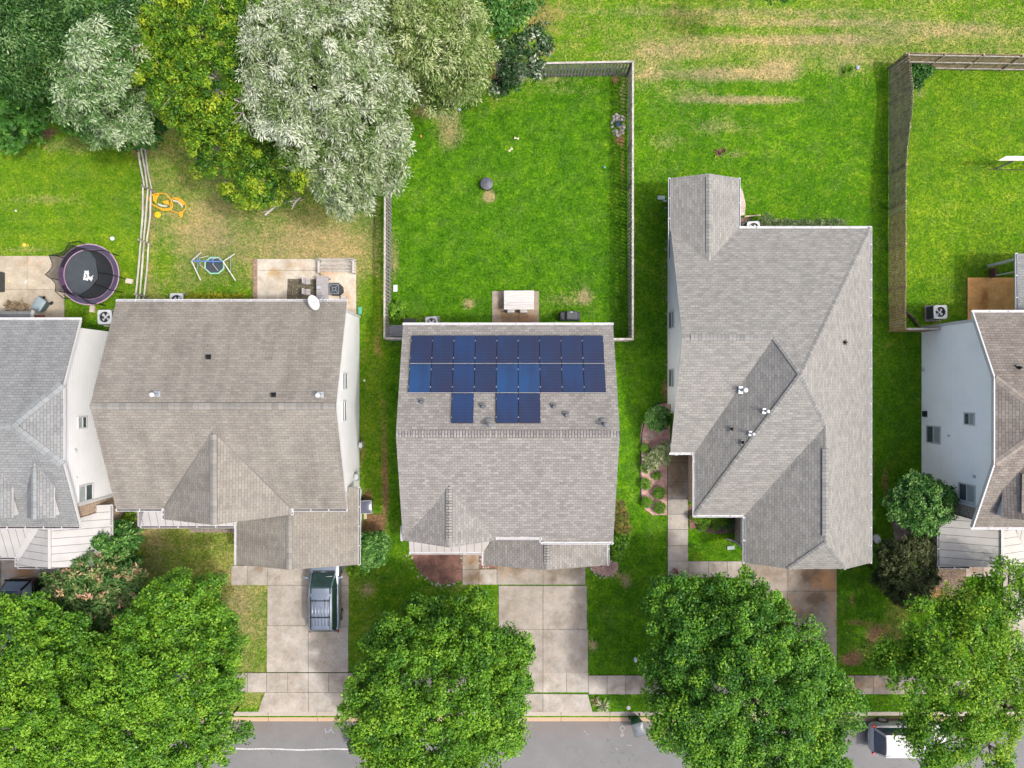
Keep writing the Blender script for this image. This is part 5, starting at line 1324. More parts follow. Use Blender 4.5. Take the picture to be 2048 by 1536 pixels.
# grass blades over the lawns: nobody could count them
def grass_blades():
    rs = np.random.RandomState(9); n = 330000
    px = rs.rand(n)*2140-46; py = rs.rand(n)*1500-30
    keep = py < 1424
    solid = [(0,130,512,640),(515,713,518,645),(984,1078,582,660),(536,698,1100,1424),(463,536,1131,1170),(-60,2100,1345,1388),(994,1176,1100,1424),(925,994,1092,1169),
             (1490,1673,1110,1424),(1335,1376,880,1155),(1376,1490,1122,1155),(0,82,1100,1345),(82,146,1120,1146),(1931,2100,1117,1153),(2005,2100,1120,1345),(1934,2040,555,640),
             (220,735-16,632,975),(843,1190,664,1085),(1335,1690,500,1000),(1378,1690,1000,1085),(1470,1690,1085,1090),(1335,1440,390,500),(1843,2100,650,1010),
             (822,926,1090,1165),(1286,1334,810,1028),(1395,1490,1025,1066),(1788,1855,960,1100),(222,276,1012,1140)]
    for x0, x1, y0, y1 in solid: keep &= ~((px > x0-1) & (px < x1+1) & (py > y0-1) & (py < y1+1))
    hue, dry, soil = ground_masks(px, py)
    keep &= (soil + .25*rs.rand(n)) < .45
    keep &= (rs.rand(n) < 1.1-.5*dry)
    px, py, hue, dry = px[keep], py[keep], hue[keep], dry[keep]; n = len(px)
    X = (px-1024)*H/F; Y = (768-py)*H/F
    a = rs.rand(n)*6.283; ln = .05+.07*rs.rand(n); w = .012+.014*rs.rand(n); h = .02+.045*rs.rand(n)
    dx, dy = np.cos(a), np.sin(a)
    b1 = np.stack([X-dy*w, Y+dx*w, np.zeros(n)], 1); b2 = np.stack([X+dy*w, Y-dx*w, np.zeros(n)], 1)
    t1 = np.stack([X+dx*ln+dy*w*.5, Y+dy*ln-dx*w*.5, h], 1); t2 = np.stack([X+dx*ln-dy*w*.5, Y+dy*ln+dx*w*.5, h], 1)
    V = np.stack([b1, b2, t1, t2], 1).reshape(-1, 3)
    me = bpy.data.meshes.new('grass'); me.vertices.add(n*4); me.vertices.foreach_set('co', V.astype(np.float32).ravel())
    fill_mesh(me, np.arange(n*4, dtype=np.int32).reshape(-1, 4))
    isdry = rs.rand(n) < np.clip(dry*.75-.12, 0, .85)
    t = np.clip(.12+.42*hue + .13*rs.randn(n), 0, .68); t = np.where(isdry, .74+.24*rs.rand(n), t)
    at = me.attributes.new('tint','FLOAT','FACE'); at.data.foreach_set('value', t.astype(np.float32))
    me.materials.append(leafmat('grass blades', [(0,(.03,.12,.008)),(.3,(.08,.215,.010)),(.6,(.17,.30,.018)),(.7,(.21,.31,.03)),(.75,(.26,.25,.09)),(1,(.42,.36,.19))], .8, .2, .68))
    o = bpy.data.objects.new('grass', me); COL.objects.link(o); tag(o, 'short blades of mown grass and clover covering the lawns', 'grass', kind='stuff')
grass_blades()
# ------------------------------------------------------------------ fences
OLDW = M('weathered grey fence boards', (.30,.285,.265), .85, .45, 5, bump=.3)
OLDCAP = M('pale weathered cap board', (.47,.44,.385), .85, .35, 5, bump=.2)
NEWW = M('orange stained fence boards', (.62,.32,.05), .7, .25, 5)
BRWN = M('brown weathered fence boards', (.50,.34,.17), .9, .5, 4, bump=.3)
TANW = M('new tan fence board', (.48,.40,.24), .8, .25, 6)
MOSSW = M('mossy grey fence boards', (.40,.31,.19), .9, .5, 4, bump=.3)
def lerp3(a, b, t): return tuple(a[i]+(b[i]-a[i])*t for i in range(3))
def fence_run(root, a, b, h=1.83, inward=(0,0), mats=None, pitch=.155, bw=.135, cap_=True, post=2.35, seed=1, lean=None, railm=None, both=False, jit=.015):
    """a, b: (x, y) ends; boards on the inward side of the rails; posts, rails and boards are parts"""
    rs = np.random.RandomState(seed)
    A = Vector((a[0], a[1], 0)); B = Vector((b[0], b[1], 0)); L = (B-A).length; d = (B-A)/L
    nrm = Vector((inward[0], inward[1], 0)); lf = lean or (lambda s: Vector((0,0,0)))
    def top(s, z): return A + d*s + lf(s)*(z/h) + Vector((0,0,z))
    np_ = max(1, round(L/post))
    for i in range(np_+1):
        s_ = L*i/np_
        q = MB(); q.beam(top(s_, -.1), top(s_, h-.02), .09, .09, up=(d.x, d.y, 0)); q.build('post', mats[0], root)
    for z in (.25, .95, h-.2):
        q = MB()
        for i in range(np_): q.beam(top(L*i/np_, z)-nrm*.03, top(L*(i+1)/np_, z)-nrm*.03, .04, .09)
        q.build('rail', railm or mats[0], root)
    q = MB(); n = int(L/pitch)
    for i in range(n):
        s_ = (i+.5)*L/n; hh = h + (rs.rand()-.5)*jit*2; k = 0
        if len(mats) > 2 and rs.rand() < .035: k = 1
        off = nrm*(.015 + .006*(i % 2))
        p0, p1 = top(s_, .05)+off, top(s_, hh)+off
        q.beam(p0, p1, bw*(.94+.06*rs.rand()), .017, k, up=(nrm.x, nrm.y, 0))
        if both and i < n-1:
            s2 = s_ + pitch*.5; q.beam(top(s2, .05)-nrm*.06, top(s2, hh)-nrm*.06, bw, .017, 0, up=(nrm.x, nrm.y, 0))
    q.build('boards', [mats[0], mats[-1]], root)
    if cap_:
        q = MB(); q.beam(top(0, h+.015), top(L, h+.015), .11, .03); q.build('cap_board', mats[1], root)
fc = empty('wooden_fence', (0, 10, 0), 'weathered grey picket fence round the yard behind the solar house', 'fence')
CW = [OLDW, OLDCAP]
fence_run(fc, (6.94,18.5), (6.96,2.6), inward=(-1,0), mats=CW, pitch=.21, bw=.12, both=False, seed=1, lean=lambda s: Vector((-.03*math.sin(s*.5),0,0)))
fence_run(fc, (-7.2,18.3), (-7.27,2.62), inward=(1,0), mats=CW, pitch=.21, bw=.12, both=False, seed=2, lean=lambda s: Vector((-.05+.04*math.sin(s*.4),0,0)))
fence_run(fc, (-1.0,18.35), (6.94,18.5), inward=(0,-1), mats=CW, pitch=.19, bw=.125, seed=3)
fence_run(fc, (-7.2,18.3), (-2.8,18.33), inward=(0,-1), mats=CW, pitch=.19, bw=.125, seed=4)
fence_run(fc, (-2.8,18.33), (-1.0,18.35), inward=(0,-1), mats=[NEWW, NEWW], pitch=.16, bw=.13, seed=5)
fence_run(fc, (-7.27,2.62), (-5.6,2.62), inward=(0,1), mats=CW, pitch=.17, seed=6)
fence_run(fc, (5.1,2.58), (6.96,2.58), inward=(0,1), mats=CW, pitch=.17, seed=7)
fe_ = empty('wooden_fence', (24, 11, 0), 'tall leaning brown board fence with pale nail dots, right of the single-storey house', 'fence')
def lean_e(s):      # bows outward at its far end
    return Vector((-.05 + .42*math.exp(-((s-2.3)/2.6)**2) , 0, 0))
BW = [BRWN, OLDCAP, TANW]
fence_run(fe_, (22.6,18.9), (22.62,10.5), h=1.95, inward=(-1,0), mats=[MOSSW, OLDCAP, TANW], pitch=.15, bw=.128, cap_=False, seed=11, lean=lean_e, jit=.03)
fence_run(fe_, (22.62,10.5), (22.62,3.15), h=1.95, inward=(-1,0), mats=BW, pitch=.15, bw=.128, cap_=False, seed=12, lean=lambda s: Vector((-.05,0,0)), jit=.03)
fence_run(fe_, (22.6,18.9), (31.5,18.75), h=1.95, inward=(0,1), mats=[MOSSW, OLDCAP, BRWN], pitch=.15, bw=.128, cap_=False, seed=13, jit=.03, railm=OLDCAP, lean=lambda s: Vector((0,.05,0)))
fence_run(fe_, (22.62,3.15), (24.5,3.15), h=1.95, inward=(0,-1), mats=[BRWN, OLDCAP, TANW], pitch=.15, bw=.128, cap_=True, seed=14)
# pale nail heads down the long run
q = MB()
for i in range(104):
    s_ = 15.6*i/104
    for z in (.3, .95, 1.9):
        lx = lean_e(s_).x if s_ < 8.4 else -.05
        q.obox((22.6 + lx*z/1.95 - .035, 18.85-s_, z), (.014,.035,.035))
q.build('nail_heads', M('bright nail heads', (.75,.75,.7), .5, .1, 4), fe_)['kind'] = 'stuff'
rf = empty('rail_fence', (-22.2, 10, 0), 'split rail fence with grey rails between the left lawn and the olive lawn', 'fence')
RAILM = M('split grey rails', (.56,.53,.46), .9, .4, 3, bump=.4, stretch=(1,.2,1))
pts = [(283,232),(287,303),(300,384),(293,489),(286,594),(280,700)]
rs = np.random.RandomState(3)
for i, (px, py) in enumerate(pts):
    x, y, _ = P(px+8, py)
    q = MB(); q.tube([(x, y, -.1), (x-.03, y+.02, .7), (x-.04, y+.02, 1.32)], [.075,.065,.06], 7); q.build('post', M('grey fence posts', (.36,.32,.27), .9, .4, 5), rf)
    if i:
        x0, y0, _ = P(pts[i-1][0]+8, pts[i-1][1])
        for z in (.35, .75, 1.15):
            j = rs.randn(6)*.03
            q = MB(); q.tube([(x0+j[0], y0-.0, z+j[1]), ((x0+x)/2+j[2], (y0+y)/2, z-.03+j[3]), (x+j[4], y+.08, z+j[5])], [.045,.06,.045], 6); q.build('rail', RAILM, rf)

# ------------------------------------------------------------------ air conditioners
ACB = M('pale grey ac casing', (.60,.62,.62), .5, .15, 6); ACD = M('dark ac coil louvres', (.10,.12,.12), .6, .4, 30); ACR = M('ac fan grille', (.05,.055,.06), .4, .2, 20)
def ac_unit():
    root = empty('air_conditioner', (0,0,0))
    s_ = .40
    q = MB(); q.box(-s_-.08,s_+.08,-s_-.08,s_+.08,0,.06); q.build('pad', CONC, root)
    q = MB()
    for a_ in (-1, 1):
        q.box(*sorted((a_*(s_-.05), a_*(s_-.02))), -s_+.03, s_-.03, .06, .76)
        q.box(-s_+.05, s_-.05, *sorted((a_*(s_-.05), a_*(s_-.02))), .06, .755)
        for k in range(11):
            q.box(*sorted((a_*(s_-.03), a_*(s_-.005))), -s_+.04, s_-.04, .11+k*.06, .125+k*.06)
            q.box(-s_+.04, s_-.04, *sorted((a_*(s_-.03), a_*(s_-.005))), .112+k*.06, .123+k*.06)
    q.build('coil', ACD, root)
    q = MB()
    n = 32; ro, ri = s_, .30
    vs = []; 
    for k in range(n):
        t = 2*math.pi*k/n; c, s2 = math.cos(t), math.sin(t); m = max(abs(c), abs(s2)); rr2 = min(ro/m, ro*1.28)
        vs += [(c*rr2, s2*rr2, .80), (c*ri, s2*ri, .805), (c*ri, s2*ri, .74), (c*rr2, s2*rr2, .75)]
    fs = []
    for k in range(n):
        l = (k+1) % n
        for j in range(4): fs.append((k*4+j, k*4+(j+1) % 4, l*4+(j+1) % 4, l*4+j))
    q.add(vs, fs)
    for a in (-1,1):
        for b in (-1,1): q.box(a*s_-.03 if a>0 else -s_, s_ if a>0 else -s_+.03, b*s_-.03 if b>0 else -s_, s_ if b>0 else -s_+.03, .06, .75)
    q.build('casing', ACB, root)
    q = MB(); q.lathe((0,0,.60), [(.29,0),(.29,.01)], 24)
    for k in range(0): pass
    q.build('well', ACR, root)
    q = MB()
    for k in range(4):
        t = k*math.pi/2+.4; q.add([(math.cos(t)*.06, math.sin(t)*.06, .68), (math.cos(t+.1)*.27, math.sin(t+.1)*.27, .66), (math.cos(t+.75)*.25, math.sin(t+.75)*.25, .70), (math.cos(t+1.0)*.06, math.sin(t+1.0)*.06, .70)], [(0,1,2,3)])
    q.lathe((0,0,.65), [(.07,0),(.07,.08),(.03,.1)], 12)
    q.build('fan', M('light fan blades', (.62,.64,.66), .4, .15, 8), root)
    q = MB()
    for r_ in (.1,.15,.2,.25,.29): q.tube([(math.cos(2*math.pi*k/24)*r_, math.sin(2*math.pi*k/24)*r_, .80) for k in range(24)], .003, 4, closed=True)
    q.build('grille', BLKMET, root)
    return root
ACG = 'air conditioning units'
first = ac_unit()
for i, (px, py, rz, lb, sc) in enumerate([(210,634,.0,'air conditioner between the trampoline and the grey roofed house',1.05), (353,600,.0,'air conditioner half hidden by the rear gutter beside the golden hedge',1.0),
        (863,645,.1,'air conditioner at the rear gutter of the solar house',.9), (1508,455,.05,'air conditioner in the rear corner of the single-storey house',.95), (1881,624,.02,'air conditioner with a white top behind the blue grey wall',1.0)]):
    o = first if i == 0 else copy_tree(first)
    o.location = (*P(px, py, .8)[:2], 0); o.rotation_euler = (0,0,rz+i*.0); o.scale = (sc,sc,sc)
    tag(o, lb, 'air conditioner', ACG)

# ------------------------------------------------------------------ cars
def loft(q, secs, m=0, capm=None):
    """secs: list of rings (same count)"""
    n = len(secs[0]); vs = [p for s in secs for p in s]; fs = []
    for i in range(len(secs)-1):
        for k in range(n): fs.append((i*n+k, i*n+(k+1) % n, (i+1)*n+(k+1) % n, (i+1)*n+k))
    fs.append(tuple(range(n))[::-1]); fs.append(tuple((len(secs)-1)*n+k for k in range(n)))
    q.add(vs, fs, m)
def car(name, label, cat, loc, rz, paint, W=1.86, Lh=4.65, style='suv', rails=True, glassm=None, detail='front', tail=(.25,.03,.03)):
    root = empty(name, (0,0,0), label, cat)
    hw = W/2; hl = Lh/2
    # +Y is the front. stations: y, half width, belt z, hood/deck z
    def ring(y, w, z0, zb, zt, cr):
        pts = []
        half = [(0, z0), (w*.86, z0), (w*.97, z0+.12), (w, (z0+zb)/2), (w*.985, zb-.03), (w*.93, zb+.03), (w*.72, zt), (w*.35, zt+cr*.7), (0, zt+cr)]
        for x, z in half: pts.append((x, y, z))
        for x, z in half[-2:0:-1]: pts.append((-x, y, z))
        return pts
    hood = .98 if style == 'suv' else .86; deck = .95 if style == 'suv' else .92
    st = [(hl, hw*.60, .42, .62, .66, .01), (hl-.05, hw*.80, .32, .72, .76, .02), (hl-.22, hw*.94, .27, .80, .84, .03), (hl-.5, hw*.99, .25, hood-.08, hood-.04, .03), (hl-1.05, hw, .24, hood-.0, hood+.03, .03),
          (.6, hw, .24, hood+.02, hood+.04, .01), (-.6, hw, .24, hood+.03, hood+.05, .01), (-hl+.8, hw*.99, .25, hood+.02, deck+.03, .01), (-hl+.25, hw*.96, .28, deck-.0, deck+.03, .01), (-hl+.06, hw*.88, .34, .85, .88, .01), (-hl, hw*.75, .42, .7, .72, .0)]
    q = MB(); loft(q, [ring(*s) for s in st]); q.build('body', paint, root, smooth=True)
    # greenhouse: dark glass volume with a painted roof and pillars
    rt = 1.72 if style == 'suv' else 1.42
    yf0 = hl-1.02; yf1 = hl-1.72; yr1 = -hl+(.42 if style == 'suv' else 1.05); yr0 = -hl+(.10 if style == 'suv' else .45)
    bw_, tw = hw*.90, hw*.70
    zb = hood+.03
    def gring(y, wb, wt, z0, z1):
        return [(-wb, y, z0), (wb, y, z0), (wt, y, z1-.05), (wt*.86, y, z1), (0, y, z1+.015), (-wt*.86, y, z1), (-wt, y, z1-.05)]
    q = MB(); loft(q, [gring(yf0, bw_*.84, bw_*.80, zb-.05, zb+.02), gring(yf1, bw_, tw, zb-.05, rt-.04), gring(.2, bw_, tw*1.03, zb-.05, rt), gring(yr1+.3, bw_*.98, tw*1.0, zb-.05, rt-.03), gring(yr1, bw_*.96, tw*.96, zb-.05, rt-.08), gring(yr0, bw_*.9, bw_*.84, zb-.08, zb+.04)])
    q.build('windows', glassm or GLASS, root, smooth=False)
    q = MB()
    n = 9; ys = [yf1-.06, yf1-.35, .2, yr1+.4, yr1+.02]; ws = [tw*.93, tw*.99, tw*1.0, tw*.98, tw*.92]; zs = [rt-.025, rt+.005, rt+.02, rt-.0, rt-.05]
    vs = []
    for y, w, z in zip(ys, ws, zs):
        for k in range(n):
            u = -1+2*k/(n-1); vs.append((w*u, y, z+.025*(1-u*u)-.03*abs(u)**4))
    q.add(vs, [(i*n+k, i*n+k+1, (i+1)*n+k+1, (i+1)*n+k) for i in range(4) for k in range(n-1)])
    if style == 'suv' and rails:
        for k in range(6):
            x = -tw*.72+k*tw*.288; q.beam((x, yf1-.65, rt+.028), (x, yr1+.25, rt+.02), .06, .02)
    q.build('car_roof', paint, root, smooth=True)
    q = MB()
    for s_ in (-1,1):
        q.beam((s_*bw_*.85, yf0+.02, zb+.01), (s_*tw*.96, yf1, rt-.04), .07, .04); q.beam((s_*bw_*.86, yr0, zb), (s_*tw*.94, yr1, rt-.07), .12, .04)
        q.beam((s_*tw*1.0, yf1, rt-.035), (s_*tw*1.0, yr1, rt-.06), .05, .05)
        q.beam((s_*(bw_+.01), yf0-.2, zb+.0), (s_*(bw_+.01), yr0+.1, zb), .03, .05)
    q.build('pillars', paint, root)
    for s_ in (-1,1):
        q = MB(); q.obox((s_*(hw+.10), yf1+.42, zb+.08), (.22,.12,.13), (0,0,s_*.3)); q.build('wing_mirror', paint, root, bevel=.02)
        if rails:
            q = MB(); q.beam((s_*tw*.86, yf1-.5, rt+.05), (s_*tw*.86, yr1+.1, rt+.03), .035, .035); q.build('roof_rail', BLKMET, root)
        for yy in (hl-.92, -hl+.9):
            w = MB(); c = Vector((s_*(hw-.10), yy, .35))
            ringp = [(.0,-.115),(.22,-.115),(.34,-.10),(.355,0),(.34,.10),(.22,.115),(.0,.115)]; vs = []; m_ = 22
            for r_, xo in ringp:
                for k in range(m_):
                    t = 2*math.pi*k/m_; vs.append((c.x+xo, c.y+r_*math.cos(t), c.z+r_*math.sin(t)))
            w.add(vs, [(i*m_+k, i*m_+(k+1) % m_, (i+1)*m_+(k+1) % m_, (i+1)*m_+k) for i in range(6) for k in range(m_)])
            wo = w.build('wheel', BLACK, root)
            r2 = MB(); X0, X1 = sorted((c.x+s_*.112, c.x+s_*.122))
            vs = [(X1 if s_ > 0 else X0, c.y+.21*math.cos(2*math.pi*k/18), c.z+.21*math.sin(2*math.pi*k/18)) for k in range(18)]
            r2.add(vs, [tuple(range(18))]); r2.build('rim', GALV, wo)
        q = MB(); q.obox((s_*hw*.72, hl-.16, .72), (.36,.2,.12), (0,0,-s_*.35)); q.build('headlight', M('clear headlight', (.75,.78,.8), .15, .1, 6), root, bevel=.02)
        q = MB(); q.obox((s_*hw*.86, -hl+.16, .88), (.12,.30,.16), (0,0,s_*.25)); q.build('tail_light', M('tail light %.2f' % tail[0], tail, .2, .15, 6), root, bevel=.03)
    if rails:
        for yy in (yf1-.75, yr1+.75):
            q = MB(); q.beam((-tw*.86, yy, rt+.06), (tw*.86, yy, rt+.06), .05, .025); q.build('cross_bar', BLKMET, root)
    q = MB(); q.beam((-hw*.7, yf0+.05, zb+.005), (hw*.7, yf0+.05, zb+.005), .10, .03); q.build('wiper_cowl', BLACK, root)
    q = MB(); q.obox((0, -hl-.0, .5), (.5,.02,.14)); q.build('number_plate', M('blank number plate', (.75,.76,.74), .4, .05, 4), root)
    root.location = loc; root.rotation_euler = (0,0,rz)
    return root
silver = M('silver blue metallic paint', (.27,.32,.38), .25, .04, 2, metal=.55, coat=.6)
whitep = M('white car paint', (.50,.51,.52), .4, .03, 2, coat=.2)
blackp = M('black car paint', (.012,.012,.02), .15, .05, 2, coat=.8)
c1 = car('parked_car', 'silver blue suv with roof bars parked nose in on the driveway', 'car', (-11.02,-12.28,.05), 0, silver, W=1.84, Lh=4.6, glassm=M('green tinted glass', (.02,.055,.05), .08, .3, 3, spec=.8))
q = MB(); org = worg(c1)
q.obox((org.x+.35, org.y+.98, 1.16+.05), (.42,.26,.02), (.6,0,.1)); q.build('dashboard_paper', M('paper on dashboard', (.55,.62,.55), .8, .1, 3), c1)
c2 = car('parked_car', 'white suv with red tail lights parked at the kerb under the lime tree', 'car', (23.45,-20.95,-.12), -math.pi/2, whitep, W=1.80, Lh=4.5, rails=False, glassm=M('blue dark glass', (.03,.07,.14), .07, .3, 2, spec=.9), tail=(.75,.06,.07))
q = MB(); q.obox((22.0,-21.25,1.665), (.14,.03,.04)); q.build('antenna', BLACK, None, label=None) if False else None
c3 = car('parked_car', 'black car mostly hidden under the tree on the far left driveway', 'car', (-28.9,-13.75,.05), math.pi, blackp, W=1.85, Lh=4.6, style='suv', rails=False, glassm=M('pale glass with sky reflection colour', (.30,.38,.48), .1, .2, 1.5, spec=.9), tail=(.06,.02,.03))  # pale blue of the glass is a sky reflection painted as base colour

# ------------------------------------------------------------------ wheelie bins and letter boxes
def bin_(label, loc, rz, body, lid, rim, W=.62, D=.72, Hh=1.05, tilt=0, sc=1.0):
    root = empty('wheeled_bin', (0,0,0), label, 'bin')
    q = MB(); vs = [(-W*.36,-D*.32,.06),(W*.36,-D*.32,.06),(W*.36,D*.32,.06),(-W*.36,D*.32,.06),(-W*.48,-D*.48,Hh),(W*.48,-D*.48,Hh),(W*.48,D*.48,Hh),(-W*.48,D*.48,Hh)]
    q.add(vs, [(0,3,2,1),(4,5,6,7),(0,1,5,4),(1,2,6,5),(2,3,7,6),(3,0,4,7)]); q.build('body', body, root, bevel=.03)
    q = MB(); q.box(-W*.5,W*.5,-D*.5,D*.5,Hh,Hh+.035); q.build('rim', rim, root, bevel=.015)
    q = MB(); vs = []; m_ = 7; n_ = 9
    for j in range(n_):
        for i in range(m_):
            u = -1+2*i/(m_-1); v = -1+2*j/(n_-1); vs.append((u*W*.455, v*D*.455, Hh+.04+.07*(1-abs(v)**3)*(1-abs(u)**4)))
    q.add(vs, [(j*m_+i, j*m_+i+1, (j+1)*m_+i+1, (j+1)*m_+i) for j in range(n_-1) for i in range(m_-1)]); q.build('lid', lid, root, smooth=True)
    for s_ in (-1,1):
        q = MB(); q.tube([(s_*W*.42, D*.42, .12), (s_*W*.5, D*.42, .12)], .12, 14); q.build('wheel', BLACK, root)
    q = MB(); q.tube([(-W*.4,D*.55,Hh-.02),(W*.4,D*.55,Hh-.02)], .016, 8); q.build('handle', BLACK, root)
    root.location = loc; root.rotation_euler = (0,0,rz); root.scale = (sc,sc,sc); return root
GRN = M('dark green plastic', (.015,.20,.06), .4, .15, 5)
bin_('green wheeled bin with a grey lid standing in the road at the kerb', (*P(1272,1443,.0)[:2], -.10), .30, GRN, M('grey bin lid', (.15,.17,.19), .35, .2, 3), M('dark green rim', (.02,.10,.05), .4, .15, 5), W=.72, D=.8, sc=1.0)
bin_('black wheeled bin with a grey lid beside the brown roofed house', (*P(737,1008,.0)[:2], 0), math.pi/2+.05, M('dark grey green plastic', (.03,.05,.05), .5, .2, 5), M('glossy slate lid', (.12,.13,.18), .25, .2, 2), M('pale green rim', (.35,.42,.40), .5, .1, 5), W=.78, D=.85, sc=1.0)
q = MB(); k = P(731,1031); q.box(k[0]-.09,k[0]+.09,k[1]-.2,k[1]+.2,0,.06); q.build('wood_block', M('pale lumber', (.62,.52,.33), .8, .15, 8), label='pale lumber offcut on the clay beside the black bin', cat='wood block')
bin_('grey storage bin with a ribbed lid on the beige patio', (*P(93,611,.0)[:2], .06), math.radians(-33), M('slate plastic', (.10,.15,.16), .5, .15, 5), M('grey blue ribbed lid', (.30,.38,.41), .5, .15, 4, stretch=(8,1,1)), M('slate rim', (.18,.24,.26), .5, .1, 5), W=.62, D=.8, Hh=.6)
bin_('black wheeled bin half hidden under the middle street tree', (*P(713,1478,.0)[:2], -.12), .3, BLACK, BLACK, BLKMET, W=.6, D=.7)
def mailbox(loc, label, rz):
    root = empty('mailbox', (0,0,0), label, 'mailbox')
    q = MB(); q.box(-.05,.05,-.05,.05,-.05,1.15); q.box(-.04,.04,-.35,.05,1.02,1.08); q.build('post', BLKMET, root)
    q = MB(); n = 10; vs = []
    for y in (-.42,.12):
        vs += [(-.13,y,1.1),(.13,y,1.1)] + [(.13*math.cos(math.pi*k/n), y, 1.22+.13*math.sin(math.pi*k/n)) for k in range(n+1)]
    m_ = n+3; q.add(vs, [(k, (k+1) % m_, m_+(k+1) % m_, m_+k) for k in range(m_)] + [tuple(range(m_))[::-1], tuple(range(m_, 2*m_))]); q.build('box', M('glossy black enamel', (.015,.03,.03), .2, .2, 4, coat=.6), root)
    q = MB(); q.box(.13,.15,-.3,-.26,1.2,1.42); q.build('flag', BLKMET, root)
    root.location = loc; root.rotation_euler = (0,0,rz)
mailbox((*P(477,1414)[:2], 0), 'black mailbox on a post at the kerb beside the bottom left street tree', -.6)

# ------------------------------------------------------------------ trampolines and play things
tr = empty('trampoline', (*P(178,549,.9)[:2], 0), 'large round trampoline with a purple pad and sagging black safety net', 'trampoline')
tx, ty = tr.location.x, tr.location.y; RT = 1.80
PUR = M('purple grey pad', (.065,.055,.10), .6, .2, 3); PNK = M('pink pad edging', (.52,.32,.46), .6, .15, 5); PNKS = M('pink pad panel', (.36,.20,.38), .6, .2, 5)
NET = M('black safety net', (.012,.013,.014), .8, .2, 30, alpha=.6); MATB = M('black jumping mat', (.055,.07,.085), .75, .15, 2)
def ringm(r0, r1, z, n=64, a0=0, a1=2*math.pi, th=.02):
    q = MB(); vs = []; fs = []
    for k in range(n+1):
        t = a0+(a1-a0)*k/n; c, s_ = math.cos(t), math.sin(t)
        vs += [(tx+c*r0, ty+s_*r0, z), (tx+c*r1, ty+s_*r1, z), (tx+c*r1, ty+s_*r1, z-th), (tx+c*r0, ty+s_*r0, z-th)]
    for k in range(n):
        for j in range(4): fs.append((k*4+j, k*4+(j+1) % 4, k*4+4+(j+1) % 4, k*4+4+j))
    q.add(vs, fs); return q
ringm(1.46, 1.76, .92).build('pad', PUR, tr); ringm(1.43, 1.475, .935).build('edging', PNK, tr); ringm(1.745, 1.80, .935).build('edging', PNK, tr)
ringm(1.44, 1.77, .945, 10, R(165), R(203)).build('pad_panel', PNKS, tr)
q = MB(); q.lathe((tx, ty, .87), [(0.02,0),(1.45,0),(1.45,.015),(.02,.015)], 48); mo = q.build('mat', MATB, tr)
# leaping animal emblem and lettering block on the mat, traced as a flat print
sil = [(585,330),(650,360),(760,365),(835,330),(840,460),(885,520),(830,560),(855,650),(900,730),(960,745),(1090,640),(1140,665),(1060,760),(1090,830),(1075,900),(1010,890),(1030,990),(985,1010),(930,900),(780,870),(800,970),(740,970),(690,930),(500,910),(540,700),(560,520),(585,470)]
sc_ = 50/1536
q = MB(); pp = [P(150+x*sc_, 530+y*sc_, .89) for x, y in sil]
q.add([(x, y, .892) for x, y, z in pp], [tuple(range(len(pp)))]); q.build('printed_emblem', M('white print', (.8,.8,.82), .7, .05, 5), mo)
q = MB()
for x0, x1, y0, y1 in ((620,680,420,460),(715,770,425,460),(620,700,550,600),(660,760,590,640),(700,765,640,790),(590,690,725,770)):
    a = P(150+x0*sc_, 530+y0*sc_, .89); b = P(150+x1*sc_, 530+y1*sc_, .89); q.add([(a[0],b[1],.896),(b[0],b[1],.896),(b[0],a[1],.896),(a[0],a[1],.896)], [(0,1,2,3)])
q.build('print_gap', MATB, mo)
q = MB(); q.tube([(tx+1.72*math.cos(t), ty+1.72*math.sin(t), .86) for t in np.linspace(0, 2*math.pi, 40, endpoint=False)], .03, 6, closed=True); q.build('frame', GALV, tr)
angs = [R(a) for a in (-5, 45, 97, 147, 190, 232, 285, 328)]
tops = []
for a in angs[:]:
    bx, by = tx+1.78*math.cos(a), ty+1.78*math.sin(a); ux, uy = tx+1.50*math.cos(a), ty+1.50*math.sin(a)
    q = MB(); q.tube([(bx, by, .0), (bx, by, .9), (bx*.0+tx+1.86*math.cos(a), ty+1.86*math.sin(a), 1.5), (ux, uy, 2.55)], .025, 7); q.build('pole', BLKMET, tr); tops.append(Vector((ux, uy, 2.55)))
ringp = []
for i, p in enumerate(tops):
    nx_ = tops[(i+1) % len(tops)]
    for k in range(8):
        t = k/8; m_ = p.lerp(nx_, t); m_.z += -.32*math.sin(math.pi*t); c = Vector((tx, ty, m_.z)); m_ = c + (m_-c)*(1-.05*math.sin(math.pi*t)); ringp.append(m_)
q = MB(); q.tube(ringp, .02, 6, closed=True); q.build('net_hoop', BLKMET, tr)
q = MB(); n_ = len(ringp); vs = list(ringp)
for i, p in enumerate(ringp):
    a = math.atan2(p.y-ty, p.x-tx); vs.append(Vector((tx+1.47*math.cos(a), ty+1.47*math.sin(a), .95)))
q.add(vs, [(k, (k+1) % n_, n_+(k+1) % n_, n_+k) for k in range(n_)]); q.build('safety_net', NET, tr)
for a in (R(-8), R(262)):
    q = MB(); k = (tx+1.95*math.cos(a), ty+1.95*math.sin(a)); q.obox((k[0], k[1], .1), (.42,.28,.12), (0,0,a)); q.build('sandbag', M('pale sandbag', (.68,.58,.50), .8, .15, 6), tr)
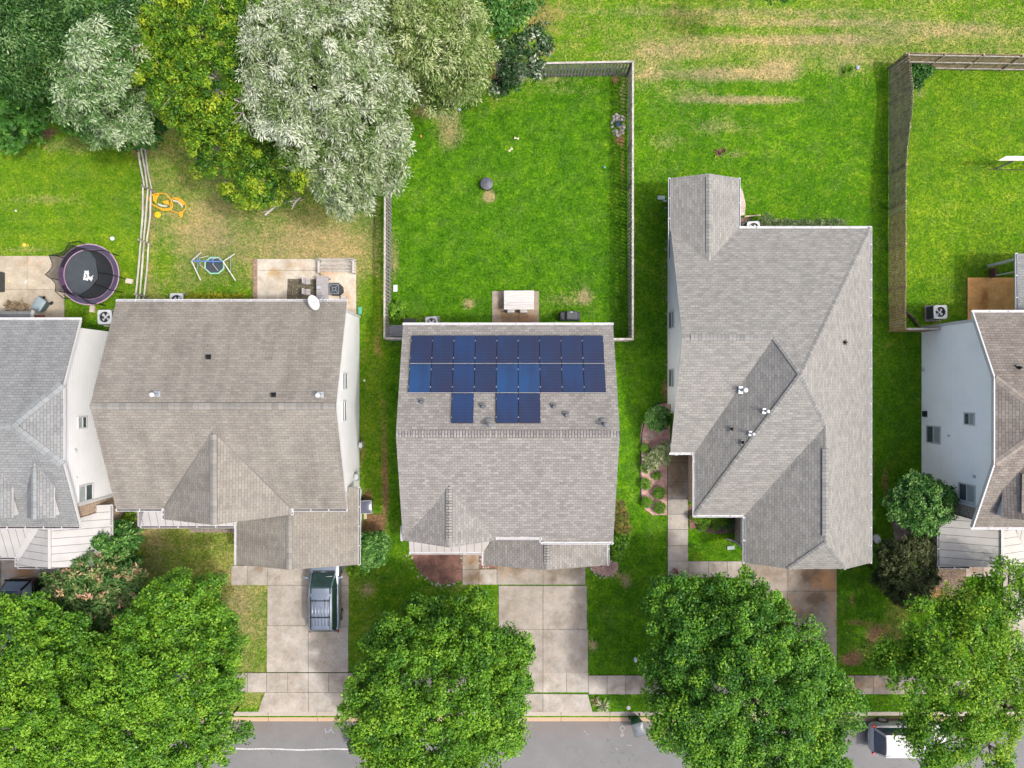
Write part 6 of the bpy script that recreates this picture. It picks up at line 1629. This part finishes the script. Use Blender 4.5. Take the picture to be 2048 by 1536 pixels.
# mini trampoline with a swing frame over it
mt_ = empty('mini_trampoline', (*P(429,531,.25)[:2], 0), 'small trampoline with a mint green rim under the blue swing frame', 'trampoline')
mx_, my_ = mt_.location.x, mt_.location.y
MINT = M('mint green rim pad', (.35,.68,.50), .5, .1, 6)
def oct_ring(r, z, rad, n=8):
    return [(mx_+r*math.cos(2*math.pi*(k+.5)/n), my_+r*.86*math.sin(2*math.pi*(k+.5)/n), z) for k in range(n)], rad
q = MB(); p_, r_ = oct_ring(.60, .27, .05); q.tube(p_, r_, 8, closed=True); q.build('rim', MINT, mt_)
q = MB(); q.lathe((mx_, my_, .24), [(.02,0),(.5,0),(.5,.01),(.02,.01)], 24, sy=.86); q.build('mat', MATB, mt_)
for k in range(6):
    t = k*math.pi/3; q = MB(); q.beam((mx_+.58*math.cos(t), my_+.5*math.sin(t), 0), (mx_+.58*math.cos(t), my_+.5*math.sin(t), .26), .03, .03, up=(1,0,0)); q.build('leg', GALV, mt_)
sw = empty('swing_frame', (*P(425,530)[:2], 0), 'toddler swing frame with a blue top bar and four white legs', 'swing frame')
BLU = M('blue swing tube', (.12,.26,.62), .4, .1, 5); WTB = M('white swing legs', (.85,.85,.82), .4, .05, 5)
a0, a1 = P(383,522,1.25), P(446,523,1.25)
q = MB(); q.tube([a0, a1], .035, 8); q.build('top_bar', BLU, sw)
for top_, foot in ((a0,(402,505)),(a0,(401,560)),(a1,(469,508)),(a1,(471,561))):
    q = MB(); q.tube([top_, P(*foot, 0.02)], .035, 8); q.build('leg', WTB, sw)
q = MB(); q.tube([P(461,514,.45), P(461,548,.45)], .02, 6); q.build('brace', M('grey blue brace', (.25,.32,.38), .5, .1, 5), sw)
q = MB(); q.tube([P(395,514,.45), P(395,545,.45)], .02, 6); q.build('brace', M('grey blue brace', (.25,.32,.38), .5, .1, 5), sw)
for px in (399, 426):
    q = MB(); q.tube([P(px,515,1.1), P(px,529,1.1)], .025, 6); q.build('hanger', BLU, sw)
for a, b in (((400,516),(416,512)),((400,530),(417,542)),((426,529),(436,541)),((422,518),(438,515))):
    q = MB(); q.tube([P(*a, 1.1), P(*b, .4)], .016, 5); q.build('strap', WTB, sw)
# orange pop-up goals
ORG = M('orange plastic', (.85,.42,.02), .5, .1, 6); NETW = M('white goal netting', (.72,.70,.68), .8, .3, 20)
def goal(pts, name, label, fills, net, rad=.035):
    root = empty('pop_up_goal', (*P(*pts[0])[:2], 0), label, 'toy goal')
    N_ = 6; pl = []
    n = len(pts)
    for i in range(n):
        p0, p1, p2, p3 = [np.array(pts[(i+j-1) % n], float) for j in range(4)]
        for k in range(N_):
            t = k/N_; c = .5*((2*p1)+(-p0+p2)*t+(2*p0-5*p1+4*p2-p3)*t*t+(-p0+3*p1-3*p2+p3)*t**3); pl.append(P(c[0], c[1], .08+.05*math.sin(i*1.3)))
    q = MB(); q.tube(pl, rad, 6, closed=True); q.build('hoop', ORG, root)
    q = MB()
    for f in fills: q.prism([P(x, y)[:2] for x, y in f], .04, .07)
    q.build('fabric', ORG, root)
    q = MB()
    for f in net: q.tube([P(x, y, .06) for x, y in f], .05, 5)
    q.build('netting', NETW, root)
goal([(298,398),(303,390),(316,387),(330,388),(340,397),(345,408),(342,418),(330,421),(316,415),(304,408)], 'a', 'orange pop-up goal lying folded beside the rail fence, larger left loop', [[(306,391),(320,389),(314,400),(314,408),(308,402)],[(325,403),(337,401),(340,410),(330,408)],[(316,414),(330,418),(343,416),(340,421),(330,422)]], [[(316,408),(325,412),(334,412)]])
goal([(343,402),(350,395),(362,399),(371,408),(371,417),(364,424),(359,427),(350,424),(342,420)], 'b', 'orange pop-up goal lying folded beside the rail fence, smaller right loop', [[(360,423),(367,423),(366,434),(362,436),(359,430)],[(349,395),(362,398),(371,409),(366,411),(358,402),(350,399)]], [[(347,401),(355,403),(362,409),(365,414)]], .03)
q = MB(); k = P(316,429.5); q.lathe((k[0], k[1], .0), [(.17,0),(.19,.03),(.17,.06),(.05,.07)], 20); q.build('flying_disc', M('yellow orange disc', (.9,.52,.01), .5, .05, 5), label='round yellow orange disc in the grass below the orange goals', cat='flying disc')
def ball(px, py, r, col, label, name='ball', cat='ball', z=0):
    x, y, _ = P(px, py); q = MB(); prof = [(r*math.sin(math.pi*k/8)+.0005, r-r*math.cos(math.pi*k/8)) for k in range(9)]
    q.lathe((x, y, z), prof, 14); q.build(name, M('ball colour %.2f %.2f' % (col[0], col[2]), col, .5, .08, 5), smooth=True, label=label, cat=cat)
ball(227,478,.13,(.85,.86,.86),'white ball on the left lawn near the rail fence')
ball(729,761,.07,(.8,.8,.75),'small white ball in the strip right of the brown roofed house')
ball(842,273,.07,(.8,.35,.08),'small orange ball in the picket fenced yard near the silvery tree')
ball(19,562,.05,(.85,.8,.2),'tiny yellow ball on the beige patio')
ball(90,596,.05,(.85,.85,.83),'tiny white ball beside the grey storage bin')
ball(33,422,.06,(.75,.75,.7),'tiny white ball high on the left lawn')
q = MB(); k = P(51,490); q.lathe((k[0]-.06, k[1], 0), [(.10,0),(.10,.06),(.03,.08)], 12); q.tube([(k[0]+.12+.09*math.cos(t), k[1]-.02+.07*math.sin(t), .04) for t in np.linspace(0, 6.28, 14)[:-1]], .02, 5, closed=True)
q.build('toy', M('yellow toy plastic', (.82,.60,.08), .5, .1, 6), label='small yellow pull toy on the left lawn above the patio', cat='toy')
for px, py, rz, lb in ((1033,277,-.2,'upper pale dog bone in the middle of the green yard'),(1021,300,.7,'lower pale dog bone in the middle of the green yard')):
    x, y, _ = P(px, py); q = MB(); dx, dy = math.cos(rz)*.09, math.sin(rz)*.09
    q.tube([(x-dx, y-dy, .04), (x+dx, y+dy, .04)], .028, 7)
    for s_ in (-1,1):
        for t_ in (-1,1): q.lathe((x+s_*dx*1.15-dy*.35*t_, y+s_*dy*1.15+dx*.35*t_, .02), [(.03,0),(.045,.025),(.03,.05)], 8)
    q.build('dog_bone', M('pale dog chew', (.75,.70,.48), .7, .1, 6), label=lb, cat='dog toy', group='dog bones on the lawn')
ball(1209,335,.06,(.2,.55,.62),'small turquoise ball near the right picket fence')
ball(919,220,.1,(.45,.52,.62),'pale grey blue ball near the sage tree')
q = MB(); k = P(845,209); q.obox((k[0],k[1],.05),(.3,.16,.08),(0,0,.6)); q.build('shoe', M('white shoe leather', (.8,.8,.8), .6, .1, 6), label='small white shoe shaped scrap under the sage tree', cat='shoe')

# ------------------------------------------------------------------ yard furniture
# black ribbed drum
fp = empty('fire_pit', (*P(974,371)[:2], 0), 'round black covered drum in the middle of the green yard', 'fire pit')
x, y = fp.location.x, fp.location.y
q = MB(); q.lathe((x, y, 0), [(.30,0),(.34,.06),(.34,.38),(.36,.40)], 28); q.build('bowl', M('black drum', (.035,.038,.045), .6, .3, 6), fp)
q = MB(); q.lathe((x, y, .40), [(.37,0),(.37,.03),(.2,.09),(.02,.12)], 28)
for k in range(5): q.beam((x, y, .525), (x+.33*math.cos(k*1.26+.3), y+.33*math.sin(k*1.26+.3), .45), .025, .02)
q.build('lid', M('slate drum lid', (.10,.11,.13), .55, .25, 5), fp)
# grill
gr = empty('gas_grill', (*P(1138,634)[:2], 0), 'black covered gas grill on the grass behind the solar house', 'grill'); x, y = gr.location.x, gr.location.y
GB = M('black grill cover', (.03,.034,.038), .55, .3, 4)
q = MB(); q.obox((x-.0,y-.02,.45),(1.25,.5,.9),taper=.95); q.build('cover', GB, gr, bevel=.05)
q = MB(); q.obox((x+.08,y+.0,1.0),(.72,.58,.26),(0,.0,-.03),taper=.86); q.build('hood', M('dark slate grill cover', (.055,.065,.07), .5, .3, 4), gr, bevel=.05)
q = MB(); q.box(x-.02,x+.12,y+.16,y+.2,1.13,1.145); q.build('badge', WCAP, gr)
# picnic table
WTBL = M('whitewashed planks', (.66,.63,.60), .75, .22, 3, stretch=(.4,6,1)); 
pt = empty('garden_table', (*P(1038,604)[:2], 0), 'whitewashed plank table on the small brown patio', 'table'); 
x0, y1_ = P(1008,581,.76)[:2]; x1_, y0 = P(1068,619,.76)[:2]
q = MB()
for k in range(8): q.box(x0, x1_, y0+(y1_-y0)*k/8+.004, y0+(y1_-y0)*(k+1)/8-.004, .72, .76 + (.012 if k > 5 else 0))
q.build('tabletop', WTBL, pt)
for sx_ in (x0+.1, x1_-.1):
    for sy_ in (y0+.1, y1_-.1):
        q = MB(); q.box(sx_-.04, sx_+.04, sy_-.04, sy_+.04, 0, .72); q.build('leg', WTBL, pt)
for i, px in enumerate((1022, 1047)):
    ch = empty('garden_chair', (*P(px,622)[:2], 0), ['left','right'][i]+' whitewashed chair pushed under the plank table', 'chair', 'chairs at the plank table'); x, y = ch.location.x, ch.location.y
    q = MB(); q.box(x-.21,x+.21,y-.12,y+.3,.42,.46); q.build('seat', WTBL, ch)
    q = MB(); q.box(x-.21,x+.21,y-.16,y-.12,.42,.80); q.build('backrest', WTBL, ch)
    for a in (-.18,.18):
        for b in (-.12,.26): q = MB(); q.box(x+a-.02,x+a+.02,y+b-.02,y+b+.02,0,.42); q.build('leg', WTBL, ch)
# deck box by the fence
db = empty('deck_box', (*P(792,661)[:2], 0), 'grey slatted deck box in the corner behind the solar house', 'deck box')
x0, y1_ = P(775,650,.5)[:2]; x1_, y0 = P(812,673,.5)[:2]
q = MB(); q.box(x0+.03,x1_,y0,y1_-.03,0,.46); q.build('body', M('grey resin', (.13,.14,.16), .6, .15, 6), db)
q = MB()
for k in range(9): q.box(x0+(x1_-x0)*k/9+.005, x0+(x1_-x0)*(k+1)/9-.005, y0, y1_, .46, .50)
q.build('lid', M('grey resin lid', (.20,.21,.24), .6, .2, 6), db)
q = MB(); k = P(819,642); q.obox((k[0],k[1],.06),(.75,.28,.05),(0,.1,-.03)); q.build('board', M('dark board', (.05,.05,.055), .7, .2, 6), label='dark board lying beside the deck box', cat='board')
q = MB(); k = P(791,577); q.obox((k[0],k[1],.06),(.27,.42,.12)); q.build('ground_cover_plate', M('pale grey utility lid', (.62,.66,.68), .6, .15, 5), label='pale grey utility lid inside the left picket fence', cat='cover', bevel=.04)
q = MB(); k = P(779,577); q.tube([(k[0]-.1,k[1]+.1,.05),(k[0],k[1],.05),(k[0]+.12,k[1]-.08,.05)], .02, 6); q.build('hose', M('yellow hose', (.8,.6,.1), .5, .1, 5), label='scrap of yellow hose at the foot of the left picket fence', cat='hose')
# ring of stones at the fence
rs = np.random.RandomState(21); STN = M('pale field stone', (.52,.47,.41), .85, .35, 7); STND = M('grey brown field stone', (.36,.32,.28), .85, .35, 7)
def stone(x, y, r, z, mat, label, cat='stone', group=None, name='stone'):
    q = MB(); n = 7; a0 = rs.rand()*6
    sx_, sy_ = .8+.4*rs.rand(), .8+.4*rs.rand(); vs = []
    for rr_, zz in ((.75,0),(1.0,.35),(.8,.75),(.35,.95)):
        for k in range(n):
            t = a0+2*math.pi*k/n; j = .85+.3*rs.rand(); vs.append((x+r*rr_*sx_*j*math.cos(t), y+r*rr_*sy_*j*math.sin(t), z+r*zz*.9))
    fs = [(i*n+k, i*n+(k+1) % n, (i+1)*n+(k+1) % n, (i+1)*n+k) for i in range(3) for k in range(n)]; fs.append(tuple(3*n+k for k in range(n)))
    q.add(vs, fs); return q.build(name, mat, label=label, cat=cat, group=group)
n = 0
for k in range(64):
    a = rs.rand()*6.28; rr_ = (.55+.45*rs.rand()) if k < 40 else rs.rand()*.9
    px = 1236 + 16*rr_*math.cos(a); py = 250 + (22 if k < 30 else 24)*rr_*math.sin(a)
    if px > 1249: px = 1249 - rs.rand()*6
    x, y, _ = P(px, py); stone(x, y, .05+.055*rs.rand(), 0, STN if rs.rand() < .65 else STND, 'one of the rounded field stones heaped round a small pond by the right picket fence', group='pond stones')
q = MB(); k = P(1236,249); q.lathe((k[0],k[1],.02), [(.16,0),(.2,.06),(.14,.08)], 14); q.build('garden_pond', M('dark water bowl', (.03,.06,.09), .1, .3, 4), label='small dark blue water bowl among the stones by the picket fence', cat='pond')
# pale edging stones of the front beds
edge = [(819,1108),(821,1117),(823,1126),(827,1134),(831,1140),(837,1146),(843,1151),(850,1157),(857,1162),(864,1166),(872,1168),(880,1169),(888,1169),(896,1168),(904,1166),(912,1165),(919,1163),(924,1150),(922,1137),(923,1125),(923,1112)]
for i, (px, py) in enumerate(edge):
    for d_ in range(2):
        x, y, _ = P(px+rs.randn()*2.2, py+rs.randn()*2.2+d_*2); stone(x, y, .025+.06*rs.rand()**2, .0, STN, 'one of the pale stones edging the mulch bed in front of the solar house', group='mulch bed edging stones')
for i, (px, py) in enumerate([(1182,1138),(1189,1145),(1192,1150),(1204,1151),(1212,1152),(1216,1150),(1225,1151),(1208,1156),(1200,1155),(960,1110),(961,1118),(959,1126),(966,1134),(971,1135),(976,1134)]):
    x, y, _ = P(px, py); stone(x, y, .05+.03*rs.rand(), .02, STN, 'one of the pale stones scattered round the small garage beds of the solar house', group='small bed stones')
for i in range(26):
    x, y, _ = P(1286+rs.rand()*22, 866+rs.rand()*14); stone(x, y, .03+.04*rs.rand(), .03, STN, 'one of the pale pebbles in the pink bed below the round shrub', group='bed pebbles')
# flat stones along the left wall and rear paving of the single-storey house
for i in range(24):
    px, py = 1329+rs.rand()*5, 415+i*14+rs.rand()*14; x, y, _ = P(px, py); stone(x, y, .04+.05*rs.rand(), -.04, STND, 'one of the flat stones laid along the left wall of the single-storey house', group='wall foot stones')
q = MB(); q.prism([P(*p)[:2] for p in ((1470,372),(1484,378),(1488,395),(1491,410),(1489,430),(1470,434))], -.02, .05); q.build('stone_paving', bed_mat('pinkish flagstones', (.52,.42,.36), (.66,.57,.50), 3), kind='structure')
q = MB(); k0, k1 = P(1488,434), P(1520,431); q.beam((*k0[:2],.08), (*k1[:2],.08), .08, .14); q.build('timber_edging', M('pale timber', (.50,.42,.27), .8, .2, 6), label='pale timber edging in front of the rear air conditioner corner', cat='edging')
q = MB(); q.tube([P(x, y, .05) for x, y in ((1283,1000),(1281,970),(1281,900),(1284,865),(1290,835),(1303,815),(1318,807),(1334,804))], .03, 6); q.build('bed_edging', BLACK, label='black plastic edging round the pink mulch bed', cat='edging')
q = MB(); k = P(1389,1011,.3); q.lathe((k[0],k[1],0),[(.02,0),(.02,.5),(.08,.52),(.05,.6)],10); q.build('garden_light', WCAP, label='white garden light at the corner of the footpath bed', cat='garden light')
q = MB()
ys_ = np.arange(1020,1140,6.5)
# brick edgings: each brick its own part
be = empty('brick_edging', (*P(276,1080)[:2], 0), 'line of tan bricks between the shrub bed and the front lawn', 'edging')
BRK = M('tan edging brick', (.47,.36,.26), .85, .35, 9)
for i, yy in enumerate(np.arange(1018,1142,6.2)):
    k = P(276.5+.8*math.sin(i), yy); q = MB(); q.obox((k[0],k[1],.05),(.2,.165,.1),(0,0,rs.randn()*.06)); q.build('brick', BRK, be)
for i in range(13):
    k = P(385+i*6.8, 1061-i*.0-.6*(i%2)); 
    if i == 0: be2 = empty('brick_edging', (*P(425,1060)[:2], 0), 'row of grey bricks under the white porch roof of the brown roofed house', 'edging')
    q = MB(); q.obox((k[0],k[1],.05),(.19,.2,.1),(0,0,rs.randn()*.04)); q.build('brick', M('grey brown brick', (.33,.27,.23), .85, .35, 9), be2)
for i in range(10):
    k = P(511, 522+i*8.7)
    if i == 0: be3 = empty('brick_edging', (*P(511,560)[:2], 0), 'strip of red brown pavers along the left side of the pale patio', 'edging')
    q = MB(); q.obox((k[0],k[1],.03),(.27,.245,.07),(0,0,rs.randn()*.02)); q.build('brick', M('red brown paver', (.36,.24,.18), .85, .4, 7), be3)

# ---- things on the pale patio
def rug_mat():
    m, t, b = nodes('spiral patterned outdoor rug'); tc = N(t, 'TexCoord').outputs['Object']
    wv = N(t, 'TexWave', wave_type='RINGS', rings_direction='SPHERICAL', i_Scale=5.0, i_Distortion=5.0); wv.inputs['Detail'].default_value = 4.0
    t.links.new(tc, wv.inputs['Vector']); n = N(t, 'TexNoise', i_Scale=9.0, i_Detail=3.0); t.links.new(tc, n.inputs['Vector'])
    f = math_(t, 'MULTIPLY', wv.outputs['Fac'], n.outputs['Fac'])
    t.links.new(ramp(t, [(.1,(.03,.028,.02)),(.35,(.10,.085,.05)),(.6,(.30,.26,.17))], f), b.inputs['Base Color']); b.inputs['Roughness'].default_value = .95
    return m
q = MB(); q.prism([P(576,558)[:2],P(633,559)[:2],P(633,612)[:2],P(574,612)[:2]], .06, .075); q.build('outdoor_rug', rug_mat(), label='dark rug with a spiral pattern on the pale patio', cat='rug')
GPL = M('grey weathered planks', (.42,.40,.40), .85, .3, 4, stretch=(.5,5,1))
tb = empty('patio_table', (*P(644,575)[:2], .06), 'narrow grey plank table on the pale patio', 'table')
x0, y1_ = P(633,552,.76)[:2]; x1_, y0 = P(657,602,.76)[:2]
q = MB()
for k in range(9): q.box(x0, x1_, y0+(y1_-y0)*k/9+.006, y0+(y1_-y0)*(k+1)/9-.006, .73, .77)
q.build('tabletop', GPL, tb)
for sx_ in (x0+.08, x1_-.08):
    for sy_ in (y0+.1, y1_-.1):
        q = MB(); q.box(sx_-.035, sx_+.035, sy_-.035, sy_+.035, .06, .73); q.build('leg', GPL, tb)
for i, py in enumerate((565,586)):
    ch = empty('patio_chair', (*P(620,py)[:2], .06), ['upper','lower'][i]+' grey wooden chair standing on the spiral rug', 'chair', 'chairs at the grey plank table'); x, y = ch.location.x, ch.location.y
    q = MB(); q.box(x-.12,x+.16,y-.17,y+.17,.46,.49); q.build('seat', GPL, ch)
    q = MB(); q.box(x-.21,x-.15,y-.17,y+.17,.46,.92); q.build('backrest', M('pale chair back', (.55,.53,.52), .8, .2, 5), ch)
    for a in (-.17,.13):
        for b in (-.14,.14): q = MB(); q.box(x+a-.02,x+a+.02,y+b-.02,y+b+.02,.06,.46); q.build('leg', GPL, ch)
bn = empty('garden_bench', (*P(670,528)[:2], .06), 'weathered slatted garden bench at the back edge of the pale patio', 'bench')
BN = M('weathered bench wood', (.45,.42,.39), .85, .3, 6)
xa_, xb_ = PX(639,.45), PX(708,.45)
for py, z in ((528,.46),(535,.46),(541,.45)): q = MB(); Y = PY(py,.45); q.box(xa_-.12, xb_+.1, Y-.055, Y+.055, z-.03, z); q.build('slat', BN, bn)
for py, z in ((517,.92),(521,.70)): q = MB(); Y = PY(py,z); q.box(xa_, xb_, Y-.02, Y+.02, z-.09, z+.03); q.build('back_slat', BN, bn)
for xx_ in (xa_, xb_-.0):
    q = MB(); Y0, Y1 = PY(546,.62), PY(518,.62); q.box(xx_-.06, xx_+.06, Y0, Y1, .60, .64); q.box(xx_-.035,xx_+.035,Y0,Y0+.08,.06,.6); q.box(xx_-.035,xx_+.035,Y1-.08,Y1,.06,.95); q.build('armrest', M('pale bench arm', (.56,.54,.50), .85, .2, 6), bn)
fpit = empty('fire_pit', (*P(672,580)[:2], .06), 'square topped dark fire pit on the pale patio', 'fire pit'); x, y = fpit.location.x, fpit.location.y
q = MB(); n = 8; q.prism([(x+.05+.44*math.cos(2*math.pi*(k+.5)/n)*(1+.1*(k%2)), y-.0+.40*math.sin(2*math.pi*(k+.5)/n)) for k in range(n)], .06, .34); q.build('base', M('charcoal cover', (.045,.045,.05), .7, .3, 6), fpit)
q = MB(); q.obox((x-.0,y,.39),(.64,.66,.1),(0,0,-.06)); q.build('tabletop', M('charcoal fire pit top', (.05,.055,.065), .5, .3, 6), fpit)
q = MB()
for r_ in (.27,.10):
    for a, b in (((-r_,-r_),(r_,-r_)),((r_,-r_),(r_,r_)),((r_,r_),(-r_,r_)),((-r_,r_),(-r_,-r_))): q.beam((x+a[0],y+a[1],.445),(x+b[0],y+b[1],.445),.022,.008)
for a in (-1,1):
    for b in (-1,1): q.beam((x+.1*a,y+.1*b,.445),(x+.27*a,y+.27*b,.445),.016,.008)
q.build('lid_pattern', M('pale blue grey inlay', (.33,.38,.45), .5, .1, 6), fpit)
q = MB(); k = P(687,594,.3); q.obox((k[0],k[1],.21),(.3,.22,.3)); q.build('stool', M('pale weathered block', (.55,.52,.48), .85, .25, 6), label='small pale wooden block beside the fire pit', cat='stool', bevel=.02)
sb = empty('splash_block', (*P(720,622)[:2], 0), 'green plastic downspout extension at the rear corner of the brown roofed house', 'downspout extension'); x, y = sb.location.x, sb.location.y
q = MB(); q.box(x-.11,x+.11,y-.2,y+.25,.0,.1); q.build('trough', M('green plastic pipe', (.10,.45,.33), .5, .15, 6), sb, bevel=.04)
# things on the beige patio
cv = empty('covered_grill', (*P(3,565)[:2], .06), 'black covered grill cut by the left edge on the beige patio', 'grill'); x, y = cv.location.x, cv.location.y
q = MB(); q.obox((x-.1,y,.5),(.75,1.2,.9),taper=.9); q.build('cover', M('dark grey cover with pink piping', (.06,.07,.075), .6, .25, 5), cv, bevel=.06)
q = MB(); q.tube([(x+.29,y-.55,.93),(x+.29,y-.1,.96),(x+.26,y+.5,.93)], .015, 5); q.build('piping', PNK, cv)
q = MB(); k = P(81,634); q.box(k[0]-.3,k[0]+.33,k[1]-.12,k[1]+.12,.06,.08); q.build('door_mat', M('red brown door mat', (.24,.09,.06), .9, .25, 10), label='red brown door mat at the back wall of the grey roofed house', cat='mat')
q = MB(); q.prism([P(x,y)[:2] for x, y in ((54,562),(56,560),(53,567),(51,566))], .06, .09); q.build('litter', M('white scrap', (.85,.85,.82), .7, .05, 5), label='white scrap lying on the beige patio joint', cat='litter')
# ---- utilities on walls
def meter(label, x, y, side, z=.9, big=False):
    root = empty('utility_meter', (x, y, 0), label, 'meter'); s_ = side
    q = MB(); q.obox((x+s_*.12, y, z), (.2,.3,.42)); q.build('box', M('pale grey meter box', (.62,.66,.66), .5, .15, 7), root, bevel=.02)
    q = MB(); q.tube([(x+s_*.1,y-.25,0),(x+s_*.1,y-.25,z),(x+s_*.14,y-.05,z+.1)], .025, 7); q.tube([(x+s_*.1,y+.2,0),(x+s_*.1,y+.2,z-.1)], .02, 7); q.build('pipe', GALV, root)
    q = MB(); q.lathe((x+s_*.16, y+.02, z+.2), [(.09,0),(.09,.06),(.05,.08)], 14); q.build('dial', WCAP, root)
    return root
meter('gas meter standing off the right wall of the brown roofed house', -9.05, -3.6, 1, .6); meter('electric meter boxes on the right wall above the garage roof', -9.1, -5.35, 1, 1.5)
meter('pale utility meters on the right wall of the single-storey house, upper box', 20.35, -8.05, 1, 1.0); meter('utility box nearest the front corner of the single-storey house', 20.75, -8.6, 1, .8)
q = MB(); q.tube([(19.7,-7.55,1.4),(20.5,-7.55,1.4)], .03, 7); q.build('conduit', WCAP, label='upper white conduit from the right wall of the single-storey house', cat='pipe', group=None)
q = MB(); q.tube([(19.7,-7.75,1.2),(20.55,-7.75,1.2)], .03, 7); q.build('conduit', WCAP, label='lower white conduit from the right wall of the single-storey house', cat='pipe')
hr = empty('hose_reel', (*P(1757,1079,.4)[:2], 0), 'white and pink garden ornament beside the utility meters', 'ornament'); x, y = hr.location.x, hr.location.y
q = MB(); q.lathe((x,y,0),[(.16,0),(.2,.2),(.12,.45),(.05,.5)],14,sy=1.4); q.build('body', M('white resin ornament', (.8,.78,.8), .5, .08, 6), hr, smooth=True)
q = MB(); q.lathe((x+.06,y-.22,0),[(.08,0),(.1,.12),(.05,.2)],12); q.build('base', M('tan resin', (.55,.42,.22), .6, .15, 6), hr)
# downspouts with splash trays
def downspout(label, pts, tray, rz=0.0):
    root = empty('downspout', (pts[-1][0], pts[-1][1], 0), label, 'downspout')
    q = MB()
    for a, b in zip(pts[:-1], pts[1:]): q.beam(a, b, .08, .06)
    q.build('pipe', GUT, root)
    if tray: q = MB(); q.obox((tray[0],tray[1],.06),(.46,.24,.07),(0,0,rz)); q.build('splash_tray', M('grey green splash tray', (.36,.46,.42), .6, .15, 6), root, bevel=.02)
downspout('downspout with a grey green tray left of the rear wing', [(8.8,10.9,2.75),(9.2,10.9,2.5),(9.2,10.9,.25),(9.05,10.95,.15)], (*P(1322,396)[:2],), .0)
downspout('downspout with a blue green tray on the small front lawn of the single-storey house', [(12.95,-9.5,2.8),(13.3,-9.45,2.4),(13.3,-9.4,.3),(12.85,-9.25,.14)], (*P(1461,1095)[:2],), .12)
downspout('grey downspout leaning from the dark rear roof at the right edge', [(28.3,6.3,2.8),(28.7,6.45,.5),(28.75,6.45,.08)], None)
downspout('short downspout on the porch corner of the single-storey house', [(9.0,-3.75,2.8),(9.3,-4.0,2.5),(9.35,-4.1,.2)], None)
# log, cream beam of the play set, post
q = MB(); q.tube([P(1804,617,.12),P(1822,632,.14),P(1838,652,.12)], [.06,.09,.07], 8); q.tube([P(1822,632,.2),P(1832,640,.25),P(1835,633,.3)], [.04,.03,.015], 6); q.build('log', M('dark log', (.10,.09,.07), .9, .4, 6), label='dark log leaning between the brown fence and the blue grey house', cat='log')
hm = empty('play_set', (*P(2040,330)[:2], 0), 'cream canopy of a play set cut by the right edge above its shadow', 'play set')
q = MB(); a = P(1996,321,2.0); b = P(2110,321,2.0); q.prism([a[:2], P(2013,312,2.0)[:2], P(2110,312,2.0)[:2], b[:2]], 1.94, 2.0); q.build('canopy', M('cream canvas', (.72,.68,.58), .8, .12, 4), hm)
q = MB()
q.tube([P(1996,321,1.95), P(1966,336,.0)], .015, 5); q.build('guy_rope', BLACK, hm)
for px in (2040,2100): q = MB(); q.beam(P(px,316,1.94), (PX(px,1.94),PY(316,1.94),0), .08, .08, up=(0,1,0)); q.build('post', OLDW, hm)
q = MB(); q.tube([P(1978,339,.04), P(2110,340,.04)], .03, 6); q.build('ground_rail', M('mossy dark rail', (.07,.09,.03), .9, .3, 5), hm)
q = MB(); k0, k1 = P(1981,538), P(1985,556); q.box(k0[0]-.08,k0[0]+.08,k1[1],k0[1],0,.5); q.build('stump', M('dark red brown stump', (.14,.07,.05), .9, .3, 6), label='dark red brown stump at the patio edge near the right edge', cat='stump')
q = MB(); k = P(1714,136); q.lathe((k[0],k[1],0),[(.09,0),(.12,.1),(.06,.16)],12); q.build('watering_can', M('pale blue plastic', (.35,.45,.52), .5, .1, 5), label='pale blue pot beside the spiky lily clump', cat='pot')
q = MB(); k = P(1270,1318); q.tube([(k[0]-.02,k[1]+.14,.08),(k[0],k[1],.08),(k[0]+.03,k[1]-.13,.07)],[.06,.10,.08],10); q.build('bottle', M('pale plastic bottle', (.70,.73,.76), .3, .1, 5), label='pale plastic bottle on the grass beside the large street tree', cat='bottle')
q = MB(); k = P(1257,1415); q.lathe((k[0],k[1],-.01),[(.12,0),(.12,.05),(.05,.06)],14); q.build('valve_cover', M('pale concrete cover', (.6,.57,.55), .8, .2, 6), label='small pale round cover in the verge above the green bin', cat='cover')
q = MB(); k = P(483,1460); q.prism([P(479,1432)[:2],P(481,1432)[:2],P(481,1441)[:2],P(479,1441)[:2]], -.05,-.0) if False else None
# survey marks sprayed on the road
SPR = M('faded white spray paint', (.36,.36,.35), .8, .3, 20); SPB = M('faded pale blue spray paint', (.32,.38,.40), .8, .3, 20)
def spray(label, strokes, mat, w=.025):
    q = MB()
    for s_ in strokes:
        for a, b in zip(s_[:-1], s_[1:]):
            A, B = Vector(P(*a, -.1)), Vector(P(*b, -.1)); d = (B-A).normalized(); n_ = Vector((-d.y, d.x, 0))*w
            q.add([A-n_, B-n_, B+n_, A+n_], [(0,1,2,3)])
    q.v = [(x, y, -.112) for x, y, z in q.v]
    q.build('road_marking', mat, kind='structure')
spray('', [[(1245+4.5*math.cos(t), 1457+4.5*math.sin(t)) for t in np.linspace(0,6.4,14)],[(1245,1462),(1244,1472)],[(1241,1469),(1244,1474),(1248,1468)],[(1245,1447),(1245,1452)]], SPR)
spray('', [[(650,1457),(652,1466),(656,1463)],[(657,1461),(661,1459),(658,1465),(655,1463)],[(661,1455),(664,1463),(668,1467)],[(664,1447),(667,1449),(665,1450)]], SPB)
spray('', [[(1168,1462),(1172,1465)],[(1174,1468),(1176,1470)],[(1254,1490),(1260,1491),(1264,1490)],[(1232,1497),(1236,1500)]], SPR, .02)
